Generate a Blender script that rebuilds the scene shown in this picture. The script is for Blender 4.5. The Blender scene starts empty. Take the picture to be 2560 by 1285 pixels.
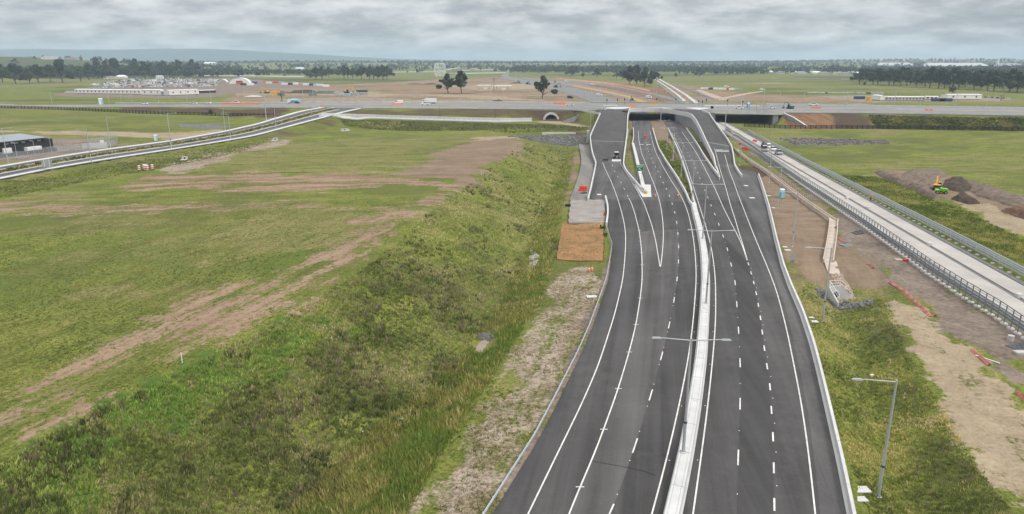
import bpy, bmesh, math, random
import numpy as np
from mathutils import Vector, Matrix
from mathutils.bvhtree import BVHTree
from mathutils.geometry import delaunay_2d_cdt

random.seed(7)
rng = np.random.default_rng(7)
scene = bpy.context.scene
COL = scene.collection

# ------------------------------------------------------------------ camera
PW, PH, FPX = 2560.0, 1285.0, 1750.0
CAMZ, PITCH = 38.0, math.radians(15.54)
cam = bpy.data.cameras.new('camera')
cam.sensor_width = 36.0
cam.lens = 36.0 * FPX / PW
cam.clip_start = 0.5
cam.clip_end = 60000
camo = bpy.data.objects.new('camera', cam)
COL.objects.link(camo)
camo.location = (0, 0, CAMZ)
camo.rotation_euler = (math.pi / 2 - PITCH, 0, 0)
scene.camera = camo

# ------------------------------------------------------------------ sky, sun, exposure
SUN_EL, SUN_AZ = math.radians(52), math.radians(125)      # azimuth clockwise from +Y: behind, to the right
world = bpy.data.worlds.new('World')
scene.world = world
world.use_nodes = True
wn, wl = world.node_tree.nodes, world.node_tree.links
wn.clear()

def N(tree, typ, **kw):
    n = tree.nodes.new(typ)
    for k, v in kw.items():
        if k.startswith('i_'):
            n.inputs[int(k[2:])].default_value = v
        else:
            setattr(n, k, v)
    return n

def M2(tree, op, a, b=None, c=None, clamp=False):
    n = tree.nodes.new('ShaderNodeMath')
    n.operation = op
    n.use_clamp = clamp
    for i, v in enumerate((a, b, c)):
        if v is None:
            continue
        if isinstance(v, (int, float)):
            n.inputs[i].default_value = v
        else:
            tree.links.new(v, n.inputs[i])
    return n.outputs[0]

def MIX(tree, fac, a, b, blend='MIX'):
    n = tree.nodes.new('ShaderNodeMix')
    n.data_type = 'RGBA'
    n.blend_type = blend
    for sock, v in ((n.inputs[0], fac), (n.inputs[6], a), (n.inputs[7], b)):
        if isinstance(v, (int, float)):
            sock.default_value = v
        elif isinstance(v, (tuple, list)):
            sock.default_value = tuple(v) + ((1,) if len(v) == 3 else ())
        else:
            tree.links.new(v, sock)
    return n.outputs[2]

def RAMP(tree, fac, stops, interp='LINEAR'):
    n = tree.nodes.new('ShaderNodeValToRGB')
    n.color_ramp.interpolation = interp
    els = n.color_ramp.elements
    while len(els) < len(stops):
        els.new(0.5)
    for e, (p, c) in zip(els, stops):
        e.position = p
        e.color = tuple(c) + (1,) if len(c) == 3 else c
    tree.links.new(fac, n.inputs[0])
    return n.outputs[0]

wt = world.node_tree
sky = N(wt, 'ShaderNodeTexSky', sky_type='NISHITA', sun_disc=False)
sky.sun_elevation = SUN_EL
sky.sun_rotation = SUN_AZ
tc = N(wt, 'ShaderNodeTexCoord')
sep = N(wt, 'ShaderNodeSeparateXYZ')
wt.links.new(tc.outputs['Generated'], sep.inputs[0])
zc = M2(wt, 'MAXIMUM', sep.outputs[2], 0.0)
zz = M2(wt, 'ADD', zc, 0.22)
comb = N(wt, 'ShaderNodeCombineXYZ')
wt.links.new(M2(wt, 'DIVIDE', sep.outputs[0], zz), comb.inputs[0])
wt.links.new(M2(wt, 'DIVIDE', sep.outputs[1], zz), comb.inputs[1])
n1 = N(wt, 'ShaderNodeTexNoise')
n1.inputs['Scale'].default_value = 3.4
n1.inputs['Detail'].default_value = 12
n1.inputs['Roughness'].default_value = 0.62
n1.inputs['Distortion'].default_value = 0.12
wt.links.new(comb.outputs[0], n1.inputs['Vector'])
n2 = N(wt, 'ShaderNodeTexNoise')
n2.inputs['Scale'].default_value = 1.2
n2.inputs['Detail'].default_value = 4
wt.links.new(comb.outputs[0], n2.inputs['Vector'])
cl = M2(wt, 'ADD', M2(wt, 'MULTIPLY', n1.outputs[0], 0.68), M2(wt, 'MULTIPLY', n2.outputs[0], 0.32))
cloud = RAMP(wt, cl, [(0.36, (0.29, 0.30, 0.315)), (0.45, (0.40, 0.412, 0.425)), (0.50, (0.51, 0.515, 0.525)), (0.56, (0.62, 0.622, 0.627)), (0.66, (0.80, 0.795, 0.79))])
# an overcast dome is brighter overhead than at the horizon (CIE overcast sky)
gain = M2(wt, 'MULTIPLY', M2(wt, 'ADD', M2(wt, 'MULTIPLY', zc, 1.85), 1.0), 7.9)
cloudg = MIX(wt, 1.0, cloud, cloud, 'MIX')
vm = N(wt, 'ShaderNodeVectorMath', operation='SCALE')
wt.links.new(cloudg, vm.inputs[0])
wt.links.new(gain, vm.inputs['Scale'])
skymix = MIX(wt, 0.94, sky.outputs[0], vm.outputs[0])
bg = N(wt, 'ShaderNodeBackground')
bg.inputs['Strength'].default_value = 0.10
wt.links.new(skymix, bg.inputs['Color'])
wo = N(wt, 'ShaderNodeOutputWorld')
wt.links.new(bg.outputs[0], wo.inputs['Surface'])

sl = bpy.data.lights.new('sun', 'SUN')
sl.energy = 1.5
sl.angle = math.radians(14)
sl.color = (1.0, 0.965, 0.91)
so = bpy.data.objects.new('sun', sl)
COL.objects.link(so)
_sd = Vector((math.sin(SUN_AZ) * math.cos(SUN_EL), math.cos(SUN_AZ) * math.cos(SUN_EL), math.sin(SUN_EL)))
so.rotation_euler = _sd.to_track_quat('Z', 'Y').to_euler()
so.location = (0, 0, 300)

vs = scene.view_settings
vs.view_transform = 'Standard'
vs.look = 'None'
vs.exposure = 0.42
vs.gamma = 1.0
vs.use_curve_mapping = False
scene.render.engine = 'CYCLES'
scene.cycles.use_denoising = True
scene.cycles.max_bounces = 5
scene.cycles.diffuse_bounces = 3
scene.cycles.volume_bounces = 1
scene.cycles.caustics_reflective = False
scene.cycles.caustics_refractive = False

# ------------------------------------------------------------------ helpers: geometry of the view and the land
FWD = Vector((0, math.cos(PITCH), -math.sin(PITCH)))
UPV = Vector((0, math.sin(PITCH), math.cos(PITCH)))

def ray(px, py):
    return Vector((1, 0, 0)) * ((px - PW / 2) / FPX) + UPV * ((PH / 2 - py) / FPX) + FWD

def G(px, py, z=0.0):
    """point of the plane at height z that shows at this place of the photograph"""
    d = ray(px, py)
    t = (z - CAMZ) / d.z
    return Vector((d.x * t, d.y * t, z))

def GZ(px, py, zf, h=0.0):
    """same, on a profile zf(x, y)"""
    d = ray(px, py)
    lo, hi = 20.0, 9000.0
    p = None
    t, step = 30.0, 1.0
    prev = t
    while t < hi:
        x, y, z = d.x * t, d.y * t, CAMZ + d.z * t
        if z <= zf(x, y) + h:
            a, b = prev, t
            for _ in range(30):
                m = (a + b) / 2
                if CAMZ + d.z * m <= zf(d.x * m, d.y * m) + h:
                    b = m
                else:
                    a = m
            t = b
            break
        prev = t
        t *= 1.02
    x, y = d.x * t, d.y * t
    return Vector((x, y, zf(x, y)))

def GS(pts, z=0.0):
    return [G(a, b, z) for a, b in pts]

def lerp(a, b, t):
    return a + (b - a) * t

def sstep(a, b, x):
    t = np.clip((x - a) / (b - a), 0, 1)
    return t * t * (3 - 2 * t)

# value noise, vectorised
_perm = rng.random((512, 512))
def vnoise(x, y):
    xi, yi = np.floor(x).astype(int), np.floor(y).astype(int)
    fx, fy = x - xi, y - yi
    fx, fy = fx * fx * (3 - 2 * fx), fy * fy * (3 - 2 * fy)
    g = lambda a, b: _perm[a % 512, b % 512]
    return (g(xi, yi) * (1 - fx) + g(xi + 1, yi) * fx) * (1 - fy) + (g(xi, yi + 1) * (1 - fx) + g(xi + 1, yi + 1) * fx) * fy

def fbm(x, y, o=4):
    s, a, t = 0, 1.0, 0
    for i in range(o):
        s = s + a * vnoise(x * 2 ** i + 17.3 * i, y * 2 ** i + 5.1 * i)
        t += a
        a *= 0.5
    return s / t

def resample(pts, n):
    p = np.array([tuple(v) for v in pts], float)
    d = np.r_[0, np.cumsum(np.linalg.norm(np.diff(p[:, :2], axis=0), axis=1))]
    t = np.linspace(0, d[-1], n)
    return np.stack([np.interp(t, d, p[:, k]) for k in range(p.shape[1])], 1)

def smooth_path(pts, n, k=2):
    """resample and round off the corners of a traced line"""
    p = resample(pts, n)
    for _ in range(k):
        q = p.copy()
        q[1:-1] = 0.25 * p[:-2] + 0.5 * p[1:-1] + 0.25 * p[2:]
        p = q
    return p

def path_len(p):
    p = np.array([tuple(v) for v in p], float)
    return float(np.sum(np.linalg.norm(np.diff(p[:, :2], axis=0), axis=1)))

def extend(pts, back=45.0):
    """carry a line on behind the frame"""
    a, b = Vector(pts[0]), Vector(pts[1])
    d = (a - b)
    d.normalize()
    return [a + d * back] + list(pts)

# ------------------------------------------------------------------ helpers: meshes and objects
class MB:
    def __init__(s):
        s.v, s.f = [], []

    def add(s, verts, faces):
        o = len(s.v)
        s.v += [tuple(x) for x in verts]
        s.f += [tuple(i + o for i in f) for f in faces]
        return s

    def box(s, c, size, rz=0.0, taper=1.0, rx=0.0, ry=0.0):
        hx, hy, hz = size[0] / 2, size[1] / 2, size[2] / 2
        m = Matrix.Translation(c) @ Matrix.Rotation(rz, 4, 'Z') @ Matrix.Rotation(ry, 4, 'Y') @ Matrix.Rotation(rx, 4, 'X')
        vs_ = []
        for z in (-1, 1):
            t = taper if z > 0 else 1.0
            for x, y in ((-1, -1), (1, -1), (1, 1), (-1, 1)):
                vs_.append(m @ Vector((x * hx * t, y * hy * t, z * hz)))
        return s.add(vs_, [(3, 2, 1, 0), (4, 5, 6, 7), (0, 1, 5, 4), (1, 2, 6, 5), (2, 3, 7, 6), (3, 0, 4, 7)])

    def bbox(s, c, size, b=0.05, rz=0.0):
        """box with chamfered upright and top edges"""
        hx, hy, hz = size[0] / 2, size[1] / 2, size[2] / 2
        m = Matrix.Translation(c) @ Matrix.Rotation(rz, 4, 'Z')
        def ring(x, y, z, k):
            return [m @ Vector(p) for p in ((-x + k, -y, z), (x - k, -y, z), (x, -y + k, z), (x, y - k, z), (x - k, y, z), (-x + k, y, z), (-x, y - k, z), (-x, -y + k, z))]
        vs_ = ring(hx, hy, -hz, b) + ring(hx, hy, hz - b, b) + ring(hx - b, hy - b, hz, b * 0.6)
        fs = [tuple(range(7, -1, -1)), tuple(range(16, 24))]
        for r in (0, 8):
            for i in range(8):
                j = (i + 1) % 8
                fs.append((r + i, r + j, r + 8 + j, r + 8 + i))
        return s.add(vs_, fs)

    def cyl(s, p0, p1, r0, r1=None, n=8, caps=True):
        p0, p1 = Vector(p0), Vector(p1)
        r1 = r0 if r1 is None else r1
        q = (p1 - p0).to_track_quat('Z', 'Y').to_matrix()
        a = [p0 + q @ Vector((math.cos(2 * math.pi * i / n) * r0, math.sin(2 * math.pi * i / n) * r0, 0)) for i in range(n)]
        b = [p1 + q @ Vector((math.cos(2 * math.pi * i / n) * r1, math.sin(2 * math.pi * i / n) * r1, 0)) for i in range(n)]
        f = [(i, (i + 1) % n, n + (i + 1) % n, n + i) for i in range(n)]
        if caps:
            f += [tuple(range(n - 1, -1, -1)), tuple(range(n, 2 * n))]
        return s.add(a + b, f)

    def prism(s, prof, y0, y1, axis='y'):
        """closed profile [(x, z)] pushed from y0 to y1"""
        n = len(prof)
        v = [(x, y0, z) for x, z in prof] + [(x, y1, z) for x, z in prof]
        f = [(i, (i + 1) % n, n + (i + 1) % n, n + i) for i in range(n)] + [tuple(range(n - 1, -1, -1)), tuple(range(n, 2 * n))]
        return s.add(v, f)

    def sweep(s, path, sec, closed=True, cap=True):
        """cross-section [(across, up)] along a 3-D path"""
        p = np.array([tuple(v) for v in path], float)
        t = np.gradient(p[:, :2], axis=0)
        t /= np.maximum(np.linalg.norm(t, axis=1, keepdims=True), 1e-9)
        nx, ny = t[:, 1], -t[:, 0]
        m = len(sec)
        v = [(p[i, 0] + nx[i] * o, p[i, 1] + ny[i] * o, p[i, 2] + h) for i in range(len(p)) for o, h in sec]
        f = []
        rng_ = range(m) if closed else range(m - 1)
        for i in range(len(p) - 1):
            for j in rng_:
                k = (j + 1) % m
                f.append((i * m + j, i * m + k, (i + 1) * m + k, (i + 1) * m + j))
        if cap and closed:
            f += [tuple(range(m)), tuple((len(p) - 1) * m + j for j in range(m - 1, -1, -1))]
        return s.add(v, f)

    def mesh(s, name, *mats, smooth=False, fix=True):
        me = bpy.data.meshes.new(name)
        me.from_pydata(s.v, [], s.f)
        for m in mats:
            me.materials.append(m)
        if fix:
            bm = bmesh.new()
            bm.from_mesh(me)
            bmesh.ops.recalc_face_normals(bm, faces=bm.faces)
            bm.to_mesh(me)
            bm.free()
        if smooth:
            me.polygons.foreach_set('use_smooth', [True] * len(me.polygons))
        me.update()
        return me

def obj(name, me, parent=None, loc=None, rz=0.0):
    o = bpy.data.objects.new(name, me)
    COL.objects.link(o)
    if parent is not None:
        o.parent = parent
    if loc is not None:
        o.location = loc
    if rz:
        o.rotation_euler = (0, 0, rz)
    return o

def tag(o, label=None, cat=None, group=None, kind=None):
    if label: o['label'] = label
    if cat: o['category'] = cat
    if group: o['group'] = group
    if kind: o['kind'] = kind
    return o

def thing(name, label, cat, loc=(0, 0, 0), rz=0.0, group=None, scale=1.0):
    o = bpy.data.objects.new(name, None)
    o.empty_display_size = 0.3
    COL.objects.link(o)
    o.location = loc
    o.rotation_euler = (0, 0, rz)
    o.scale = (scale,) * 3 if isinstance(scale, (int, float)) else scale
    return tag(o, label, cat, group)

def inst(tpl, name, label, cat, loc, rz=0.0, group=None, scale=1.0):
    """a thing whose parts (and sub-parts) share the template's meshes"""
    r = thing(name, label, cat, loc, rz, group, scale)
    for pn, me, subs in tpl:
        p = obj(pn, me, r)
        for sn, sm in subs:
            obj(sn, sm, p)
    return r

ORD = ['nearest', 'second', 'third', 'fourth', 'fifth', 'sixth', 'seventh', 'eighth', 'ninth', 'tenth', 'eleventh', 'twelfth', 'thirteenth', 'fourteenth', 'fifteenth', 'sixteenth', 'seventeenth', 'eighteenth', 'nineteenth', 'twentieth', 'twenty-first', 'twenty-second', 'twenty-third', 'twenty-fourth', 'twenty-fifth', 'twenty-sixth', 'twenty-seventh', 'twenty-eighth', 'twenty-ninth', 'thirtieth']

# ------------------------------------------------------------------ materials
def mat(name, col, rough=0.8, metal=0.0, var=0.12, scale=1.5, spec=0.3, bump=0.0, col2=None, streak=None):
    m = bpy.data.materials.new(name)
    m.use_nodes = True
    t = m.node_tree
    b = t.nodes['Principled BSDF']
    b.inputs['Roughness'].default_value = rough
    b.inputs['Metallic'].default_value = metal
    b.inputs['Specular IOR Level'].default_value = spec
    tcn = N(t, 'ShaderNodeTexCoord')
    src = tcn.outputs['Object']
    if streak:
        mp = N(t, 'ShaderNodeMapping')
        mp.inputs['Scale'].default_value = streak
        t.links.new(src, mp.inputs[0])
        src = mp.outputs[0]
    nz = N(t, 'ShaderNodeTexNoise')
    nz.inputs['Scale'].default_value = scale
    nz.inputs['Detail'].default_value = 6
    nz.inputs['Roughness'].default_value = 0.62
    t.links.new(src, nz.inputs['Vector'])
    a = tuple(c * (1 - var) for c in col)
    c2 = tuple(min(1, c * (1 + var)) for c in (col2 or col))
    t.links.new(RAMP(t, nz.outputs[0], [(0.3, a), (0.7, c2)]), b.inputs['Base Color'])
    if bump:
        bp = N(t, 'ShaderNodeBump')
        bp.inputs['Strength'].default_value = bump
        bp.inputs['Distance'].default_value = 0.05
        t.links.new(nz.outputs[0], bp.inputs['Height'])
        t.links.new(bp.outputs[0], b.inputs['Normal'])
    return m

def world_noise(t, scale, detail=5, rough=0.6, mapping=None, rot=0.0):
    tcn = N(t, 'ShaderNodeNewGeometry')
    src = tcn.outputs['Position']
    if mapping:
        mp = N(t, 'ShaderNodeMapping', vector_type='TEXTURE')
        mp.inputs['Rotation'].default_value = (0, 0, -rot)
        mp.inputs['Scale'].default_value = tuple(1.0 / q for q in mapping)
        t.links.new(src, mp.inputs[0])
        src = mp.outputs[0]
    nz = N(t, 'ShaderNodeTexNoise')
    nz.inputs['Scale'].default_value = scale
    nz.inputs['Detail'].default_value = detail
    nz.inputs['Roughness'].default_value = rough
    t.links.new(src, nz.inputs['Vector'])
    return nz.outputs[0]

def asphalt(name, base, pale, heading, wear=0.5, dust=(0.20, 0.185, 0.17), dustamt=0.25):
    m = bpy.data.materials.new(name)
    m.use_nodes = True
    t = m.node_tree
    b = t.nodes['Principled BSDF']
    b.inputs['Roughness'].default_value = 0.85
    b.inputs['Specular IOR Level'].default_value = 0.25
    big = world_noise(t, 0.06, 4)
    st = world_noise(t, 1.0, 5, 0.65, (0.55, 0.012, 1), heading)
    fine = world_noise(t, 6.0, 4, 0.7)
    grit = world_noise(t, 0.5, 6, 0.7)
    lane = world_noise(t, 1.0, 3, 0.5, (0.30, 0.006, 1), heading)
    k = M2(t, 'ADD', M2(t, 'ADD', M2(t, 'MULTIPLY', st, 0.32), M2(t, 'MULTIPLY', lane, 0.28)), M2(t, 'ADD', M2(t, 'MULTIPLY', big, 0.25), M2(t, 'MULTIPLY', fine, 0.15)))
    c = RAMP(t, k, [(0.41, base), (0.59, pale)])
    d = RAMP(t, M2(t, 'ADD', M2(t, 'MULTIPLY', grit, 0.55), M2(t, 'MULTIPLY', world_noise(t, 0.035, 3), 0.45)), [(0.50, (0, 0, 0)), (0.68, (1, 1, 1))])
    c = MIX(t, M2(t, 'MULTIPLY', d, dustamt), c, dust)
    t.links.new(c, b.inputs['Base Color'])
    bp = N(t, 'ShaderNodeBump')
    bp.inputs['Strength'].default_value = 0.25
    bp.inputs['Distance'].default_value = 0.02
    t.links.new(fine, bp.inputs['Height'])
    t.links.new(bp.outputs[0], b.inputs['Normal'])
    return m

MT = {}
MT['asphalt'] = asphalt('asphalt', (0.042, 0.0395, 0.040), (0.092, 0.087, 0.085), 0.2, dustamt=0.2)
MT['asphalt_worn'] = asphalt('asphalt_worn', (0.055, 0.052, 0.053), (0.125, 0.119, 0.116), 0.2, dustamt=0.35)
MT['asphalt_ramp'] = asphalt('asphalt_ramp', (0.060, 0.056, 0.055), (0.092, 0.086, 0.083), 0.12, dustamt=0.18)
MT['asphalt_far'] = asphalt('asphalt_far', (0.15, 0.147, 0.145), (0.23, 0.223, 0.216), -0.7, dust=(0.33, 0.30, 0.27), dustamt=0.4)
MT['cross_asphalt'] = asphalt('cross_asphalt', (0.16, 0.157, 0.154), (0.28, 0.27, 0.26), 1.77, dust=(0.36, 0.33, 0.30), dustamt=0.5)
MT['side_asphalt'] = asphalt('side_asphalt', (0.075, 0.073, 0.074), (0.11, 0.107, 0.105), 0.1, dustamt=0.2)
MT['track'] = asphalt('track_gravel', (0.16, 0.15, 0.14), (0.25, 0.235, 0.215), -0.1, dust=(0.30, 0.25, 0.2), dustamt=0.5)
MT['paint'] = mat('road_paint', (0.66, 0.64, 0.61), 0.7, var=0.22, scale=0.9)
MT['concrete'] = mat('concrete', (0.50, 0.49, 0.475), 0.85, var=0.14, scale=0.5, bump=0.1)
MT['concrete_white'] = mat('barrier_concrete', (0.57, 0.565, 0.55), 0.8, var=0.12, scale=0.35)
MT['asphalt_light'] = asphalt('asphalt_light', (0.058, 0.0545, 0.054), (0.125, 0.118, 0.114), 0.22, dustamt=0.25)
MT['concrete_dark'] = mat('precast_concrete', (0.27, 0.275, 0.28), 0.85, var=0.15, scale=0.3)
MT['concrete_warm'] = mat('drain_concrete', (0.50, 0.42, 0.35), 0.9, var=0.22, scale=0.5)
MT['slab'] = mat('busway_slab_concrete', (0.43, 0.40, 0.365), 0.9, var=0.16, scale=0.12)
MT['galv'] = mat('galvanised_steel', (0.46, 0.48, 0.49), 0.45, 0.55, var=0.12, scale=2)
MT['pole'] = mat('lamp_steel', (0.48, 0.49, 0.50), 0.5, 0.4, var=0.08, scale=1)
MT['steel_blue'] = mat('fence_steel', (0.24, 0.27, 0.285), 0.5, 0.5, var=0.1, scale=1)
MT['steel_pale'] = mat('rail_steel', (0.52, 0.55, 0.57), 0.5, 0.4, var=0.1, scale=1)
MT['white'] = mat('white_paint', (0.78, 0.78, 0.77), 0.5, var=0.06, scale=0.8, spec=0.4)
MT['cream'] = mat('cream_cladding', (0.74, 0.73, 0.68), 0.6, var=0.06, scale=0.5)
MT['roofwhite'] = mat('white_roof', (0.80, 0.80, 0.80), 0.5, var=0.05, scale=0.5)
MT['glass'] = mat('dark_glass', (0.02, 0.024, 0.028), 0.12, var=0.2, scale=1, spec=0.6)
MT['black'] = mat('black_rubber', (0.016, 0.016, 0.017), 0.8, var=0.2, scale=3)
MT['charcoal'] = mat('charcoal_cladding', (0.035, 0.037, 0.041), 0.6, var=0.12, scale=1)
MT['orange'] = mat('orange_plastic', (0.75, 0.19, 0.045), 0.5, var=0.15, scale=1)
MT['red'] = mat('red_plastic', (0.68, 0.045, 0.04), 0.5, var=0.15, scale=1)
MT['mesh_red'] = mat('red_mesh', (0.42, 0.15, 0.125), 0.7, var=0.2, scale=3)
MT['green'] = mat('sign_green', (0.008, 0.18, 0.065), 0.45, var=0.06, scale=1)
MT['lime'] = mat('lime_paint', (0.19, 0.62, 0.03), 0.4, var=0.08, scale=1, spec=0.5)
MT['yellow'] = mat('machine_yellow', (0.72, 0.36, 0.035), 0.45, var=0.1, scale=1)
MT['teal'] = mat('teal_plastic', (0.16, 0.46, 0.44), 0.5, var=0.08, scale=1)
MT['skyblue'] = mat('pale_blue', (0.30, 0.52, 0.68), 0.5, var=0.08, scale=1)
MT['tealmachine'] = mat('machine_green', (0.015, 0.16, 0.13), 0.45, var=0.1, scale=1)
MT['blue'] = mat('blue_steel', (0.035, 0.06, 0.16), 0.5, var=0.15, scale=1)
MT['silver'] = mat('silver_paint', (0.42, 0.44, 0.45), 0.35, 0.4, var=0.05, scale=1)
MT['grey'] = mat('grey_paint', (0.22, 0.225, 0.23), 0.5, var=0.1, scale=1)
MT['dark'] = mat('dark_paint', (0.05, 0.052, 0.058), 0.4, var=0.1, scale=1)
MT['containergreen'] = mat('grey_green_container', (0.17, 0.23, 0.20), 0.6, var=0.12, scale=1)
MT['bark'] = mat('bark', (0.17, 0.135, 0.105), 0.9, var=0.3, scale=2)
MT['bark_dark'] = mat('dark_bark', (0.055, 0.045, 0.04), 0.9, var=0.3, scale=2)
MT['rock'] = mat('rock', (0.165, 0.16, 0.155), 0.9, var=0.5, scale=0.9, bump=0.4)
MT['rock_pale'] = mat('pale_rock', (0.42, 0.33, 0.26), 0.9, var=0.45, scale=1.2, bump=0.4)
MT['soil_dark'] = mat('dark_soil', (0.075, 0.055, 0.042), 0.95, var=0.4, scale=0.7, bump=0.6)
MT['soil_grey'] = mat('grey_soil', (0.17, 0.13, 0.10), 0.95, var=0.35, scale=0.5, bump=0.6)
MT['soil_red'] = mat('red_soil', (0.15, 0.085, 0.055), 0.95, var=0.35, scale=0.5, bump=0.6)
MT['roof_grey'] = mat('grey_roof', (0.30, 0.31, 0.33), 0.6, var=0.12, scale=0.4)
MT['roof_brown'] = mat('brown_roof', (0.24, 0.19, 0.165), 0.7, var=0.12, scale=0.4)
MT['brick'] = mat('pale_wall', (0.42, 0.38, 0.33), 0.8, var=0.12, scale=0.6)
MT['water'] = mat('muddy_water', (0.27, 0.21, 0.155), 0.25, var=0.08, scale=0.4, spec=0.5)
MT['plastic_sheet'] = mat('plastic_sheet', (0.07, 0.075, 0.085), 0.3, var=0.5, scale=3)
MT['skin'] = mat('skin', (0.40, 0.24, 0.17), 0.6, var=0.05)
MT['navy'] = mat('navy_cloth', (0.03, 0.035, 0.06), 0.9, var=0.2)
MT['hivis'] = mat('hi_vis_orange', (0.85, 0.16, 0.04), 0.7, var=0.08)
MT['hiviy'] = mat('hi_vis_lime', (0.55, 0.75, 0.10), 0.7, var=0.08)
# ------------------------------------------------------------------ traced lines of the motorway (all at road level, z = 0)
RAIL = [(1220,1285),(1336.5,1100.5),(1382,1014),(1446,886.6),(1473,825),(1500,750),(1517,700),(1524,660),(1529.4,628),(1530,613),(1522,592.6),(1515,568)]
L1 = [(1320.6,1285),(1395.7,1130),(1455,1009.5),(1496,914),(1537,786),(1557,700),(1561,660),(1564,619),(1564,581),(1559,550),(1551,520),(1548,508.5),(1537.6,478.5),(1525.5,448),(1513,424),(1506,411)]
L2 = [(1423,1285),(1450,1217),(1480,1151),(1509.5,1073),(1546,971),(1573,880),(1590,811.5),(1600.6,745.5),(1605.5,700),(1605,647),(1603,619),(1598.5,579.5),(1587,533),(1578,507),(1572,495.5)]
L2D = [(1572,495.5),(1564,478.7),(1556,464),(1550,451),(1543,439),(1536.6,428),(1531.5,418),(1527,409)]
L3 = [(1650,667),(1645,637),(1639.6,604),(1630,564.6),(1619,533),(1610,508.5),(1594,478.5),(1576,448),(1562,428),(1550,411)]
L4 = [(1651.5,667),(1656,632),(1658.6,594.5),(1658,564.6),(1655.4,538),(1651.5,514),(1645,489),(1637,466),(1626.6,440),(1614.5,410),(1604,383),(1597,349),(1595.7,327)]
L5 = [(1524,1285),(1546,1237),(1597,1087),(1631,975),(1655,887.5),(1672.5,816),(1684,757),(1691.6,709),(1695.6,667),(1697,632),(1696,600),(1694,573),(1690.5,549),(1685.7,527),(1680,508),(1674,491),(1667,475),(1660,461),(1649,438),(1636.7,414),(1628.6,397.6),(1623.6,385.5),(1619.5,373),(1615.5,361),(1613,347),(1610.5,329)]
L6 = [(1630,1285),(1660,1178),(1687,1064),(1707.5,968.5),(1723.4,882),(1732.5,809),(1739,727),(1741,700),(1740,662),(1736,615),(1731,579.5),(1722,538),(1710.5,505),(1699.3,485),(1677,450),(1657,416),(1641,385.5),(1632.7,361),(1624.6,327)]
MEDL = [(1659.7,1285),(1691.6,1155),(1719,1037),(1741.6,882),(1751,768),(1753.5,700),(1751.6,656),(1747,609),(1740.4,576),(1731,535),(1728,516)]
MEDR = [(1705,1285),(1730,1155),(1746,1037),(1764.5,905),(1771,791),(1774.5,700),(1770,637),(1759,581),(1744,531),(1739.5,512)]
MW_L = [(1732,520),(1724,511),(1713,483),(1689,442),(1665,406),(1647,375),(1639,351),(1631.7,323)]
MW_R = [(1737,516),(1734,509),(1726,470),(1715.7,438),(1705.5,405.7),(1695.4,379),(1683,351),(1670,323)]
R1 = [(1732.6,1285),(1751,1155),(1767,1037),(1780,918),(1789.5,805),(1788.8,700),(1786,670),(1779,622),(1767,574),(1750.6,521),(1736.4,477),(1716,411),(1703.5,379),(1687,345),(1679,331)]
R2 = [(1842,1285),(1845,1150),(1850,1030),(1851,928),(1848,852),(1842,760),(1838,705),(1825.4,651.7),(1817,617),(1807,588),(1797.5,562.6),(1788.4,539),(1780,519),(1772.4,500.5),(1759.7,469.6),(1748.6,443),(1740,422),(1731,401.6),(1718.7,379),(1707.6,360),(1701.5,349),(1687,329)]
R3 = [(1936,1285),(1935,1205),(1934,1140),(1932,1075),(1928,1020),(1925,960),(1916,908),(1908,852),(1902,800),(1891,735),(1881,693),(1868,651)]
R4 = [(1867.5,651),(1856,614),(1841.6,584),(1825.5,553.5),(1809.5,522),(1786,468),(1760,417),(1740,381),(1719.7,351),(1705.5,331)]
R5 = [(1868.5,651),(1858.5,616),(1845.7,576),(1837.6,547.5),(1827.5,517),(1816.5,477),(1806.8,445),(1797,416),(1785.5,383)]
R6 = [(2038,1285),(2023,1144.5),(2013,1072),(2000,989),(1982,900),(1970,838),(1957,785),(1942,729),(1921.5,675),(1906,638.5),(1892,606),(1876,565.7),(1858.5,521),(1845,486),(1831.5,448),(1822,425),(1811,395)]
BAR_R = [(2127,1285),(2103,1167.6),(2075,1045),(2047,926),(2031,865),(2005,787.6),(1976,721),(1957,669),(1940.5,604),(1921.5,521),(1903,460.5),(1896,441)]
RWALL_MAIN = [(1797,444),(1780,422),(1758,389.5),(1744,365),(1728,341),(1715.7,323)]      # right edge of the right carriageway
LWALL_MAIN = [(1612,484),(1603,458),(1596,420),(1590,390),(1586,365),(1584,345),(1583,323)]  # left edge of the left carriageway

W0 = lambda pts, **k: extend(GS(pts)) if pts[0][1] > 1200 else GS(pts)

# profiles -----------------------------------------------------------
DECK = 7.6
def z_ramp(x, y):
    t = min(max((y - 250.0) / 190.0, 0.0), 1.0)
    return DECK * (0.15 * t * t * (3 - 2 * t) + 0.85 * t)
def z_side(x, y):
    return 4.3 + 3.3 * min(max((y - 209.0) / 240.0, -0.35), 1.0)

# cross road edges in plan, from the photograph
XN = [G(-260,268.0,3.6), G(0,267.3,4.2), G(350,267.5,5.6), G(690,269,7.2), G(900,270.2,DECK), G(1100,271.2,DECK), G(1300,272.4,DECK), G(1470,275,DECK), G(1560,273.5,DECK), G(1700,273.5,DECK), G(1780,277,DECK), G(1930,281,DECK), G(2100,282,DECK), G(2300,284.5,DECK), G(2560,289,DECK), G(2860,295,DECK)]
XF = [G(-260,258.5,3.6), G(0,258.5,4.2), G(350,257.5,5.6), G(690,256.5,7.2), G(900,256,DECK), G(1100,256,DECK), G(1300,256.5,DECK), G(1470,257.5,DECK), G(1560,258,DECK), G(1700,259,DECK), G(1780,260,DECK), G(1930,261.5,DECK), G(2100,264,DECK), G(2300,267,DECK), G(2560,271,DECK), G(2860,276,DECK)]
def xroad_y(x, line):
    a = sorted((p.x, p.y) for p in line)
    return float(np.interp(x, [q[0] for q in a], [q[1] for q in a]))

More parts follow.
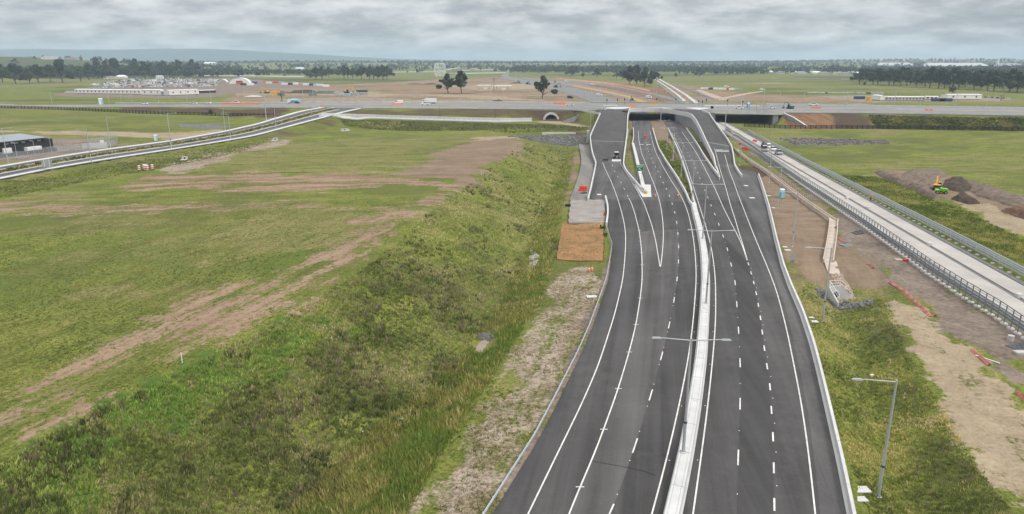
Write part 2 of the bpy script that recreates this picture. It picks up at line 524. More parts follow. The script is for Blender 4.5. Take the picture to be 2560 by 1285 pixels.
# the two openings under the cross road (plan, left and right side at the near face and their heading)
HEAD = 0.155
def opening(pxl, pxr):
    a, b = G(pxl, 286, 5.5), G(pxr, 286, 5.5)
    return a.x, b.x
OA = (75.0, 119.5)
OB = (131.0, 169.0)

# ------------------------------------------------------------------ the land: break lines (photo x, photo y, height)
BL = []
def bl(pts, ext=False):
    w = [G(a, b, z) for a, b, z in pts]
    if ext:
        w = extend(w, 60)
    BL.append(w)
    return w
zl = lambda pts, z: [(a, b, z) for a, b in pts]
bl(zl(RAIL, 0.0) + [(1490,545,0.0),(1470,499,0.0),(1472,470,0.0)], True)
VERGE = [(960,1285),(1080,1150),(1170,1010),(1255,880),(1335,760),(1380,660),(1392,600),(1405,500),(1425,430),(1440,372)]
bl([(a, b, -0.7) for a, b in VERGE], True)
DITCH = [(700,1285),(960,1110),(1110,1000),(1205,880),(1262,780),(1322,650),(1362,540),(1390,460),(1412,395),(1424,360)]
bl([(a, b, -3.3) for a, b in DITCH], True)
CREST = [(-140,1225),(0,1150),(250,1010),(480,900),(700,790),(920,655),(1000,590),(1080,515),(1160,460),(1240,400),(1306,352)]
bl([(a, b, 5.0) for a, b in CREST], True)
bl([(a - 90, b - 6, 5.1) for a, b in CREST], True)
# the field
for y_ in (470, 560, 700, 900):
    bl([(-500, y_, 4.2), (-200, y_, 4.2), (100, y_ * 0.96, 4.1), (500, y_ * 0.93, 4.8)])
bl([(300,430,4.0),(500,385,4.0),(700,358,3.8),(900,343,3.4),(1100,340,3.2),(1290,343,3.4)])
bl([(900,331,1.6),(1100,333,1.2),(1300,338,0.6),(1420,345,-1.6)])
bl([(830,322,2.4),(1000,322,1.5),(1200,324,1.0),(1350,322,0.9),(1465,322,0.6)])
# side road with its bank
SR_R = [(-150,477),(0,448),(140,420),(280,397),(420,376),(560,353.6),(640,339.5),(724,317),(808,295),(858,282),(905,271.5)]
SR_L = [(-150,441),(0,414),(140,391),(244,374.6),(420,352),(560,327),(640,309),(682,296),(752,276.5),(800,268.5)]
sr_r = [GZ(a, b, z_side) for a, b in SR_R]
sr_l = [GZ(a, b, z_side) for a, b in SR_L]
BL.append([v - Vector((0, 0, 0.12)) for v in sr_r])
BL.append([v - Vector((0, 0, 0.12)) for v in sr_l])
BL.append([Vector((v.x + 5 + 2.2 * max(0, v.z - 4.2), v.y - 1.0, min(4.1, max(1.5, v.z - 1.2)))) for v in sr_r[:-1]])
BL.append([Vector((v.x - 4 - 1.8 * max(0, v.z - 4.0), v.y + 1, 3.7)) for v in sr_l[:-2]])
# left ground as far as the cross road
bl([(-300,300,3.6),(0,300,3.6),(250,298,3.5),(500,296,3.2)])
bl([(-300,330,3.7),(0,330,3.7),(250,325,3.6)])
FENCE_L = [(-150,266.5),(0,270.5),(130,274),(250,279),(350,284),(480,288),(600,291),(690,293.5)]
fl_z = lambda px: 3.5 - 0.6 * max(0, px) / 690
bl([(a, b, fl_z(a)) for a, b in FENCE_L])
# cross road bank: near crest, far crest, far toe
def xl(line, dy, dz, x0, x1):
    w = []
    for x in np.linspace(x0, x1, 60):
        y = xroad_y(x, line)
        a = sorted((p.x, p.z) for p in line)
        z = float(np.interp(x, [q[0] for q in a], [q[1] for q in a]))
        w.append(Vector((x, y + dy, z + dz)))
    return w
XMIN, XMAX = XN[0].x, XN[-1].x
def xcut(w, lo, hi):
    return [p for p in w if lo < p.x < hi]
for line, dy, lo in ((XN, 1.0, -0.25), (XF, -1.0, -0.25)):
    w = xl(line, dy, lo, XMIN, XMAX)
    BL.append([p for p in w if p.x < OA[0] + (p.y - 465) * HEAD - 2.5])
    BL.append([p for p in w if OA[1] + (p.y - 465) * HEAD + 2.0 < p.x < OB[0] + (p.y - 465) * HEAD - 2.0])
    BL.append([p for p in w if p.x > OB[1] + (p.y - 465) * HEAD + 2.5])
w = xl(XF, 42.0, -99, XMIN, XMAX)
BL.append([Vector((p.x, p.y, 2.6 if p.x < -250 else 0.6)) for p in w])
# the openings stay at ground level from front to back
for k, (xa, xb) in enumerate((OA, OB)):
    for xx in (xa, xb):
        BL.append([Vector((xx + (yy - 465) * HEAD, yy, 0.0)) for yy in (430, 455, 470, 500, 540, 570, 600, 640)])
# footpath bench and toe of the bank between the side road and the ramps
bl([(860,291,5.6),(1000,295,4.6),(1150,300,3.7),(1330,304,2.6)])
bl([(860,299,4.6),(1000,303,3.7),(1150,307,2.9),(1330,311,1.9)])
bl([(1345,300,1.2),(1378,299,0.9),(1410,302,0.9)])
# right bank toe, right field
FENCE_R = [(1955,321.5),(2100,322),(2250,323),(2400,325),(2560,328),(2760,332)]
bl(zl(FENCE_R, 0.0))
# creek across
CREEK = [(1290,342),(1380,352),(1450,352),(1530,348),(1610,346),(1660,350),(1760,348),(1850,350),(1950,352),(2100,357),(2250,362)]
bl(zl(CREEK, -2.2))
bl([(a, b + 12, -0.2) for a, b in CREEK[3:]])
bl([(a, b - 9, -0.2) for a, b in CREEK[3:]])
# right of the motorway
bl(zl(BAR_R, 0.0) + [(1855,437,0.0)], True)
bl([(2160,1285,-0.9),(2120,1100,-0.8),(2080,960,-0.8),(2045,860,-0.8),(2012,780,-0.7),(1985,710,-0.3),(1965,650,-0.1)], True)
bl([(2260,1285,-2.3),(2215,1100,-2.3),(2165,960,-2.4),(2125,850,-2.5),(2100,790,-2.7),(2072,745,-2.6),(2066,715,-1.4)], True)
bl([(2160,745,-2.3),(2200,720,-0.9)])
bl([(2480,1285,0.3),(2400,1110,0.3),(2330,980,0.3),(2262,860,0.2),(2225,790,0.1),(2240,745,0.0)], True)
bl([(2640,1285,0.5),(2560,1010,0.4),(2440,900,0.3),(2330,800,0.2),(2220,700,0.1),(2110,600,0.0),(2060,545,-0.1)])
bl([(2075,545,-0.5),(2055,640,-0.6),(2060,690,-0.9)])
bl([(1900,446,0.0),(1955,455,-0.3),(2000,500,-0.4),(2075,545,-0.5)])
# busway formation
GAP = [(2640,797),(2545.7,742.6),(2429,674),(2323,613),(2225.5,559.5),(2122.5,500),(2054,458),(1977,410.5),(1913.6,375),(1831,326)]
gapw = GS(GAP, 0.3)
g0, g1 = np.polyfit([p.y for p in gapw], [p.x for p in gapw], 1)
BUSH = math.atan(g0)
def bus_x(y, off):
    return g0 * y + g1 + off / math.cos(BUSH)
for off in (-14.0, -7.2, 8.6, 11.5):
    BL.append([Vector((bus_x(y, off), y, 0.12)) for y in (40, 80, 130, 200, 280, 330, 390, 430)])
bl([(2250,470,0.1),(2330,520,-1.2),(2450,590,-1.4),(2560,650,-1.4)])
bl([(2160,400,0.0),(2300,400,0.1),(2560,400,0.2)])
bl([(2560,520,0.2),(2700,520,0.2),(2700,700,0.1)])
# far land
for yy in (720, 820, 1000):
    BL.append([Vector((x, yy, 2.0 if (x < -260 and yy < 800) else 0.2)) for x in np.linspace(-1300, 1300, 14)])
for v in ((-260, -90), (260, -90), (-420, 60), (420, 60), (-500, 220), (560, 220), (-700, 420), (700, 420), (-900, 600), (900, 600)):
    BL.append([Vector((v[0], v[1], 3.8 if v[0] < 0 else 0.2))])
BL.append([Vector((-1600, 1000, 1.0))]); BL.append([Vector((1600, 1000, 0.0))])
BL.append([Vector((-1600, -120, 2.0))]); BL.append([Vector((1600, -120, 0.0))])

BL = [l for l in BL if len(l) > 0]
_c, _z, _e = [], [], []
for line in BL:
    s0 = len(_c)
    for p in line:
        _c.append(Vector((p.x, p.y)))
        _z.append(p.z)
    _e += [(i, i + 1) for i in range(s0, len(_c) - 1)]
# edges are left out of the triangulation where they would cross; points are dense enough
_c2, _z2 = [], []
for line in BL:
    if len(line) == 1:
        _c2.append(Vector((line[0].x, line[0].y))); _z2.append(line[0].z); continue
    n_ = max(2, int(path_len(line) / (4.0 if min(p.y for p in line) > 30 and max(p.y for p in line) < 260 else 9.0)))
    for q in resample(line, n_):
        _c2.append(Vector((q[0], q[1]))); _z2.append(q[2])
tv, te, tf, tov, toe_, tof = delaunay_2d_cdt(_c2, [], [], 0, 0.05)
tz = []
for k, ids in enumerate(tov):
    tz.append(np.mean([_z2[i] for i in ids]) if ids else 0.0)
_tv3 = [(v.x, v.y, z) for v, z in zip(tv, tz)]
TIN = BVHTree.FromPolygons(_tv3, [tuple(f) for f in tf])

def far_z(x, y):
    x = np.asarray(x, float); y = np.asarray(y, float)
    r = 30.0 * sstep(1300, 6500, y) + 5.0 * (fbm(x / 900.0 + 40, y / 900.0 + 12, 3) - 0.5) * sstep(1000, 2500, y) * 2
    r = r + 52.0 * np.exp(-(((x + 1820) / 560.0) ** 2 + ((y - 2550) / 420.0) ** 2))
    r = r + 26.0 * np.exp(-(((x - 3600) / 1500.0) ** 2 + ((y - 5400) / 900.0) ** 2))
    r = r + 12.0 * np.exp(-(((x + 900) / 1500.0) ** 2 + ((y - 4600) / 800.0) ** 2))
    return r

def zt(x, y):
    if y < 1000 and abs(x) < 1600:
        h = TIN.ray_cast(Vector((x, y, 200)), Vector((0, 0, -1)))
        if h[0] is not None:
            return h[0].z
    return float(far_z(x, y)) + 0.2 * max(0.0, 1 - max(0, y - 1000) / 300)

def T(px, py):
    return GZ(px, py, zt)

# ------------------------------------------------------------------ road footprints in plan (used to sink the land under them)
FOOT = []      # list of (polygon Nx2, depth)
def foot(a, b, sink=0.35):
    pa = [(p[0], p[1]) for p in a]
    pb = [(p[0], p[1]) for p in b]
    FOOT.append((np.array(pa + pb[::-1]), sink))

def inpoly(X, Y, poly):
    ins = np.zeros(X.shape, bool)
    n = len(poly)
    j = n - 1
    for i in range(n):
        xi, yi = poly[i]; xj, yj = poly[j]
        if yi != yj:
            c = ((yi > Y) != (yj > Y)) & (X < (xj - xi) * (Y - yi) / (yj - yi) + xi)
            ins ^= c
        j = i
    return ins

def sdist(X, Y, poly):
    """signed distance, positive inside, evaluated near the polygon only"""
    lo, hi = poly.min(0) - 60, poly.max(0) + 60
    out = np.full(X.shape, -60.0)
    m = (X > lo[0]) & (X < hi[0]) & (Y > lo[1]) & (Y < hi[1])
    x, y = X[m], Y[m]
    d = np.full(x.shape, 1e9)
    n = len(poly)
    for i in range(n):
        a, b = poly[i], poly[(i + 1) % n]
        ab = b - a
        L = ab @ ab + 1e-12
        t = np.clip(((x - a[0]) * ab[0] + (y - a[1]) * ab[1]) / L, 0, 1)
        d = np.minimum(d, (x - a[0] - t * ab[0]) ** 2 + (y - a[1] - t * ab[1]) ** 2)
    d = np.sqrt(d)
    out[m] = np.where(inpoly(x, y, poly), d, -d)
    return out

# motorway sheets
left_edge = extend(GS(RAIL[:-3] + [(1527,640),(1526,560),(1513,500),(1490,500),(1470,499)]))
lc_left = extend(GS([(1232,1285),(1346,1100.5),(1391,1014),(1453,886.6),(1479,825),(1505,750),(1521,700),(1527,660),(1530,628),(1527,590),(1519,555),(1515,530),(1512,499),(1500,480)]))
lc_right = extend(GS([(1662,1285),(1694,1155),(1721,1037),(1743,882),(1752,768),(1755,700),(1753,656),(1748,609),(1741,576),(1732,535),(1726,511),(1715,485),(1691,442),(1667,406)]))
rc_left = extend(GS([(1703,1285),(1728,1155),(1744,1037),(1762,905),(1769,791),(1772,700),(1768,637),(1757,581),(1742,531),(1735,505),(1727,470),(1717,438),(1706,405.7)]))
rc_right = extend(GS([(2130,1285),(2106,1167.6),(2078,1045),(2050,926),(2034,865),(2008,787.6),(1979,721),(1960,669),(1943,604),(1924,521),(1906,460.5),(1899,443),(1886,430)]))
# ------------------------------------------------------------------ structure: roads
def sheet(name, A, B, n, zf, dz, m, thick=0.5, cross=3, parent=None, kind='structure', k=1, sink=0.35):
    a, b = smooth_path(A, n, k), smooth_path(B, n, k)
    foot(a, b, sink) if sink else None
    mb = MB()
    rows = []
    for i in range(n):
        r = []
        for j in range(cross + 1):
            t = j / cross
            x, y = lerp(a[i, 0], b[i, 0], t), lerp(a[i, 1], b[i, 1], t)
            z = (zf(x, y) if callable(zf) else zf) + dz
            r.append((x, y, z))
        rows.append(r)
    c = cross + 1
    v = [p for r in rows for p in r]
    f = [(i * c + j, i * c + j + 1, (i + 1) * c + j + 1, (i + 1) * c + j) for i in range(n - 1) for j in range(cross)]
    # skirts so the pavement has a thickness
    o = len(v)
    for r in rows:
        for p in (r[0], r[-1]):
            v.append((p[0], p[1], p[2] - thick))
    for i in range(n - 1):
        f.append((i * c, (i + 1) * c, o + 2 * (i + 1), o + 2 * i))
        f.append((i * c + cross, o + 2 * i + 1, o + 2 * (i + 1) + 1, (i + 1) * c + cross))
    f.append(tuple(range(0, c)) + (o + 1, o))
    e = (n - 1) * c
    f.append(tuple(range(e, e + c)) + (o + 2 * n - 1, o + 2 * n - 2))
    mb.add(v, f)
    ob = obj(name, mb.mesh(name, m), parent)
    if kind and parent is None:
        ob['kind'] = kind
    return ob

def ribbon(path, width, zf, dz):
    p = np.array([tuple(q) for q in path], float)
    t = np.gradient(p[:, :2], axis=0)
    t /= np.maximum(np.linalg.norm(t, axis=1, keepdims=True), 1e-9)
    v, f = [], []
    for i in range(len(p)):
        for s in (-0.5, 0.5):
            x, y = p[i, 0] + t[i, 1] * s * width, p[i, 1] - t[i, 0] * s * width
            v.append((x, y, (zf(x, y) if callable(zf) else zf) + dz))
    f = [(2 * i, 2 * i + 1, 2 * i + 3, 2 * i + 2) for i in range(len(p) - 1)]
    return v, f

def line(road, pts, width=0.2, zf=0.0, dz=0.016, name='edge_line', n=90):
    w = pts if isinstance(pts[0], Vector) else W0(pts)
    p = smooth_path(w, n, 3)
    v, f = ribbon(p, width, zf, dz)
    return obj(name, MB().add(v, f).mesh(name, MT['paint'], fix=False), road)

def dashes(road, pts, width=0.15, on=3.0, off=9.0, zf=0.0, dz=0.016, phase=0.0, name='lane_dash', maxy=460):
    w = pts if isinstance(pts[0], Vector) else W0(pts)
    L = path_len(w)
    p = smooth_path(w, max(60, int(L / 1.5)), 3)
    d = np.r_[0, np.cumsum(np.linalg.norm(np.diff(p[:, :2], axis=0), axis=1))]
    s = phase
    while s + on < d[-1]:
        q = np.stack([np.interp(np.linspace(s, s + on, 4), d, p[:, k]) for k in range(2)], 1)
        v, f = ribbon(q, width, zf, dz)
        obj(name, MB().add(v, f).mesh(name, MT['paint'], fix=False), road)
        s += on + off

Z0 = 0.03
# left carriageway: near part, then its own part to the underpass
road_l = sheet('motorway_carriageway', lc_left, lc_right, 110, 0.0, Z0, MT['asphalt'])
onward = lambda w: w + [w[-1] + Vector((HEAD * d_, d_, 0)) for d_ in (60, 120, 190)]
nose_r = GS([(1732,520),(1713,483),(1690,442),(1666,406),(1648,375),(1640,351),(1633,323)])
lcu_l = GS([(1625,500),(1612,484),(1603,458),(1596,420),(1590,390),(1586,365),(1584,345),(1583,320)])
lcu_r = GS([(1724,507),(1714,485),(1691,445),(1667,408),(1649,376),(1641,351),(1636,335),(1633,320)])
road_l2 = sheet('motorway_carriageway', onward(lcu_l), onward(lcu_r), 90, 0.0, Z0 + 0.006, MT['asphalt_worn'], thick=1.1)
# exit ramp apron between the near carriageway and the foot of the left ramp
apl = GS([(1512,499),(1472,499),(1477,472),(1487,424),(1490,405)])
apr = GS([(1660,500),(1640,480),(1605,455),(1575,428),(1559,405)])
road_l3 = sheet('exit_lane', apl, apr, 30, z_ramp, Z0 + 0.003, MT['asphalt_worn'])
# right carriageway
road_r = sheet('motorway_carriageway', rc_left, rc_right, 110, 0.0, Z0, MT['asphalt'])
rcu_l = GS([(1734,500),(1727,470),(1716,436),(1706,404),(1695,377),(1683,350),(1672,322)])
rcu_r = GS([(1832,500),(1806,460),(1796,443),(1779,421),(1757,389),(1727,340),(1714,320)])
road_r2 = sheet('motorway_carriageway', onward(rcu_l), onward(rcu_r), 90, 0.0, Z0 + 0.006, MT['asphalt_worn'], thick=1.1)
enl = GS([(1830,505),(1808,462),(1797,441),(1789,415)])
enr = GS([(1912,500),(1899,446),(1868,437),(1838,415)])
road_r3 = sheet('entry_lane', enl, enr, 30, z_ramp, Z0 + 0.003, MT['asphalt_worn'])
# the worn right-hand shoulder strip
shl = extend(GS([(2050,1285),(2036,1144),(2013,989),(1994,900),(1968,785),(1932,675),(1903,606),(1870,521),(1850,470),(1840,440)]))
shr = extend(GS([(2120,1285),(2097,1167.6),(2041,926),(2000,787),(1953,669),(1937,604),(1918,521),(1901,462),(1893,444)]))
sheet('road_shoulder', shl, shr, 70, 0.0, Z0 + 0.007, MT['asphalt_worn'], thick=0.03, sink=0)
# gravel pad and service track on the left
sheet('gravel_pad', GS([(1427,500),(1425,507),(1428,513),(1423,520),(1425,528),(1421,535),(1424,543),(1420,550),(1423,556)], 0.05), GS([(1512,498),(1513,506),(1512,513),(1513,520),(1513,528),(1512,535),(1514,543),(1511,550),(1513,556)], 0.05), 26, 0.0, 0.012, mat('pad_gravel', (0.29, 0.26, 0.235), 0.9, var=0.25, scale=0.25), thick=0.4)
sheet('service_track', GS([(1424,500),(1436,470),(1449,430),(1454,400),(1450,375),(1447,360)]), GS([(1472,499),(1477,470),(1484,430),(1484,400),(1477,378),(1470,362)]), 30, 0.0, 0.008, MT['track'], thick=0.4)

for pts, r in ((L1, road_l), (L2, road_l), (L3, road_l), (L4, road_l), (L6, road_l)):
    line(r, pts, 0.15, z_ramp if pts is L1 or pts is L3 else 0.0, 0.05)
dashes(road_l, L2D, zf=z_ramp, dz=0.05, phase=2)
dashes(road_l, L5, dz=0.05, phase=7.5)
for pts in (R1, R4, R5, R6):
    line(road_r, pts, 0.15, z_ramp if pts in (R5, R6) else 0.0, 0.05)
dashes(road_r, R2, dz=0.05, phase=5)
dashes(road_r, R3, dz=0.05, phase=2, on=2.0, off=4.2, width=0.17)
# short painted marks
for (px, py, w_, l_) in ((1498,486,1.3,1.6), (1865,464,1.3,1.6), (1880,494.5,1.5,1.6)):
    c = G(px, py, 0.05)
    obj('short_bar', MB().add([(c.x - w_/2, c.y - l_/2, 0.055), (c.x + w_/2, c.y - l_/2, 0.055), (c.x + w_/2, c.y + l_/2, 0.055), (c.x - w_/2, c.y + l_/2, 0.055)], [(0,1,2,3)]).mesh('short_bar', MT['paint'], fix=False), road_l if px < 1700 else road_r)
# cross ticks on the second line
for py in (1217, 1073, 971, 880, 811, 745, 662, 631, 603, 577):
    px = float(np.interp(py, [q[1] for q in L2[::-1]], [q[0] for q in L2[::-1]]))
    c = G(px, py, 0.055)
    obj('line_tick', MB().add([(c.x - .4, c.y - .07, 0.058), (c.x + .4, c.y - .07, 0.058), (c.x + .4, c.y + .07, 0.058), (c.x - .4, c.y + .07, 0.058)], [(0,1,2,3)]).mesh('line_tick', MT['paint'], fix=False), road_l)
# raised reflective pavement markers along the lane lines: tiny white studs
stud = MB().bbox((0, 0, 0.02), (0.11, 0.11, 0.04), 0.02).mesh('pavement_marker', MT['white'])
def studs(road, pts, step, offx, maxd=170):
    w = smooth_path(W0(pts), 120, 2)
    d = np.r_[0, np.cumsum(np.linalg.norm(np.diff(w[:, :2], axis=0), axis=1))]
    for s in np.arange(6, d[-1], step):
        x, y = np.interp(s, d, w[:, 0]), np.interp(s, d, w[:, 1])
        if y < maxd:
            obj('pavement_marker', stud, road, (x + offx, y, 0.045))
studs(road_l, L5, 6.0, 0.0); studs(road_l, L6, 12.0, 0.3); studs(road_r, R1, 12.0, -0.3); studs(road_r, R2, 6.0, 0.0); studs(road_r, R3, 6.2, 0.25)

# stop bars near the underpass
for i in range(4):
    c = G(1601 + i * 5.7 + (6 if i > 1 else 0), 361, 0.05)
    obj('stop_bar', MB().bbox((c.x, c.y, 0.05), (1.0, 1.6, 0.02), 0.01).mesh('stop_bar', MT['paint']), road_l)

# paving passes of a slightly different age
def paving(road, A, B, m, y1=165):
    a = [q for q in W0(A) if q.y < y1]; b = [q for q in W0(B) if q.y < y1]
    return sheet('paving_lane', a, b, 70, 0.0, Z0 + 0.005, m, thick=0.004, cross=1, parent=road, sink=0)
paving(road_l, L2, L5, MT['asphalt_light'])
paving(road_r, R2, R3, asphalt('asphalt_dark', (0.038, 0.036, 0.037), (0.074, 0.070, 0.069), 0.05, dustamt=0.08))
cr = [G(a, b, 0.05) for a, b in ((1480,1152),(1510,1158),(1545,1164),(1585,1172),(1612,1178),(1640,1189))]
v, f = ribbon(smooth_path([(q.x, q.y) for q in cr], 20, 1), 0.07, 0.0, 0.048)
obj('sealed_crack', MB().add(v, f).mesh('sealed_crack', MT['black'], fix=False), road_l)
# ------------------------------------------------------------------ ramps, cross road and the overpass
LRW_L = [(1490,405),(1483,385.5),(1479,369),(1476,345),(1476,337),(1485,316.7),(1497,290),(1501,282)]
LRW_R = [(1559,408),(1560,389.5),(1564,361),(1568,327),(1569,290),(1571,282)]
RRW_L = [(1789,412),(1784.5,389.5),(1776.4,373),(1764,347),(1752,320.7),(1740,298),(1728,284)]
RRW_R = [(1855,437),(1837,410),(1833,381),(1829,363),(1817,343),(1798.6,318.7),(1782.4,296),(1773,282)]
rl_l = [GZ(a, b, z_ramp, 1.0) for a, b in LRW_L]
rl_r = [GZ(a, b, z_ramp, 1.0) for a, b in LRW_R]
rr_l = [GZ(a, b, z_ramp, 1.0) for a, b in RRW_L]
rr_r = [GZ(a, b, z_ramp, 1.0) for a, b in RRW_R]
def xz(x, y):
    a = sorted((p.x, p.z) for p in XN)
    return float(np.interp(x, [q[0] for q in a], [q[1] for q in a]))
head_l0, head_l1 = Vector((rl_l[-1].x + 3, xroad_y(rl_l[-1].x + 3, XN) + 3, DECK)), Vector((rl_r[-1].x, xroad_y(rl_r[-1].x, XN) + 3, DECK))
head_r0, head_r1 = Vector((rr_l[-1].x + 2, xroad_y(rr_l[-1].x + 2, XN) + 3, DECK)), Vector((rr_r[-1].x + 2, xroad_y(rr_r[-1].x, XN) + 3, DECK))
ramp_l = sheet('exit_ramp', rl_l + [head_l0], rl_r + [head_l1], 60, z_ramp, 0.02, MT['asphalt_ramp'], thick=1.2, cross=5, sink=0)
ramp_r = sheet('entry_ramp', rr_l + [head_r0], rr_r[1:] + [head_r1], 60, z_ramp, 0.02, MT['asphalt_ramp'], thick=1.2, cross=5, sink=0)
cross_road = sheet('cross_road', XN, XF, 150, xz, 0.0, MT['cross_asphalt'], thick=0.9, cross=8, sink=0)
for ramp, a, b, tt in ((ramp_l, rl_l, rl_r, 0.36), (ramp_r, rr_l, rr_r, 0.38)):
    pa, pb = smooth_path(a, 60), smooth_path(b, 60)
    for t_, wd, m_ in ((tt, 0.5, MT['concrete']),):
        i = int(t_ * 59)
        v, f = ribbon([(lerp(pa[i,0], pb[i,0], s), lerp(pa[i,1], pb[i,1], s)) for s in np.linspace(0.02, 0.98, 8)], wd, z_ramp, 0.045)
        obj('deck_joint', MB().add(v, f).mesh('deck_joint', m_, fix=False), ramp)
for nm, pts in (('traffic_island', [(1508,270.4),(1540,268),(1579,268.2),(1560,272.2),(1535,273.2)]), ('traffic_island', [(1712,270.3),(1740,269.4),(1779,270.3),(1748,274.8)]), ('traffic_island', [(1598,271.6),(1622,269.7),(1655,269.5),(1684,271.4)]), ('traffic_island', [(1760,264.2),(1900,264.6),(1898,265.6),(1762,265.3)]), ('traffic_island', [(1508,263.2),(1545,263.3),(1545,264.2),(1508,264.2)])):
    w = [G(a, b, DECK) for a, b in pts]
    n = len(w)
    mb = MB().add([(p.x, p.y, DECK + 0.02) for p in w] + [(p.x, p.y, DECK + 0.2) for p in w], [tuple(range(n, 2 * n))] + [(i, (i + 1) % n, n + (i + 1) % n, n + i) for i in range(n)])
    obj(nm, mb.mesh(nm, MT['concrete_white']), cross_road)
# lane lines on the cross road
for fr in (0.16, 0.32, 0.62, 0.8):
    for x0, x1 in ((-330, 40), (175, 330)):
        p = [(x, lerp(xroad_y(x, XN), xroad_y(x, XF), fr)) for x in np.linspace(x0, x1, 50)]
        v, f = ribbon(p, 0.35, xz, 0.03)
        obj('lane_line', MB().add(v, f).mesh('lane_line', MT['paint'], fix=False), cross_road)
# raised grassy median of the cross road is dirt coloured
for x0, x1 in ((-420, 40), (190, 420)):
    a = [(x, lerp(xroad_y(x, XN), xroad_y(x, XF), 0.44)) for x in np.linspace(x0, x1, 40)]
    b = [(x, lerp(xroad_y(x, XN), xroad_y(x, XF), 0.54)) for x in np.linspace(x0, x1, 40)]
    sheet('median_strip', a, b, 40, xz, 0.12, mat('median_dirt', (0.30, 0.27, 0.23), 0.95, var=0.2, scale=0.1), thick=0.15, cross=1, parent=cross_road, sink=0)

F_SEC = [(-0.30, 0), (-0.30, 0.08), (-0.17, 0.33), (-0.11, 1.0), (0.11, 1.0), (0.17, 0.33), (0.30, 0.08), (0.30, 0)]
def barrier(name, label, path, sec=F_SEC, n=80, m=None, k=1, zf=None, cat='barrier', group=None):
    p = smooth_path(path, n, k)
    if zf is not None:
        p = np.array([(q[0], q[1], zf(q[0], q[1])) for q in p])
    mb = MB().sweep(p, sec)
    o = obj(name, mb.mesh(name, m or MT['concrete_white']))
    tag(o, label, cat, group)
    return o, p

def joints(o, p, step, h, w, name='joint', m=None):
    d = np.r_[0, np.cumsum(np.linalg.norm(np.diff(p[:, :2], axis=0), axis=1))]
    for s in np.arange(step, d[-1], step):
        x, y, z = (np.interp(s, d, p[:, k]) for k in range(3))
        s2 = min(d[-1], s + 0.5)
        x2, y2 = np.interp(s2, d, p[:, 0]), np.interp(s2, d, p[:, 1])
        obj(name, MB().box((0, 0, h / 2), (w, 0.05, h)).mesh(name, m or MT['concrete_dark']), o, (x, y, z), math.atan2(y2 - y, x2 - x) - math.pi / 2)

# the overpass: parapet with its deep face runs round both ramps and over the opening
mid = [Vector((x, xroad_y(x, XN) - 0.2, DECK)) for x in np.linspace(rl_r[-1].x + 8, rr_l[-1].x - 8, 10)]
bridge = thing('overpass_bridge', 'long concrete overpass carrying the cross road over the motorway underpass', 'bridge', (0, 0, 0))
par = rl_r + mid + rr_l[::-1]
pp = smooth_path(par, 150, 3)
pp[:, 2] = [z_ramp(x, y) if y < 436 else DECK for x, y in pp[:, :2]]
FASC = [(-0.22, -1.5), (-0.22, 1.05), (0.22, 1.05), (0.22, -1.5)]
obj('parapet', MB().sweep(pp, FASC).mesh('parapet', MT['concrete_white']), bridge)
p2 = smooth_path(rr_r[::-1][:1] + [Vector((x, xroad_y(x, XN) - 0.2, DECK)) for x in np.linspace(rr_r[-1].x + 4, OB[1] + 3, 12)], 40, 2)
obj('parapet', MB().sweep(p2, FASC).mesh('parapet', MT['concrete_white']), bridge)
# girder line under each parapet, abutments and wall piers
for (xa, xb) in (OA, OB):
    ya, yb = xroad_y(xa, XN), xroad_y(xb, XN)
    for k in range(9):
        fr = (k + 0.5) / 9
        da = lerp(0.8, 88, fr)
        a = Vector((xa + (ya + da - 465) * HEAD - 1, ya + da, DECK - 1.55)); b = Vector((xb + (yb + da - 465) * HEAD + 1, yb + da, DECK - 1.55))
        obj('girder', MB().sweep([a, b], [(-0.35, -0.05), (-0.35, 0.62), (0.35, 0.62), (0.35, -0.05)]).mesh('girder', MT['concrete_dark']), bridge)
    for xx, s in ((xa, -1), (xb, 1)):
        y0 = xroad_y(xx, XN) + 0.5
        y1 = y0 + 90
        a = Vector((xx + (y0 - 465) * HEAD, y0, -0.5)); b = Vector((xx + (y1 - 465) * HEAD, y1, -0.5))
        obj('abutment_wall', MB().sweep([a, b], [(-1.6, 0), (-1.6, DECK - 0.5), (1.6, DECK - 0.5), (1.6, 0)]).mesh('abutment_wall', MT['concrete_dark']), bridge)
# wing wall and pale coping beside the right opening, panel wall left of the left ramp
xw = OB[1] + 1.6
yw = xroad_y(xw, XN)
wing = [Vector((xw, yw + 0.2, 0)), Vector((xw + 3.2, yw - 9, 0)), Vector((xw + 7.0, yw - 22, 0))]
tops = (DECK - 0.4, 5.0, 0.6)
mb = MB()
v = [(p.x, p.y, -0.4) for p in wing] + [(p.x, p.y, t) for p, t in zip(wing, tops)]
v += [(x + 0.9, y, z) for x, y, z in v]
mb.add(v, [(0,1,4,3),(1,2,5,4),(6,9,10,7),(7,10,11,8),(3,4,10,9),(4,5,11,10),(2,8,11,5),(0,3,9,6)])
obj('wing_wall', mb.mesh('wing_wall', MT['concrete_dark']), bridge)
mb = MB().sweep([(p.x + 0.45, p.y, t + 0.03) for p, t in zip(wing, tops)], [(-0.6, 0), (-0.6, 0.22), (0.6, 0.22), (0.6, 0)])
obj('wing_coping', mb.mesh('wing_coping', MT['concrete_white']), bridge)
pa = [G(1408, 309.5, 0.8), G(1445, 301, 1.0), G(1496, 292.5, 1.0)]
tp = (2.4, 4.6, 7.2)
mb = MB()
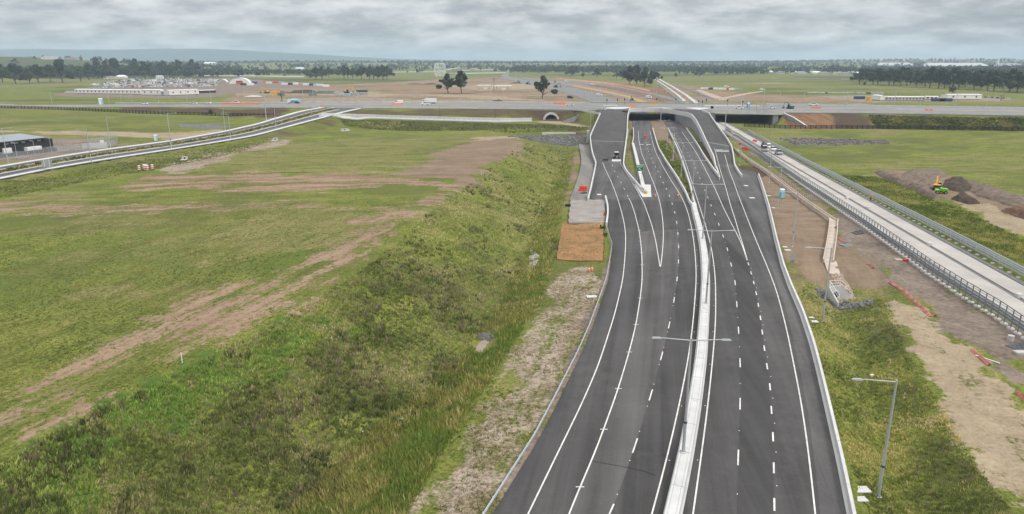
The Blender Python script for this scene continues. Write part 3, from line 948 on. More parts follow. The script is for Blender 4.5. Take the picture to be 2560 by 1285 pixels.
for i in range(2):
    A, B = pa[i], pa[i + 1]
    for j in range(5):
        a, b = A.lerp(B, j / 5), A.lerp(B, (j + 0.97) / 5)
        ta, tb = lerp(tp[i], tp[i + 1], j / 5), lerp(tp[i], tp[i + 1], (j + 0.97) / 5)
        q = MB().add([(a.x, a.y, -0.3), (b.x, b.y, -0.3), (b.x, b.y, tb), (a.x, a.y, ta), (a.x, a.y + 0.5, -0.3), (b.x, b.y + 0.5, -0.3), (b.x, b.y + 0.5, tb), (a.x, a.y + 0.5, ta)], [(0,1,2,3),(4,7,6,5),(3,2,6,7),(0,3,7,4),(1,5,6,2)])
        obj('wall_panel', q.mesh('wall_panel', MT['concrete_dark']), bridge)
# ramp side walls
def side_wall(path, name):
    p = smooth_path(path, 60, 2)
    v, f = [], []
    for i, q in enumerate(p):
        v += [(q[0], q[1], -2.6), (q[0], q[1], z_ramp(q[0], q[1]) - 0.05)]
    f = [(2 * i, 2 * i + 2, 2 * i + 3, 2 * i + 1) for i in range(59)]
    return MB().add(v, f).mesh(name, MT['concrete_dark'])
for pth in (rl_l + [head_l0], rl_r + [head_l1], rr_l + [head_r0], rr_r[1:] + [head_r1]):
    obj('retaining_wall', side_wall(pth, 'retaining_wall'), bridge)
# piers seen on the edges of the ramps where the creek passes below
for px, py, z in ((1470,346,4.0),(1567,343,4.0),(1740,318,4.5),(1748,338,3.4),(1755,352,2.8)):
    c = G(px, py, 0)
    obj('pier', MB().bbox((0, 0, 1.3), (1.4, 1.4, 6.0), 0.2).mesh('pier', MT['concrete']), bridge, (c.x, c.y, 0))

SEC1 = [(-0.2, -0.2), (-0.2, 1.0), (0.2, 1.0), (0.2, -0.2)]
barrier('ramp_wall', 'white concrete wall along the outer edge of the left-hand ramp', [GZ(1470, 499, z_ramp, 0.5), GZ(1477, 470, z_ramp, 0.8)] + rl_l, SEC1, 80, zf=z_ramp, k=0)
barrier('ramp_wall', 'white concrete wall along the outer edge of the ramp beside the busway', rr_r, SEC1, 80, zf=z_ramp, k=1)
nose = GS([(1612,476),(1600,464),(1586,448),(1570,430),(1562,419)], 1.0)
barrier('gore_wall', 'curved white concrete wall from the ramp foot to the pale gore slab', [Vector((p.x, p.y, z_ramp(p.x, p.y))) for p in nose] + rl_r[:1], SEC1, 30, zf=z_ramp)
barrier('gore_wall', 'straight white concrete wall running up beside the green exit sign', GS([(1610,482),(1604,455),(1597,425),(1589,390),(1582,362)]), [(-0.55, -0.2), (-0.55, 1.0), (0.55, 1.0), (0.55, -0.2)], 30)
barrier('gore_wall', 'white concrete wall edging the far carriageway left of its lane lines', GS([(1581,362),(1584,345),(1583,322)]), SEC1, 12)
barrier('gore_wall', 'white concrete wall between the right carriageway and the entry ramp', GS(RWALL_MAIN, 0), SEC1, 50)
barrier('gore_wall', 'short white wall closing the tip between carriageway and entry ramp', [Vector((p.x, p.y, 0)) for p in GS([(1799,446),(1797,438),(1793,425)], 0.5)] + rr_l[:1], SEC1, 16, zf=z_ramp)
# gore slab with a yellow crash-cushion cap
gs = GS([(1586,461.5),(1626.5,462.5),(1628.5,493),(1606,493.5)], 0.0)
o = obj('gore_slab', MB().add([(p.x, p.y, 0.05) for p in gs] + [(p.x, p.y, 0.14) for p in gs], [(4,5,6,7),(0,1,5,4),(1,2,6,5),(2,3,7,6),(3,0,4,7)]).mesh('gore_slab', MT['concrete_white']))
tag(o, 'pale concrete slab at the gore below the green exit sign', 'slab')
t_ = thing('crash_cushion', 'low grey crash cushion with yellow nose on the gore slab', 'barrier', G(1613, 482, 0.14), -0.05)
obj('rail_body', MB().box((0, 1.2, 0.4), (0.55, 5.2, 0.7), taper=0.85).mesh('rail_body', MT['galv']), t_)
obj('nose_cap', MB().bbox((0, -1.7, 0.42), (0.75, 0.5, 0.8), 0.12).mesh('nose_cap', MT['yellow']), t_)

# central median: wide barrier, then two walls round a grass strip
ml, mr = smooth_path(extend(GS(MEDL)), 90, 2), smooth_path(extend(GS(MEDR)), 90, 2)
mp = (ml + mr) / 2
MSEC = [(-0.80, 0), (-0.80, 0.10), (-0.66, 0.34), (-0.58, 0.95), (-0.36, 0.95), (-0.36, 0.90), (-0.33, 0.90), (-0.33, 0.95), (0.33, 0.95), (0.33, 0.90), (0.36, 0.90), (0.36, 0.95), (0.58, 0.95), (0.66, 0.34), (0.80, 0.10), (0.80, 0)]
med, _ = barrier('median_barrier', 'wide pale concrete median barrier between the two motorway carriageways', mp, MSEC, 120, k=0)
joints(med, mp, 6.0, 0.957, 1.18)
for px, py in ((1694, 1211), (1752, 880), (1738, 1000), (1760, 770), (1716, 1120)):
    c = G(px, py, 0.95)
    obj('access_cover', MB().bbox((c.x, c.y, 0.965), (0.42, 0.5, 0.03), 0.01).mesh('access_cover', MT['concrete']), med)
barrier('median_wall', 'slim white concrete wall on the left of the grass median strip', GS(MW_L), SEC1, 60)
barrier('median_wall', 'slim white concrete wall on the right of the grass median strip', GS(MW_R), SEC1, 60)
rb, rbp = barrier('roadside_barrier', 'long white concrete barrier along the right shoulder of the motorway', extend(GS(BAR_R)), [(-0.36, 0), (-0.36, 0.08), (-0.2, 0.33), (-0.15, 1.1), (0.15, 1.1), (0.15, 0)], 110)
joints(rb, rbp, 8.0, 1.104, 0.32)
barrier('roadside_barrier', 'short white concrete barrier beside the pale gravel pad', GS([(1513.5,497),(1519,520),(1519.5,540),(1516,566)]), SEC1, 24)
# cross road edge barriers
barrier('edge_barrier', 'white barrier along the cross road from the side road to the left ramp', [Vector((x, xroad_y(x, XN) + 0.3, xz(x, 0))) for x in np.linspace(G(905,271,DECK).x, G(1440,274,DECK).x, 40)] + [rl_l[-1] + Vector((-1, 6, 0)), rl_l[-1]], [(-0.2, -0.3), (-0.2, 1.0), (0.2, 1.0), (0.2, -0.3)], 90)
barrier('edge_barrier', 'white barrier along the left end of the cross road above the brown bank', [Vector((x, xroad_y(x, XN) + 0.3, xz(x, 0))) for x in np.linspace(XMIN, G(795,270,DECK).x, 60)], [(-0.2, -0.3), (-0.2, 1.0), (0.2, 1.0), (0.2, -0.3)], 90)
barrier('edge_barrier', 'white barrier along the cross road right of the overpass above the bank', [Vector((x, xroad_y(x, XN) + 0.3, xz(x, 0))) for x in np.linspace(OB[1] + 3, XMAX, 60)], [(-0.2, -0.5), (-0.2, 1.0), (0.2, 1.0), (0.2, -0.5)], 90)
barrier('edge_barrier', 'pale barrier along the far edge of the cross road left of the junction', [Vector((x, xroad_y(x, XF) - 0.3, xz(x, 0))) for x in np.linspace(-330, 60, 60)], [(-0.2, -0.3), (-0.2, 0.9), (0.2, 0.9), (0.2, -0.3)], 70)
barrier('edge_barrier', 'pale barrier along the far edge of the cross road right of the junction', [Vector((x, xroad_y(x, XF) - 0.3, xz(x, 0))) for x in np.linspace(190, XMAX, 60)], [(-0.2, -0.3), (-0.2, 0.9), (0.2, 0.9), (0.2, -0.3)], 70)

# ------------------------------------------------------------------ side road
ra, rb_ = smooth_path(sr_l, 80, 1), smooth_path(resample(sr_r, 80)[:, :], 80, 1)
def srow(f):
    return ra * (1 - f) + rb_ * f
side_root = sheet('side_road', srow(0.0), srow(1.0), 80, z_side, 0.0, MT['side_asphalt'], thick=0.4, cross=4, sink=0.5)
def side_strip(name, f0, f1, dz, m, i0=0, i1=80):
    return sheet(name, srow(f0)[i0:i1], srow(f1)[i0:i1], 60, z_side, dz, m, thick=dz, cross=1, parent=side_root, sink=0)
side_strip('footpath', 0.02, 0.12, 0.14, MT['concrete_white'])
side_strip('kerb', 0.345, 0.36, 0.16, MT['concrete_white'])
verge_mat = mat('planted_median', (0.17, 0.165, 0.075), 0.95, var=0.4, scale=0.5, col2=(0.26, 0.21, 0.10))
side_strip('planted_median', 0.36, 0.63, 0.13, verge_mat, 0, 76)
side_strip('kerb', 0.63, 0.65, 0.16, MT['concrete_white'], 0, 76)
side_strip('footpath', 0.905, 0.99, 0.14, MT['concrete_white'])
for fr, w_ in ((0.845, 0.2), (0.30, 0.15)):
    v, f = ribbon(srow(fr)[:, :2], w_, z_side, 0.02)
    obj('edge_line', MB().add(v, f).mesh('edge_line', MT['paint'], fix=False), side_root)

# ------------------------------------------------------------------ busway: two concrete slabs with a gravel gap
def bus_line(off, y0, y1, n, z=0.3):
    return [Vector((bus_x(y, off), y, z)) for y in np.linspace(y0, y1, n)]
gravel_grey = mat('grey_gravel', (0.17, 0.165, 0.16), 0.95, var=0.3, scale=1.2)
sheet('busway_bed', bus_line(-6.5, 30, 585, 40), bus_line(6.0, 30, 585, 40), 80, 0.12, 0.0, gravel_grey, thick=0.3)
bslab = []
for a, b in ((-5.2, -0.5), (0.5, 4.4)):
    o = sheet('busway_slab', bus_line(a, 30, 585, 40), bus_line(b, 30, 585, 40), 80, 0.3, 0.0, MT['slab'], thick=0.25, sink=0)
    bslab.append(o)
sheet('slab_edge_drain', bus_line(4.55, 30, 585, 40), bus_line(5.1, 30, 585, 40), 80, 0.16, 0.0, MT['dark'], thick=0.1, sink=0)

# ------------------------------------------------------------------ far roads north of the overpass
def far_strip(name, A, B, m, dz=0.25, n=40):
    return sheet(name, [T(a, b) for a, b in A], [T(a, b) for a, b in B], n, zt, dz, m, thick=0.25, cross=2, sink=0, k=1)
far_strip('far_road', [(1236,199),(1252,195),(1290,205),(1345,217),(1400,229),(1440,241),(1481,257)], [(1262,189),(1272,191),(1330,202),(1400,215.5),(1460,228),(1510,241),(1556,256)], MT['asphalt_far'])
far_strip('far_road', [(1300,196),(1350,203.5),(1420,215.5),(1480,227.5),(1530,239),(1588,257)], [(1310,193.5),(1400,204.5),(1470,216.5),(1540,231.5),(1590,244),(1632,257)], MT['asphalt_far'])
far_strip('far_road', [(1400,201.5),(1450,208),(1500,217),(1560,231),(1620,246),(1668,258)], [(1420,198.5),(1480,204.5),(1540,213.5),(1600,226),(1660,238.5),(1735,257.5)], MT['asphalt_far'])
far_strip('far_road', [(1268,176),(1266,181),(1258,187),(1250,194)], [(1280,175.5),(1274,181),(1270,187),(1276,194)], MT['asphalt_far'])
for off in ((1712,1722), (1736,1748)):
    far_strip('far_busway', [(off[0],258),(1690 + (off[0]-1712)*.8,236),(1660 + (off[0]-1712)*.6,214),(1636 + (off[0]-1712)*.4,198),(1622,186)], [(off[1],258),(1696 + (off[0]-1712)*.85,236),(1664 + (off[0]-1712)*.65,214),(1640 + (off[0]-1712)*.45,198),(1625 + (off[0]-1712)*.1,186)], MT['concrete'])
far_strip('far_highway', [(490,189.6),(640,191),(760,192.6)], [(490,188),(640,189.2),(760,190.6)], MT['concrete'], n=20)
far_strip('haul_track', [(1738,226),(1755,233),(1776,243),(1800,251)], [(1752,224.5),(1775,233),(1800,242),(1822,248)], mat('haul_dirt', (0.42, 0.32, 0.24), 0.95, var=0.15, scale=0.05), n=20)
far_strip('haul_track', [(1790,247),(1840,238),(1870,232),(1905,228)], [(1800,249),(1850,240),(1880,233.5),(1908,229.5)], mat('haul_dirt', (0.42, 0.32, 0.24), 0.95, var=0.15, scale=0.05), n=20)

for nm_, A, B, c_ in (('amber', [(1430,216),(1500,229),(1560,243),(1600,257)], [(1436,213.8),(1508,226.6),(1572,241),(1620,257)], (0.42, 0.25, 0.08)), ('rust', [(1392,197.5),(1450,203.5),(1500,209),(1540,215.5)], [(1388,195),(1450,200),(1510,205.5),(1562,214)], (0.40, 0.20, 0.10)), ('brown', [(1470,212.5),(1540,224.5),(1600,239),(1655,254)], [(1480,210),(1552,220.5),(1618,234.5),(1690,254)], (0.19, 0.11, 0.075)), ('rust', [(1503,208),(1570,219),(1622,230)], [(1512,205.4),(1580,214.6),(1628,226)], (0.38, 0.18, 0.09))):
    far_strip('earth_strip', A, B, mat(nm_ + '_earth', c_, 0.95, var=0.25, scale=0.08), dz=0.5, n=24)
# ------------------------------------------------------------------ the ground sheet
def rows_y():
    ys = list(np.linspace(-110, 30, 12)) + [36, 40, 43]
    y = 45.0
    while y < 380:
        ys.append(y); y += max(0.10, y * y * 2.8 / 66500)
    while y < 640:
        ys.append(y); y += 1.6
    while y < 16500:
        ys.append(y); y += y * y * 0.9 / 66500 + 2
    return np.array(ys)
YS = rows_y()
NC = 520
u = np.linspace(-1, 1, NC)
HWID = 75 + 1.05 * np.maximum(YS, 0)
GX = u[None, :] * HWID[:, None]
GY = np.repeat(YS[:, None], NC, 1)
ZG = np.zeros_like(GX)
mfar = GY >= 1000
ZG[mfar] = far_z(GX[mfar], GY[mfar]) + 0.2 * np.maximum(0, 1 - (GY[mfar] - 1000) / 300)
_dn = Vector((0, 0, -1))
for i in range(len(YS)):
    if YS[i] >= 1000:
        break
    for j in range(NC):
        h = TIN.ray_cast(Vector((GX[i, j], GY[i, j], 200)), _dn)
        if h[0] is not None:
            ZG[i, j] = h[0].z
# round the break lines a little
for _ in range(2):
    q = ZG.copy()
    near = (GY[1:-1] < 250)
    q[1:-1] = np.where(near, 0.25 * ZG[:-2] + 0.5 * ZG[1:-1] + 0.25 * ZG[2:], ZG[1:-1])
    q2 = q.copy()
    q2[:, 1:-1] = np.where(GY[:, 1:-1] < 250, 0.25 * q[:, :-2] + 0.5 * q[:, 1:-1] + 0.25 * q[:, 2:], q[:, 1:-1])
    ZG = q2
sink = np.zeros_like(GX)
roadd = np.full(GX.shape, -60.0)
for poly, s in FOOT:
    sd = sdist(GX, GY, poly)
    roadd = np.maximum(roadd, sd)
    sink = np.maximum(sink, s * sstep(-0.3, 0.5, sd))
hump = (fbm(GX / 3.1, GY / 3.1, 4) - 0.5) * 0.55 + (fbm(GX / 14.0 + 9, GY / 14.0, 3) - 0.5) * 0.7
hump *= sstep(0.5, 5.0, -roadd) * (1 - sstep(300, 420, GY))

# ------------------------------------------------------------------ what covers the ground: soft masks by plan outline
LAY = {k: np.zeros_like(GX) for k in ('dirt', 'gravel', 'tan', 'brown', 'mulch', 'dark', 'lush', 'dry', 'rock', 'rust', 'grey')}
def onto(pts):
    # outlines that leave the bottom of the frame carry on behind it
    return [(1560 + (a - 1560) * 1.5, 156 + (b - 156) * 1.5) if b >= 1280 else (a, b) for a, b in pts]
def region(layer, pts, wgt=1.0, soft=None):
    pts = onto(pts)
    w = np.array([(p.x, p.y) for p in (T(a, b) for a, b in pts)])
    sc_ = max(1.0, np.mean(np.hypot(w[:, 0], w[:, 1])) / 60.0)
    soft = (soft if soft is not None else 1.2) * sc_
    sd = sdist(GX, GY, w)
    wob = (fbm(GX / (2.4 * sc_), GY / (2.4 * sc_), 4) - 0.5) * 5.0 * soft
    LAY[layer] = np.maximum(LAY[layer], wgt * sstep(-soft, soft, sd + wob))
R = region
# field: bare streaks along the crest and across
R('dirt', [(-60,1030),(0,985),(150,920),(330,825),(520,745),(640,700),(700,715),(560,800),(560,830),(430,905),(230,1015),(60,1110),(-60,1175)], 0.47)
R('dirt', [(430,780),(620,690),(760,640),(900,590),(990,560),(935,650),(870,692),(700,785),(560,850)], 0.46)
R('dirt', [(300,850),(470,740),(610,700),(640,760),(520,830),(360,900)], 0.54)
R('dirt', [(760,640),(950,560),(1090,505),(1060,540),(960,600),(860,660)], 0.6)
R('dirt', [(320,455),(480,432),(700,434),(960,437),(1140,452),(1120,470),(1000,468),(800,482),(560,476),(360,472)], 0.68)
R('dirt', [(-60,508),(120,500),(420,508),(700,505),(920,512),(1040,500),(1000,524),(700,524),(420,528),(120,535),(-60,540)], 0.55)
R('dirt', [(860,560),(980,520),(1100,480),(1130,490),(1040,545),(940,580)], 0.6)
R('gravel', [(668,356),(720,352),(722,358),(600,388),(505,412),(455,436),(395,438),(430,410),(520,388),(600,370)], 0.85, 0.8)
R('brown', [(985,434),(1060,402),(1125,376),(1180,353),(1307,350),(1302,368),(1235,410),(1180,450),(1150,470),(1115,448)], 0.95, 0.8)
R('tan', [(1180,346),(1250,342),(1312,344),(1302,350),(1190,352)], 0.8, 0.6)
R('dry', [(480,426),(560,397),(720,358),(880,343),(1180,347),(1110,376),(980,430),(820,425),(640,430)], 0.55, 2)
R('dry', [(60,660),(420,600),(560,560),(760,575),(420,640),(200,700)], 0.42, 3)
R('dry', [(150,748),(300,708),(335,718),(200,748)], 0.8, 0.6)
R('dry', [(220,860),(390,825),(400,835),(280,880)], 0.6, 0.6)
R('dry', [(0,560),(400,545),(700,535),(900,540),(500,570),(0,590)], 0.38, 2)
R('lush', [(-60,620),(300,580),(640,560),(500,640),(100,760),(-60,780)], 0.35, 3)
R('lush', [(560,690),(800,590),(960,545),(900,600),(700,690)], 0.45, 2)
R('lush', [(-60,1200),(200,1060),(420,950),(600,860),(760,785),(860,800),(720,880),(560,990),(360,1120),(150,1285),(-60,1330)], 0.75, 2)
R('lush', [(830,1285),(1000,1100),(1110,1010),(1180,960),(1120,1060),(1000,1180),(930,1285)], 0.55)
R('dark', [(560,1000),(690,850),(840,800),(1000,860),(1130,900),(1080,980),(1000,1040),(850,1040),(700,1120),(540,1180)], 0.55, 2.5)
R('dark', [(900,700),(1040,620),(1120,690),(1180,740),(1120,800),(1000,760)], 0.5, 2.5)
R('dark', [(250,1250),(420,1130),(560,1150),(520,1285),(300,1320)], 0.5, 2.5)
R('dry', [(700,1285),(860,1150),(1000,1030),(1130,930),(1200,880),(1150,980),(1040,1090),(900,1230),(860,1300)], 0.6)
R('dry', [(1300,640),(1345,560),(1380,480),(1405,400),(1420,400),(1395,500),(1360,600),(1330,680)], 0.5)
R('gravel', [(1015,1300),(1120,1150),(1212,1005),(1300,870),(1360,760),(1392,668),(1512,660),(1520,700),(1490,790),(1400,985),(1320,1130),(1240,1270),(1210,1310)], 0.58, 1.3)
R('brown', [(1240,1010),(1330,930),(1400,880),(1420,960),(1390,1000),(1300,1060)], 0.55)
R('brown', [(1390,740),(1500,720),(1500,760),(1470,820),(1390,800)], 0.5)
R('brown', [(1060,1285),(1130,1170),(1250,1110),(1290,1180),(1200,1310),(1080,1310)], 0.5)
R('grey', [(1205,1300),(1322,1100),(1368,1014),(1432,886),(1462,825),(1490,750),(1508,700),(1514,640),(1534,640),(1530,700),(1480,830),(1400,1010),(1250,1290)], 0.9, 0.5)
R('mulch', [(1355,650),(1378,600),(1398,575),(1404,600),(1394,650)], 0.9, 0.6)
R('brown', [(1400,500),(1420,440),(1438,380),(1446,380),(1440,430),(1428,498)], 0.8, 0.5)
R('mulch', [(1425,320),(1470,322),(1472,338),(1430,336)], 0.8)
R('rock', [(1270,342),(1350,338),(1468,338),(1472,362),(1420,366),(1330,352)], 0.6, 0.6)
# bank below the side road, bank of the cross road
R('dark', [(0,452),(200,424),(420,382),(560,360),(620,350),(600,380),(400,420),(120,470),(0,490)], 0.45, 1)
R('mulch', [(560,358),(690,332),(800,302),(850,300),(800,330),(700,345)], 0.5, 1)
R('mulch', [(560,271),(700,272),(690,290),(560,285),(300,276),(300,270)], 0.9, 0.6)
R('mulch', [(850,275),(1100,274),(1480,278),(1490,300),(1410,306),(1300,302),(1100,296),(880,289)], 0.6, 1)
R('dark', [(850,296),(1000,300),(1330,310),(1470,316),(1470,324),(1350,326),(1000,326),(860,312)], 0.8, 0.8)
R('mulch', [(1330,276),(1412,277),(1420,306),(1340,302)], 0.85, 0.6)
R('rust', [(1938,284),(2000,282),(2062,282),(2075,300),(2088,321),(1965,322)], 0.95, 0.4)
R('mulch', [(2060,282),(2165,284),(2185,300),(2190,322),(2085,321)], 0.95, 0.5)
R('dark', [(2165,286),(2560,294),(2560,328),(2190,322)], 0.95, 0.6)
R('dry', [(2220,312),(2360,314),(2360,320),(2225,319)], 0.6, 0.5)
R('dry', [(2400,314),(2560,317),(2560,324),(2410,321)], 0.6, 0.5)
# right side
R('brown', [(1572,296),(1735,296),(1728,330),(1715,352),(1640,352),(1575,352)], 0.95, 0.3)
R('brown', [(1570,352),(1592,356),(1606,440),(1604,460),(1570,425),(1563,395)], 0.6, 0.5)
R('brown', [(1690,445),(1722,452),(1735,512),(1720,505)], 0.9, 0.3)
R('brown', [(1660,350),(1680,352),(1700,400),(1690,402)], 0.6, 0.3)
R('mulch', [(1740,350),(1775,372),(1795,440),(1785,430),(1757,385)], 0.9, 0.3)
R('brown', [(2080,560),(2120,590),(2240,695),(2235,715),(2190,718),(2110,705),(2095,660)], 0.95, 0.5)
R('brown', [(1898,446),(1955,428),(2010,480),(2082,545),(2100,600),(2098,672),(2125,700),(2225,690),(2228,704),(2160,722),(2060,715),(2004,706),(1966,650),(1944,595),(1922,510)], 0.97, 0.5)
R('mulch', [(1842,418),(1862,408),(1922,440),(1952,470),(1906,450),(1888,430)], 0.85, 0.5)
R('dry', [(1180,890),(1215,860),(1262,780),(1330,640),(1350,640),(1290,790),(1240,880),(1190,960),(1130,1020)], 0.75, 0.5)
R('mulch', [(1965,640),(2060,640),(2070,690),(2000,700)], 0.45, 1)
R('grey', [(1850,352),(1905,372),(1990,430),(2120,530),(2250,620),(2400,730),(2580,865),(2580,1120),(2470,930),(2330,790),(2225,700),(2110,605),(2080,540),(1960,430),(1860,368)], 0.9, 0.6)
R('brown', [(2110,560),(2250,630),(2400,745),(2560,860),(2560,900),(2440,850),(2300,740),(2150,630)], 0.6, 0.8)
R('tan', [(2212,770),(2240,752),(2300,768),(2345,815),(2450,905),(2580,1020),(2600,1310),(2490,1310),(2420,1130),(2345,1000),(2265,870)], 0.74, 1.0)
R('dry', [(2300,760),(2370,840),(2480,940),(2560,1010),(2520,1020),(2420,930),(2330,850)], 0.5, 0.8)
R('brown', [(2400,960),(2470,1000),(2580,1120),(2580,1200),(2480,1090),(2400,1000)], 0.62, 0.6)
R('mulch', [(2200,760),(2265,870),(2345,1000),(2420,1130),(2490,1310),(2440,1310),(2370,1130),(2290,1000),(2220,880)], 0.4, 1.2)
R('dark', [(2160,760),(2220,790),(2290,960),(2380,1130),(2440,1310),(2340,1310),(2270,1100),(2200,960)], 0.6, 1.2)
R('dry', [(2060,860),(2100,800),(2140,860),(2180,960),(2230,1100),(2290,1300),(2200,1300),(2150,1100),(2100,970)], 0.35, 1.2)
R('rock', [(1940,346),(2080,347),(2215,351),(2228,360),(2100,364),(1985,362)], 0.6, 0.5)
R('dark', [(2100,430),(2230,470),(2330,520),(2450,590),(2560,650),(2560,690),(2450,640),(2300,560),(2150,480)], 0.55, 1)
R('tan', [(2390,505),(2450,510),(2560,550),(2600,570),(2600,610),(2540,580),(2450,540)], 0.95, 0.5)
R('brown', [(2190,428),(2290,425),(2370,430),(2400,455),(2440,480),(2560,520),(2600,560),(2450,512),(2350,495),(2290,480)], 0.9, 0.6)
R('dry', [(2220,395),(2380,380),(2560,420),(2560,500),(2400,440)], 0.3, 1.5)
# left ground
R('tan', [(-40,325),(120,327),(330,332),(470,330),(560,322),(600,326),(500,340),(420,348),(320,342),(230,338),(120,334),(-40,333)], 0.75, 0.5)
R('grey', [(60,352),(160,346),(250,348),(290,360),(230,380),(120,398),(0,402),(-60,402),(-60,360)], 0.75, 0.5)
R('dry', [(40,310),(200,315),(230,325),(100,325)], 0.5)
R('rock', [(430,308),(560,312),(610,316),(540,322),(450,318)], 0.7, 0.4)
R('dark', [(0,284),(250,286),(520,298),(420,302),(200,300),(0,298)], 0.3, 1)
R('dry', [(0,450),(0,500),(300,440),(420,420),(300,425)], 0.2)
R('tan', [(-60,263),(150,268),(270,270),(260,273),(100,272),(-60,268)], 0.8, 0.4)
# beyond the cross road
R('dirt', [(560,252),(600,226),(780,214),(980,206),(1100,198),(1270,192),(1400,196),(1500,208),(1640,240),(1700,256),(1400,258),(900,258)], 0.72, 0.3)
R('dirt', [(1640,214),(1700,210),(1760,222),(1840,232),(2000,238),(2140,250),(2200,264),(1840,260),(1720,256)], 0.74, 0.3)
R('gravel', [(1080,214),(1330,206),(1380,214),(1300,222),(1180,224)], 0.8, 0.3)
R('gravel', [(640,246),(860,244),(1000,247),(1250,251),(1450,256),(1000,254),(660,253)], 0.65, 0.3)
R('dry', [(0,198),(330,196),(300,206),(150,218),(0,222)], 0.5, 0.4)
R('grey', [(120,239),(190,224),(330,203),(440,198),(560,195),(720,204),(850,214),(780,220),(640,222),(570,238),(470,246),(300,243),(150,240)], 0.9, 0.3)
R('brown', [(600,222),(760,216),(860,226),(1000,234),(1010,252),(860,256),(700,254),(620,244),(560,238)], 0.85, 0.3)
R('tan', [(760,226),(900,228),(1000,236),(960,243),(860,240),(780,236)], 0.8, 0.3)
R('rust', [(880,240),(1000,236),(1110,243),(1200,240),(1300,246),(1420,250),(1480,256),(1200,256),(960,254)], 0.75, 0.3)
R('tan', [(1060,236),(1180,238),(1290,244),(1380,252),(1250,250),(1120,243)], 0.8, 0.3)
R('brown', [(1000,206),(1120,208),(1260,200),(1360,206),(1420,216),(1450,224),(1380,232),(1290,222),(1180,214),(1060,214)], 0.75, 0.3)
R('tan', [(1160,218),(1300,208),(1400,218),(1330,224),(1200,226)], 0.7, 0.3)
R('dark', [(1270,232),(1350,230),(1400,246),(1300,246)], 0.5, 0.3)
R('rust', [(1380,197),(1480,202),(1500,210),(1400,206)], 0.7, 0.2)
R('rust', [(1430,216),(1500,228),(1560,242),(1610,256),(1590,256),(1520,238)], 0.9, 0.2)
R('rust', [(1470,204),(1560,212),(1600,222),(1690,240),(1600,230),(1520,214)], 0.7, 0.2)
R('rust', [(1600,219),(1660,216),(1700,240),(1690,250),(1640,238)], 0.6, 0.3)
R('brown', [(1500,222),(1600,240),(1690,252),(1670,256),(1560,236)], 0.7, 0.2)
R('brown', [(1830,238),(1960,236),(2080,242),(2140,256),(2200,264),(1950,262),(1830,258)], 0.65, 0.4)
R('gravel', [(2040,240),(2150,238),(2330,240),(2530,248),(2500,254),(2380,250),(2300,254),(2180,256),(2110,250)], 0.85, 0.3)
R('gravel', [(1845,208),(1945,207),(1990,208.6),(1900,209.8)], 0.95, 0.1)
R('gravel', [(1920,195.5),(2120,197),(2240,197),(2110,198.5)], 0.8, 0.1)
R('gravel', [(600,187.5),(760,190),(760,193),(600,190)], 0.5, 0.1)
R('dark', [(2130,205),(2300,212),(2560,222),(2560,232),(2300,220),(2140,214)], 0.6, 0.3)
# the works area beyond the cross road is broken up: bare earth, weeds and pale haul lines
wk = fbm(GX / 85.0 + 5, GY / 60.0 + 2, 4)
hl_ = fbm(GX / 160.0 + 31, GY / 16.0 + 4, 3)
wm = (GY > 560) & (GY < 1700)
for k_ in ('dirt', 'brown', 'rust', 'tan'):
    LAY[k_] = np.where(wm, LAY[k_] * (0.62 + 0.95 * sstep(0.36, 0.54, wk)), LAY[k_])
LAY['gravel'] = np.where(wm, np.maximum(LAY['gravel'], 0.9 * sstep(0.2, 0.5, LAY['dirt']) * sstep(0.60, 0.66, hl_)), LAY['gravel'])
LAY['mulch'] = np.where(wm, np.maximum(LAY['mulch'], 0.85 * sstep(0.2, 0.5, LAY['dirt']) * sstep(0.40, 0.33, hl_)), LAY['mulch'])
pf = fbm(GX / 120.0 + 77, GY / 70.0 + 6, 4)
om = sstep(420, 600, GY) * (1 - sstep(1500, 2000, GY))
LAY['dry'] = np.maximum(LAY['dry'], om * 0.7 * sstep(0.52, 0.62, pf))
LAY['dark'] = np.maximum(LAY['dark'], om * 0.55 * sstep(0.44, 0.34, pf))
pf2 = fbm(GX / 26.0 + 7, GY / 22.0 + 16, 4)
on = sstep(60, 110, GY) * (1 - sstep(430, 520, GY))
LAY['dry'] = np.maximum(LAY['dry'], on * 0.62 * sstep(0.53, 0.64, pf2))
LAY['dark'] = np.maximum(LAY['dark'], on * 0.42 * sstep(0.44, 0.34, pf2))
R('tan', [(1345,303.5),(1400,303),(1440,310),(1472,317),(1472,321),(1400,310),(1340,307)], 0.9, 0.15)
# far country: patches of wood-dark and pale paddock
far = sstep(1000, 1800, GY)
pn = fbm(GX / 420 + 3, GY / 260 + 8, 4)
LAY['dark'] = np.maximum(LAY['dark'], far * sstep(0.50, 0.60, pn) * 0.8)
LAY['dry'] = np.maximum(LAY['dry'], far * sstep(0.52, 0.40, pn) * 0.4)

ZG = ZG + hump - sink
nr = len(YS)
me = bpy.data.meshes.new('ground')
idx = np.arange(nr * NC).reshape(nr, NC)
quads = np.stack([idx[:-1, :-1], idx[:-1, 1:], idx[1:, 1:], idx[1:, :-1]], -1).reshape(-1, 4)
co = np.stack([GX, GY, ZG], -1).reshape(-1, 3).astype(np.float32)
me.vertices.add(len(co)); me.vertices.foreach_set('co', co.ravel())
me.loops.add(quads.size); me.loops.foreach_set('vertex_index', quads.ravel().astype(np.int32))
me.polygons.add(len(quads)); me.polygons.foreach_set('loop_start', np.arange(0, quads.size, 4, dtype=np.int32))
me.update(calc_edges=True)
me.polygons.foreach_set('use_smooth', np.ones(len(quads), bool))
for k, a in LAY.items():
    at_ = me.attributes.new(k, 'FLOAT', 'POINT')
    at_.data.foreach_set('value', a.ravel().astype(np.float32))

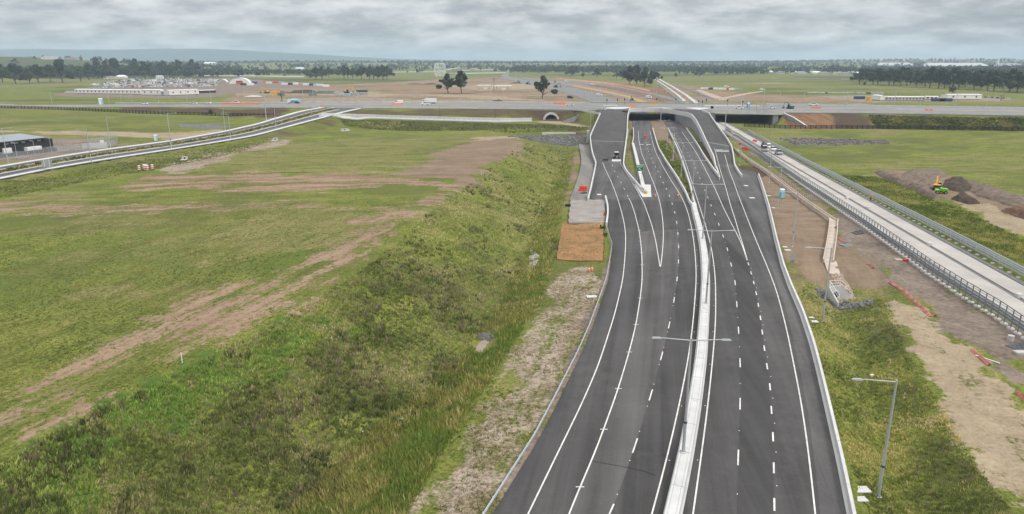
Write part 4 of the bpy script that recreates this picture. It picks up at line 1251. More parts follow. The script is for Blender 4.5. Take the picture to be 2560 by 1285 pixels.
def ground_mat():
    m = bpy.data.materials.new('ground_cover')
    m.use_nodes = True
    t = m.node_tree
    b = t.nodes['Principled BSDF']
    b.inputs['Roughness'].default_value = 0.95
    b.inputs['Specular IOR Level'].default_value = 0.1
    big = world_noise(t, 0.022, 5, 0.6)
    midn = world_noise(t, 0.16, 6, 0.65)
    fine = world_noise(t, 1.3, 6, 0.7)
    grit = world_noise(t, 5.0, 4, 0.75)
    # mower and wheel streaks: along the crest on the near field, across it farther off
    st_a = world_noise(t, 1.0, 6, 0.70, (0.42, 0.045, 0.3), 0.30)
    st_b = world_noise(t, 1.0, 6, 0.70, (0.045, 0.30, 0.3), -0.12)
    pos = N(t, 'ShaderNodeNewGeometry')
    sx_ = N(t, 'ShaderNodeSeparateXYZ')
    t.links.new(pos.outputs['Position'], sx_.inputs[0])
    mr0 = N(t, 'ShaderNodeMapRange', interpolation_type='SMOOTHSTEP')
    mr0.inputs[1].default_value = 105.0
    mr0.inputs[2].default_value = 190.0
    t.links.new(sx_.outputs[1], mr0.inputs[0])
    mxs = N(t, 'ShaderNodeMix')
    t.links.new(mr0.outputs[0], mxs.inputs[0]); t.links.new(st_a, mxs.inputs[2]); t.links.new(st_b, mxs.inputs[3])
    st = mxs.outputs[0]
    def comb_(a, b_, c=None):
        s = M2(t, 'ADD', M2(t, 'MULTIPLY', a[0], a[1]), M2(t, 'MULTIPLY', b_[0], b_[1]))
        return M2(t, 'ADD', s, M2(t, 'MULTIPLY', c[0], c[1])) if c else s
    k = comb_((st, 0.45), (midn, 0.33), (fine, 0.22))
    grass = RAMP(t, k, [(0.36, (0.074, 0.090, 0.020)), (0.45, (0.135, 0.160, 0.031)), (0.53, (0.205, 0.228, 0.044)), (0.61, (0.300, 0.278, 0.084)), (0.68, (0.35, 0.29, 0.13))])
    grass = MIX(t, M2(t, 'MULTIPLY', RAMP(t, big, [(0.42, (0, 0, 0)), (0.62, (1, 1, 1))]), 0.35), grass, (0.125, 0.125, 0.045))
    sharp_ = world_noise(t, 2.6, 5, 0.8)
    grass = MIX(t, RAMP(t, sharp_, [(0.36, (0.75,) * 3), (0.52, (0.0,) * 3)]), grass, (0.045, 0.054, 0.018))
    grass = MIX(t, RAMP(t, sharp_, [(0.52, (0.0,) * 3), (0.68, (0.55,) * 3)]), grass, (0.25, 0.245, 0.085))
    grass = MIX(t, RAMP(t, grit, [(0.30, (0.5,) * 3), (0.5, (0.0,) * 3)]), grass, (0.035, 0.042, 0.014))
    def speck(c0, c1, n_=fine, lo=0.35, hi=0.65):
        return RAMP(t, n_, [(lo, c0), (hi, c1)])
    dirtc = MIX(t, 0.55, speck((0.135, 0.080, 0.050), (0.34, 0.235, 0.16)), RAMP(t, st, [(0.38, (0.14, 0.09, 0.055)), (0.60, (0.37, 0.265, 0.185))]))
    mixg = comb_((fine, 0.5), (grit, 0.5))
    gravelc = MIX(t, RAMP(t, comb_((midn, 0.6), (sharp_, 0.4)), [(0.44, (0.8,) * 3), (0.56, (0.0,) * 3)]), speck((0.14, 0.11, 0.082), (0.46, 0.38, 0.295), mixg, 0.36, 0.60), speck((0.10, 0.07, 0.047), (0.27, 0.20, 0.14), mixg, 0.36, 0.60))
    tanc = MIX(t, 0.5, speck((0.20, 0.15, 0.095), (0.44, 0.355, 0.24), comb_((fine, 0.6), (midn, 0.4))), speck((0.23, 0.18, 0.115), (0.42, 0.34, 0.235), comb_((sharp_, 0.6), (midn, 0.4)), 0.38, 0.62))
    brownc = MIX(t, 0.5, speck((0.125, 0.088, 0.06), (0.30, 0.225, 0.155), comb_((fine, 0.5), (midn, 0.5))), RAMP(t, st, [(0.35, (0.15, 0.105, 0.072)), (0.62, (0.29, 0.215, 0.15))]))
    mulchc = speck((0.045, 0.032, 0.024), (0.135, 0.092, 0.062), fine)
    darkc = RAMP(t, comb_((fine, 0.6), (midn, 0.4)), [(0.34, (0.036, 0.043, 0.017)), (0.5, (0.078, 0.086, 0.033)), (0.68, (0.145, 0.14, 0.07))])
    lushc = RAMP(t, fine, [(0.3, (0.04, 0.075, 0.016)), (0.5, (0.075, 0.135, 0.026)), (0.7, (0.13, 0.19, 0.045))])
    dryc = RAMP(t, comb_((fine, 0.6), (st, 0.4)), [(0.34, (0.10, 0.105, 0.035)), (0.52, (0.20, 0.185, 0.07)), (0.68, (0.31, 0.265, 0.125))])
    rockc = RAMP(t, world_noise(t, 1.6, 3, 0.6), [(0.36, (0.05, 0.052, 0.058)), (0.5, (0.15, 0.15, 0.16)), (0.66, (0.32, 0.31, 0.31))])
    rustc = RAMP(t, comb_((world_noise(t, 1.0, 5, 0.6, (0.5, 0.04, 0.3), -0.35), 0.6), (fine, 0.4)), [(0.36, (0.115, 0.058, 0.032)), (0.52, (0.23, 0.13, 0.075)), (0.66, (0.27, 0.20, 0.085))])
    greyc = speck((0.105, 0.080, 0.063), (0.31, 0.25, 0.20), comb_((fine, 0.55), (midn, 0.45)))
    c = grass
    edge = comb_((midn, 0.22), (fine, 0.30), (st, 0.48))
    for name, colr, sharp in (('dark', darkc, 0.55), ('lush', lushc, 0.5), ('dry', dryc, 0.5), ('mulch', mulchc, 0.4), ('rust', rustc, 0.3), ('brown', brownc, 0.35), ('dirt', dirtc, 0.30), ('gravel', gravelc, 0.30), ('grey', greyc, 0.3), ('tan', tanc, 0.28), ('rock', rockc, 0.3)):
        a = N(t, 'ShaderNodeAttribute', attribute_name=name)
        # the cover breaks up along its edges where the noise is high
        v_ = M2(t, 'ADD', a.outputs['Fac'], M2(t, 'MULTIPLY', M2(t, 'SUBTRACT', edge, 0.5), 5.5 if name == 'dirt' else 3.6 if name == 'tan' else 4.2 if name in ('dirt', 'dry', 'lush', 'dark') else 2.8))
        v_ = M2(t, 'MULTIPLY', v_, M2(t, 'MINIMUM', M2(t, 'MULTIPLY', a.outputs['Fac'], 6.0), 1.0))
        mr_ = N(t, 'ShaderNodeMapRange')
        mr_.inputs[1].default_value = 0.5 - sharp / 2
        mr_.inputs[2].default_value = 0.5 + sharp / 2
        t.links.new(v_, mr_.inputs[0])
        c = MIX(t, mr_.outputs[0], c, colr)
    t.links.new(c, b.inputs['Base Color'])
    bp = N(t, 'ShaderNodeBump')
    bp.inputs['Strength'].default_value = 0.7
    bp.inputs['Distance'].default_value = 0.25
    t.links.new(comb_((fine, 0.7), (grit, 0.3)), bp.inputs['Height'])
    t.links.new(bp.outputs[0], b.inputs['Normal'])
    return m
me.materials.append(ground_mat())
ground = obj('ground', me)
ground['kind'] = 'structure'
ground['label'] = 'open grassy ground with bare earth, drains and banks'

def gz(x, y):
    """height of the finished ground sheet"""
    i = int(np.clip(np.searchsorted(YS, y) - 1, 0, nr - 2))
    ty = (y - YS[i]) / (YS[i + 1] - YS[i])
    def row(k):
        q = (x / HWID[k] + 1) / 2 * (NC - 1)
        j = int(np.clip(math.floor(q), 0, NC - 2))
        return lerp(ZG[k, j], ZG[k, j + 1], q - j)
    return lerp(row(i), row(i + 1), ty)
def TG(px, py):
    return GZ(px, py, gz)
def lay_at(name, x, y):
    i = np.clip(np.searchsorted(YS, y) - 1, 0, nr - 2)
    q = np.clip((x / HWID[i] + 1) / 2 * (NC - 1), 0, NC - 2).astype(int)
    return LAY[name][i, q]
def gz_arr(x, y):
    i = np.clip(np.searchsorted(YS, y) - 1, 0, nr - 2)
    ty = (y - YS[i]) / (YS[i + 1] - YS[i])
    r = []
    for k in (i, i + 1):
        q = np.clip((x / HWID[k] + 1) / 2 * (NC - 1), 0, NC - 1.001)
        j = q.astype(int)
        r.append(ZG[k, j] * (1 - (q - j)) + ZG[k, j + 1] * (q - j))
    return r[0] * (1 - ty) + r[1] * ty
# ------------------------------------------------------------------ street lamps
def lamp_tpl(h=12.0, arms=((0, 3.2),), curved=False, r=0.13):
    parts = []
    pole = MB().cyl((0, 0, 0.05), (0, 0, h * 0.27), r * 1.25, r * 1.15, 10).cyl((0, 0, h * 0.27), (0, 0, h), r * 1.05, r * 0.7, 10)
    parts.append(('pole', pole.mesh('pole', MT['pole'], smooth=False), [('base_plate', MB().bbox((0, 0, 0.05), (0.55, 0.55, 0.1), 0.03).mesh('base_plate', MT['galv'])), ('joint_band', MB().cyl((0, 0, h * 0.265), (0, 0, h * 0.28), r * 1.32, n=10).mesh('joint_band', MT['dark']))]))
    for ang, L in arms:
        d = Vector((math.cos(ang), math.sin(ang), 0))
        if curved:
            a = MB()
            pts = [Vector((0, 0, h)) + d * (L * s) + Vector((0, 0, 1.6 * math.sin(min(1, s * 1.3) * math.pi / 2))) for s in np.linspace(0, 0.85, 7)]
            for p, q in zip(pts[:-1], pts[1:]):
                a.cyl(p, q, 0.055, n=6)
            e = pts[-1]
        else:
            e = Vector((0, 0, h - 0.12)) + d * (L - 0.7) + Vector((0, 0, 0.12))
            a = MB().cyl(Vector((0, 0, h - 0.18)), e, 0.06, 0.045, 6)
        hd = MB().box(e + d * 0.42 + Vector((0, 0, 0.0)), (0.95, 0.32, 0.11), ang, 0.75)
        parts.append(('arm', a.mesh('arm', MT['pole']), [('luminaire', hd.mesh('luminaire', MT['silver']))]))
    return parts
TWIN = lamp_tpl(12, ((0.0, 3.5), (math.pi, 3.5)))
TWIN_S = lamp_tpl(9.5, ((0.0, 3.0), (math.pi, 3.0)), r=0.11)
ONE_L = lamp_tpl(12, ((math.pi, 3.7),))
ONE_R = lamp_tpl(12, ((0.0, 3.0),))
BARE = lamp_tpl(11, (), r=0.21)
SMALL = lamp_tpl(5.0, ((math.pi, 1.0),), r=0.07)
HOOK_R = lamp_tpl(10, ((0.0, 2.6),), curved=True, r=0.18)
HOOK_L = lamp_tpl(10, ((math.pi, 2.2),), curved=True, r=0.18)

tw = [((1708,1130),0.95,TWIN),((1765,758),0.95,TWIN),((1756.6,596),0.95,TWIN),((1729,508),0,TWIN),((1702.5,444),0,TWIN),((1682,401.6),0,BARE),((1667,372),0,TWIN_S),((1658,347),0,TWIN_S),((1651,312),0,BARE)]
for i, ((a, b), z, tp_) in enumerate(tw):
    kind = 'bare grey lamp column' if tp_ is BARE else 'twin-arm grey street lamp'
    inst(tp_, 'street_lamp', f'{kind}, {ORD[i]} along the motorway median', 'street lamp', G(a, b, z), -0.08, 'lamps along the motorway median')
rv = [((2195,1242),-2.0,ONE_L),((2056,803),-0.9,ONE_L),((1980,617),-0.3,ONE_L),((1944,520),-0.2,ONE_L),((1922,457),-0.1,ONE_L),((1849,413),0,ONE_L),((1812,331),0.2,ONE_L)]
for i, ((a, b), z, tp_) in enumerate(rv):
    p = TG(a, b)
    sc_ = (1.0, 1.0, 1.0, 0.93, 0.9, 0.72, 0.9)[i]
    inst(tp_, 'street_lamp', f'single-arm grey street lamp, {ORD[i]} on the verge beside the busway', 'street lamp', p, -0.06, 'lamps on the right verge', sc_)
inst(ONE_R, 'street_lamp', 'single-arm lamp beside the red signs at the foot of the left ramp', 'street lamp', TG(1468, 493), 0, 'ramp lamps', 0.8)
inst(HOOK_R, 'street_lamp', 'slender lamp with hooked arm left of the left ramp', 'street lamp', TG(1476.5, 316), 0, 'ramp lamps', 0.9)
inst(ONE_L, 'street_lamp', 'tall thin lamp left of the left ramp near the panel wall', 'street lamp', TG(1483, 312), 0, 'ramp lamps', 0.9)
inst(HOOK_R, 'street_lamp', 'slender lamp with hooked arm right of the entry ramp under the overpass', 'street lamp', TG(1812, 318), 0, 'ramp lamps', 0.85)

def XD(px, py):
    return GZ(px, py, xz)
xl_near = [(130,259),(273,258.5),(304,258.5),(331,258.5),(398,258.2),(468,258),(528,257.8),(612,257.4),(717,257),(758,256.8),(784,256.8),(850,256.8),(895,256.6),(936,256.6),(949,256.6),(1036,256.8),(1151,256.8),(1226,257),(1258,257),(1348,257.4),(1371,257.6),(1463,258),(1476,258)]
for i, (a, b) in enumerate(xl_near):
    inst(HOOK_R if i % 5 == 2 else BARE, 'street_lamp', f'thin cross road lamp column left of the overpass, {ORD[i]} from the left'.replace('nearest', 'first'), 'street lamp', XD(a, b), 0, 'lamps along the cross road', 0.95)
xr_ = [(1568,258.6),(1640,259),(1703,260),(1752,261),(1853,262),(1908,262.5),(1949,263),(2008,263.5),(2048,264),(2117,265),(2174,266),(2235,267),(2299,268),(2388,270),(2465,271)]
for i, (a, b) in enumerate(xr_):
    inst(HOOK_L if i in (6, 12, 14) else BARE, 'street_lamp', f'thin cross road lamp column, {ORD[i]} rightward from the left ramp'.replace('nearest', 'first'), 'street lamp', XD(a, b), 0, 'lamps along the cross road', 0.95)
sdl = [((21,409),ONE_R,1.0,'at the left edge before the dark building'),((229,406),ONE_L,0.95,'on the lower kerb beside the yard gate'),((277,371),ONE_R,1.0,'on the upper path right of the yard gate'),((429,372),ONE_R,1.15,'on the lower path with its arm to the right'),((427,352),ONE_L,0.9,'on the upper path with its arm to the left'),((563,325),ONE_R,0.95,'on the upper path where the side road starts to climb'),((577,348),ONE_L,0.9,'on the lower path where the side road starts to climb'),((666,302),BARE,1.3,'on the upper path just below the cross road'),((690,321),ONE_L,0.9,'on the lower path just below the cross road'),((780,299),ONE_L,0.8,'on the lower path at the junction')]
for (a, b), tp_, s_, wh in sdl:
    inst(tp_, 'street_lamp', 'grey side road lamp ' + wh, 'street lamp', GZ(a, b, z_side), 0, 'lamps along the side road', s_)
for i, (a, b) in enumerate(((43,394),(89,390),(129,380))):
    inst(SMALL, 'yard_light', f'short grey yard light, {("left", "middle", "right")[i]} one of three inside the chain fence', 'light', TG(a, b), 0, 'yard lights', 1.15)
# lamps along the far roads, thin and pale
fl = [(1290,208),(1322,214),(1360,197),(1392,200),(1412,226),(1444,204),(1462,241),(1504,211),(1534,228),(1574,218),(1592,232),(1634,240),(1290,190),(1312,187),(1332,190),(1666,246),(1548,206),(1420,195)]
for i, (a, b) in enumerate(sorted(fl)):
    inst(BARE, 'street_lamp', f'thin pale lamp column on the far roads, {ORD[i]} from the left'.replace('nearest', 'first'), 'street lamp', T(a, b), 0, 'lamps along the far roads', 1.1)

# ------------------------------------------------------------------ guardrail on the left
gr_path = smooth_path(extend(GS(RAIL)), 200, 1)
WB = [(0.0, 0.46), (0.045, 0.50), (0.045, 0.56), (0.0, 0.61), (0.045, 0.66), (0.045, 0.74), (0.0, 0.78), (-0.03, 0.78), (-0.03, 0.46)]
gr = thing('guardrail', 'galvanised steel guardrail curving along the left edge of the motorway', 'guardrail', (0, 0, 0))
obj('rail', MB().sweep(gr_path, [(o - 0.05, h) for o, h in WB]).mesh('rail', MT['steel_pale']), gr)
gpost = MB().box((0, 0, 0.36), (0.12, 0.16, 0.76)).mesh('post', MT['galv'])
dd = np.r_[0, np.cumsum(np.linalg.norm(np.diff(gr_path[:, :2], axis=0), axis=1))]
for s in np.arange(1, dd[-1], 2.4):
    obj('post', gpost, gr, (np.interp(s, dd, gr_path[:, 0]) - 0.14, np.interp(s, dd, gr_path[:, 1]), 0))

# ------------------------------------------------------------------ fences
def fence(name, label, path, h, step, post_r, mpost, rails, mrail, panel=None, group=None, cat='fence', foot_=None, zf=None, post_w=None, rail_r=0.03, n=200, plate=None):
    p = smooth_path(path, n, 1)
    if zf is not None:
        p = np.array([(q[0], q[1], zf(q[0], q[1])) for q in p])
    t = thing(name, label, cat, (0, 0, 0), 0, group)
    for hh in rails:
        hgt = hh if isinstance(hh, (int, float)) else hh[0]
        rr = rail_r if isinstance(hh, (int, float)) else hh[1]
        obj('rail', MB().sweep(p, [(-rr * 0.6, hgt - rr), (-rr * 0.6, hgt + rr), (rr * 0.6, hgt + rr), (rr * 0.6, hgt - rr)]).mesh('rail', mrail), t)
    if panel is not None:
        v = [(q[0], q[1], q[2] + z) for q in p for z in (0.08, h - 0.05)]
        obj('mesh_infill', MB().add(v, [(2 * i, 2 * i + 2, 2 * i + 3, 2 * i + 1) for i in range(len(p) - 1)]).mesh('mesh_infill', panel, fix=False), t)
    pm = (MB().box((0, 0, h / 2), (post_w[0], post_w[1], h)) if post_w else MB().cyl((0, 0, 0), (0, 0, h), post_r, n=6)).mesh('post', mpost)
    fm = foot_
    d = np.r_[0, np.cumsum(np.linalg.norm(np.diff(p[:, :2], axis=0), axis=1))]
    k = 0
    for s in np.arange(0, d[-1], step):
        q = tuple(np.interp(s, d, p[:, j]) for j in range(3))
        po = obj('post', pm, t, q)
        if fm is not None:
            obj('footing', fm, po)
        k += 1
    return t

def veil(name, col, alpha):
    m = bpy.data.materials.new(name)
    m.use_nodes = True
    t = m.node_tree
    b = t.nodes['Principled BSDF']
    b.inputs['Base Color'].default_value = (*col, 1)
    b.inputs['Roughness'].default_value = 0.6
    tcn = N(t, 'ShaderNodeTexCoord')
    # wire mesh: fine crossing wires seen as partial cover
    w = N(t, 'ShaderNodeTexNoise')
    w.inputs['Scale'].default_value = 9
    t.links.new(tcn.outputs['Object'], w.inputs['Vector'])
    t.links.new(M2(t, 'ADD', alpha - 0.1, M2(t, 'MULTIPLY', w.outputs[0], 0.2)), b.inputs['Alpha'])
    return m
V_GALV = veil('wire_mesh', (0.42, 0.44, 0.45), 0.38)
V_WHITE = veil('pale_balusters', (0.62, 0.63, 0.64), 0.55)
V_DARK = veil('dark_mesh', (0.03, 0.028, 0.026), 0.55)
V_RAILP = veil('steel_screen', (0.45, 0.48, 0.50), 0.55)

# left busway barrier: tall posts on round pads with rails
BF = [(2640,904),(2556,843),(2482,790),(2403,740),(2323,688),(2244,629),(2151,561),(2066,503),(2002.6,460),(1929,407),(1883,373),(1848.5,348.5),(1814,326)]
bfp = extend(GS(BF, 0.12), 40)
pad = MB().cyl((0, 0, -0.1), (0, 0, 0.12), 0.55, 0.5, 10).mesh('footing', MT['concrete'])
fence('busway_fence', 'tall grey steel post-and-rail barrier on round pads left of the busway', bfp, 2.9, 2.0, 0.06, MT['steel_blue'], [(2.86, 0.07), 2.5, (1.6, 0.16), (1.1, 0.18), (0.5, 0.06)], MT['steel_blue'], foot_=pad, post_w=(0.11, 0.16), rail_r=0.035, zf=lambda x, y: gz(x, y) + 0.05, n=240)
RFt = [(2640,738),(2560,694),(2403.6,608.7),(2302,556),(2201,504.5),(2100,453),(2040,422),(1980,390),(1920,358),(1870,331)]
rfp = extend(GS(RFt, 0.15), 60)
fence('busway_fence', 'pale steel railed barrier with mesh along the far side of the busway', rfp, 1.7, 2.4, 0.05, MT['steel_pale'], [(1.65, 0.10), (1.25, 0.12), (0.85, 0.10), (0.3, 0.06)], MT['steel_pale'], panel=V_RAILP, post_w=(0.1, 0.16), zf=lambda x, y: gz(x, y) + 0.05, n=240)
# round pads in the strip beside the far barrier
padm = MB().cyl((0, 0, -0.05), (0, 0, 0.14), 0.42, 0.36, 9).mesh('concrete_pad', MT['concrete'])
pads = thing('pad_row', 'row of small round concrete pads at the foot of the pale busway barrier', 'footing row')
for q in resample([(p.x - 1.0, p.y, 0) for p in rfp], 110):
    obj('concrete_pad', padm, pads, (q[0], q[1], gz(q[0], q[1]) + 0.03))
# post-and-wire fences
fence('wire_fence', 'dark post and mesh fence along the foot of the right bank', GS([(1860,317)] + FENCE_R, 0.0), 2.2, 3.0, 0.05, MT['black'], [1.7, 0.2], MT['black'], panel=V_DARK, zf=lambda x, y: gz(x, y), n=120, post_w=(0.3, 0.3))
fence('wire_fence', 'dark post fence crossing the grass left of the side road', [G(a, b, fl_z(a)) for a, b in FENCE_L], 2.2, 3.4, 0.05, MT['black'], [2.1, 1.2, 0.3], MT['black'], panel=V_DARK, zf=lambda x, y: gz(x, y), n=120, post_w=(0.35, 0.35))
# footpath with white balustrade across the bank
fpa = [(800,291.5),(860,293.5),(930,295),(1000,297.5),(1150,302),(1250,304.5),(1330,303.5)]
def fp_z(x, y):
    return gz(x, y) + 0.1
fpw = [T(a, b) for a, b in fpa]
sheet('footpath', [p + Vector((0, -2.2, 0)) for p in fpw], [p + Vector((0, 2.2, 0)) for p in fpw], 50, lambda x, y: zt(x, y), 0.5, MT['concrete_white'], thick=1.0, sink=0)
for dy, lb in ((-2.2, 'near'), (2.2, 'far')):
    fence('balustrade', f'white barred balustrade on the {lb} side of the footpath across the bank', [Vector((p.x, p.y + dy, zt(p.x, p.y) + 0.5)) for p in fpw], 1.5, 3.0, 0.05, MT['white'], [(1.47, 0.06), (0.12, 0.05)], MT['white'], panel=V_WHITE, n=60, group='footpath balustrades')
for a, b in ((1100,300),(1238,304)):
    p = T(a, b)
    o = obj('marker_pole', MB().cyl((0, 0, 0), (0, 0, 8), 0.09, 0.07, 6).mesh('marker_pole', MT['black']), None, p)
    tag(o, 'thin black pole rising from the white footpath balustrade', 'pole', 'black poles on the footpath')
# yard fence by the dark building
yf = [TG(a, b) for a, b in ((-60,404),(0,398.5),(35,396.5),(75,394),(125,383),(170,378),(222,374),(224,362),(250,357),(294,349),(295,362),(262,369)) ]
fence('yard_fence', 'galvanised chain fence round the yard of the dark building', yf, 2.6, 3.2, 0.05, MT['galv'], [2.55, 0.1], MT['galv'], panel=V_GALV, zf=lambda x, y: gz(x, y), n=150)
# bridge mesh screens on the deck
fence('deck_screen', 'tall mesh screen on the far side of the overpass right of the junction', [XD(a, b) for a, b in ((1738,262.3),(1800,262.8),(1862,263.2))], 5.5, 6, 0.07, MT['galv'], [5.4, 2.7, 0.2], MT['galv'], panel=veil('light_mesh', (0.5, 0.52, 0.53), 0.2), n=30)
fence('deck_screen', 'dark framed mesh screen along the near parapet over the busway', [XD(a, b) for a, b in ((1855,274.5),(1890,275.3),(1922,276.2))], 4.0, 4.5, 0.06, MT['dark'], [3.9, 0.3], MT['dark'], panel=veil('faint_mesh', (0.3, 0.3, 0.3), 0.12), n=30)
# fences along the far busway
for i, (A, lb) in enumerate((([(1700,258),(1676,236),(1655,220),(1640,210)], 'left'), ([(1786,251),(1740,232),(1700,218),(1672,210)], 'right'))):
    fence('busway_fence', f'pale steel fence on the {lb} of the busway beyond the overpass', [T(a, b) for a, b in A], 2.2, 6, 0.08, MT['steel_pale'], [(2.1, 0.12), (1.2, 0.12)], MT['steel_pale'], panel=V_RAILP, zf=zt, n=40)

# ------------------------------------------------------------------ tunnel portal
p = T(1378, 299.5)
tun = thing('tunnel_portal', 'white arched tunnel portal with dark opening in the bank', 'tunnel', (p.x, p.y, p.z - 0.2))
v, f = [], []
NA = 24
for ring, (r, z0) in enumerate(((5.3, 0), (3.9, 0))):
    for y in (0.0, 2.2):
        for i in range(NA + 1):
            a = math.pi * i / NA
            v.append((math.cos(a) * r, y, max(0, math.sin(a) * r * 0.92)))
K = NA + 1
for i in range(NA):
    f += [(i, i + 1, K + i + 1, K + i), (2*K + i, 3*K + i, 3*K + i + 1, 2*K + i + 1), (i, 2*K + i, 2*K + i + 1, i + 1)]
obj('arch_ring', MB().add(v, f).mesh('arch_ring', MT['concrete_white']), tun)
v, f = [], []
for y in (0.6, 40):
    for i in range(NA + 1):
        a = math.pi * i / NA
        v.append((math.cos(a) * 3.95, y, max(0, math.sin(a) * 3.65)))
f = [(i, K + i, K + i + 1, i + 1) for i in range(NA)] + [tuple(range(K, 2 * K))]
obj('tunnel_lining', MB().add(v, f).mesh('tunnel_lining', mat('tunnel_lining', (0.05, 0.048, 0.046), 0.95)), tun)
# flat near-black face closes the arch, hiding the slope and painting the bore's shade
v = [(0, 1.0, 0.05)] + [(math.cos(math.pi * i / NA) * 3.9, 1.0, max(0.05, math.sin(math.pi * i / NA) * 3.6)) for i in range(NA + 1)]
obj('bore_shade_face', MB().add(v, [tuple(range(1, NA + 2))]).mesh('bore_shade_face', mat('bore_shade', (0.012, 0.012, 0.012), 0.95)), tun)

# ------------------------------------------------------------------ drain channel, culvert, rocks on the right
def channel(name, label, path, w, h, m, tall=False):
    p = smooth_path(path, 60, 1)
    hr = h * (1.9 if tall else 1.0)
    sec = [(-w/2 - .22, -.3), (-w/2 - .22, h), (-w/2, h), (-w/2, .22), (w/2, .22), (w/2, hr), (w/2 + .22, hr), (w/2 + .22, -.3)]
    o = obj(name, MB().sweep(p, sec).mesh(name, m))
    return tag(o, label, 'drain')
ch1 = [TG(a, b) + Vector((0, 0, 0.0)) for a, b in ((1838,374),(1853,388),(1880,408),(1915,430),(1960,466),(2010,504),(2052,534),(2080,553))]
channel('drain_channel', 'long sloping concrete drain wall running beside the busway fence', ch1, 1.5, 0.6, MT['concrete_warm'], True)
ch2 = [TG(a, b) + Vector((0, 0, 0.0)) for a, b in ((2084,553),(2082,580),(2078,610),(2073,640),(2070,658))]
channel('drain_channel', 'straight open concrete channel with cross bars between low walls', ch2, 1.6, 0.8, MT['concrete_warm'])
o = thing('channel_bars', 'dark cross bars set in the floor of the open concrete channel', 'grate')
for q in resample(ch2, 9)[1:-1]:
    obj('cross_bar', MB().box((0, 0, 0.16), (1.6, 0.12, 0.1)).mesh('cross_bar', MT['dark']), o, tuple(q))
fl_ = [TG(a, b) for a, b in ((2060,655),(2091,655),(2101,690),(2070,685))]
o = obj('channel_apron', MB().add([(p.x, p.y, p.z + 0.05) for p in fl_] + [(p.x, p.y, p.z + 0.22) for p in fl_], [(4,5,6,7),(0,1,5,4),(1,2,6,5),(2,3,7,6),(3,0,4,7)]).mesh('channel_apron', MT['concrete_warm']))
tag(o, 'flared concrete apron at the lower end of the open channel', 'apron')

def rocks(name, label, pts, n, smin, smax, m, cat='rocks', rise=0.0):
    w = [TG(a, b) for a, b in pts]
    poly = np.array([(p.x, p.y) for p in w])
    lo, hi = poly.min(0), poly.max(0)
    mb = MB()
    k = 0
    while k < n:
        x, y = rng.uniform(lo[0], hi[0]), rng.uniform(lo[1], hi[1])
        if not inpoly(np.array([x]), np.array([y]), poly)[0]:
            continue
        s = rng.uniform(smin, smax)
        c = Vector((x, y, gz(x, y) + s * 0.2 + rise))
        vs_ = []
        for dx, dy, dz in ((-1,-1,-1),(1,-1,-1),(1,1,-1),(-1,1,-1),(-.7,-.7,1),(.7,-.7,1),(.7,.7,1),(-.7,.7,1)):
            vs_.append(c + Vector((dx * s * rng.uniform(.5, 1), dy * s * rng.uniform(.4, .9), dz * s * rng.uniform(.3, .7))))
        mb.add(vs_, [(3,2,1,0),(4,5,6,7),(0,1,5,4),(1,2,6,5),(2,3,7,6),(3,0,4,7)])
        k += 1
    o = obj(name, mb.mesh(name, m, fix=False))
    tag(o, label, cat, None, 'stuff')
    return o
rocks('riprap', 'grey broken rocks lining the pool below the culvert', [(2076,758),(2100,750),(2150,758),(2185,748),(2178,762),(2140,772),(2090,774)], 260, 0.15, 0.4, MT['rock'])
rocks('riprap', 'grey rocks on the slope left of the culvert headwall', [(2038,722),(2066,722),(2070,750),(2050,745)], 110, 0.15, 0.38, MT['rock'])
rocks('riprap', 'pale brown rock chute leading down from the concrete channel', [(2076,687),(2102,684),(2122,715),(2140,748),(2112,752),(2095,720)], 520, 0.10, 0.26, MT['rock_pale'], rise=0.05)
rocks('riprap', 'grey stones above the muddy puddle in the drain', [(1196,838),(1212,826),(1238,830),(1236,848),(1205,852)], 150, 0.12, 0.3, MT['rock'])
rocks('riprap', 'pale stones lying along the drain beside the brown mulch slope', [(1322,650),(1330,625),(1348,640),(1340,665),(1325,670)], 130, 0.12, 0.3, mat('white_stone', (0.5, 0.47, 0.44), 0.9, var=0.3, scale=1))
rocks('riprap', 'small grey stones at the edge of the gravel verge', [(1086,1108),(1100,1098),(1110,1115),(1092,1125)], 60, 0.1, 0.22, MT['rock'])
rocks('riprap', 'band of grey rocks lining the creek left of the ramp', [(1270,343),(1350,339),(1466,341),(1470,362),(1420,366),(1330,352)], 600, 0.35, 0.95, MT['rock'])
rocks('riprap', 'band of purple grey rocks lining the creek right of the busway', [(1950,347),(2080,349),(2215,352),(2226,360),(2100,364),(1990,362)], 620, 0.35, 0.9, mat('purple_rock', (0.18, 0.155, 0.15), 0.9, var=0.5, scale=0.9))
# culvert headwall
cv = TG(2086, 748)
cul = thing('culvert_headwall', 'pale concrete culvert headwall with round pipe and white railings', 'culvert', (cv.x, cv.y, cv.z - 0.2), 0.12)
prof = [(-1.1, 0), (-1.1, 2.6), (0.9, 2.6), (3.4, 0.6), (3.4, 0)]
obj('headwall', MB().prism(prof, 0, 0.35).mesh('headwall', MT['concrete']), cul)
v, f = [], []
for r in (0.62, 0.8):
    for y in (-0.12, 0.02):
        v += [(0.1 + math.cos(2*math.pi*i/16) * r, y, 1.05 + math.sin(2*math.pi*i/16) * r) for i in range(16)]
for i in range(16):
    j = (i + 1) % 16
    f += [(i, j, 32 + j, 32 + i), (i, 16 + i, 16 + j, j), (32 + i, 32 + j, 48 + j, 48 + i)]
obj('pipe_collar', MB().add(v, f).mesh('pipe_collar', MT['concrete_white']), cul)
obj('pipe_shade', MB().cyl((0.1, -0.05, 1.05), (0.1, -0.03, 1.05), 0.62, n=16).mesh('pipe_shade', mat('pipe_shadow', (0.03, 0.029, 0.026), 0.9)), cul)  # dark disc on the wall paints the shade inside the pipe
rl = MB()
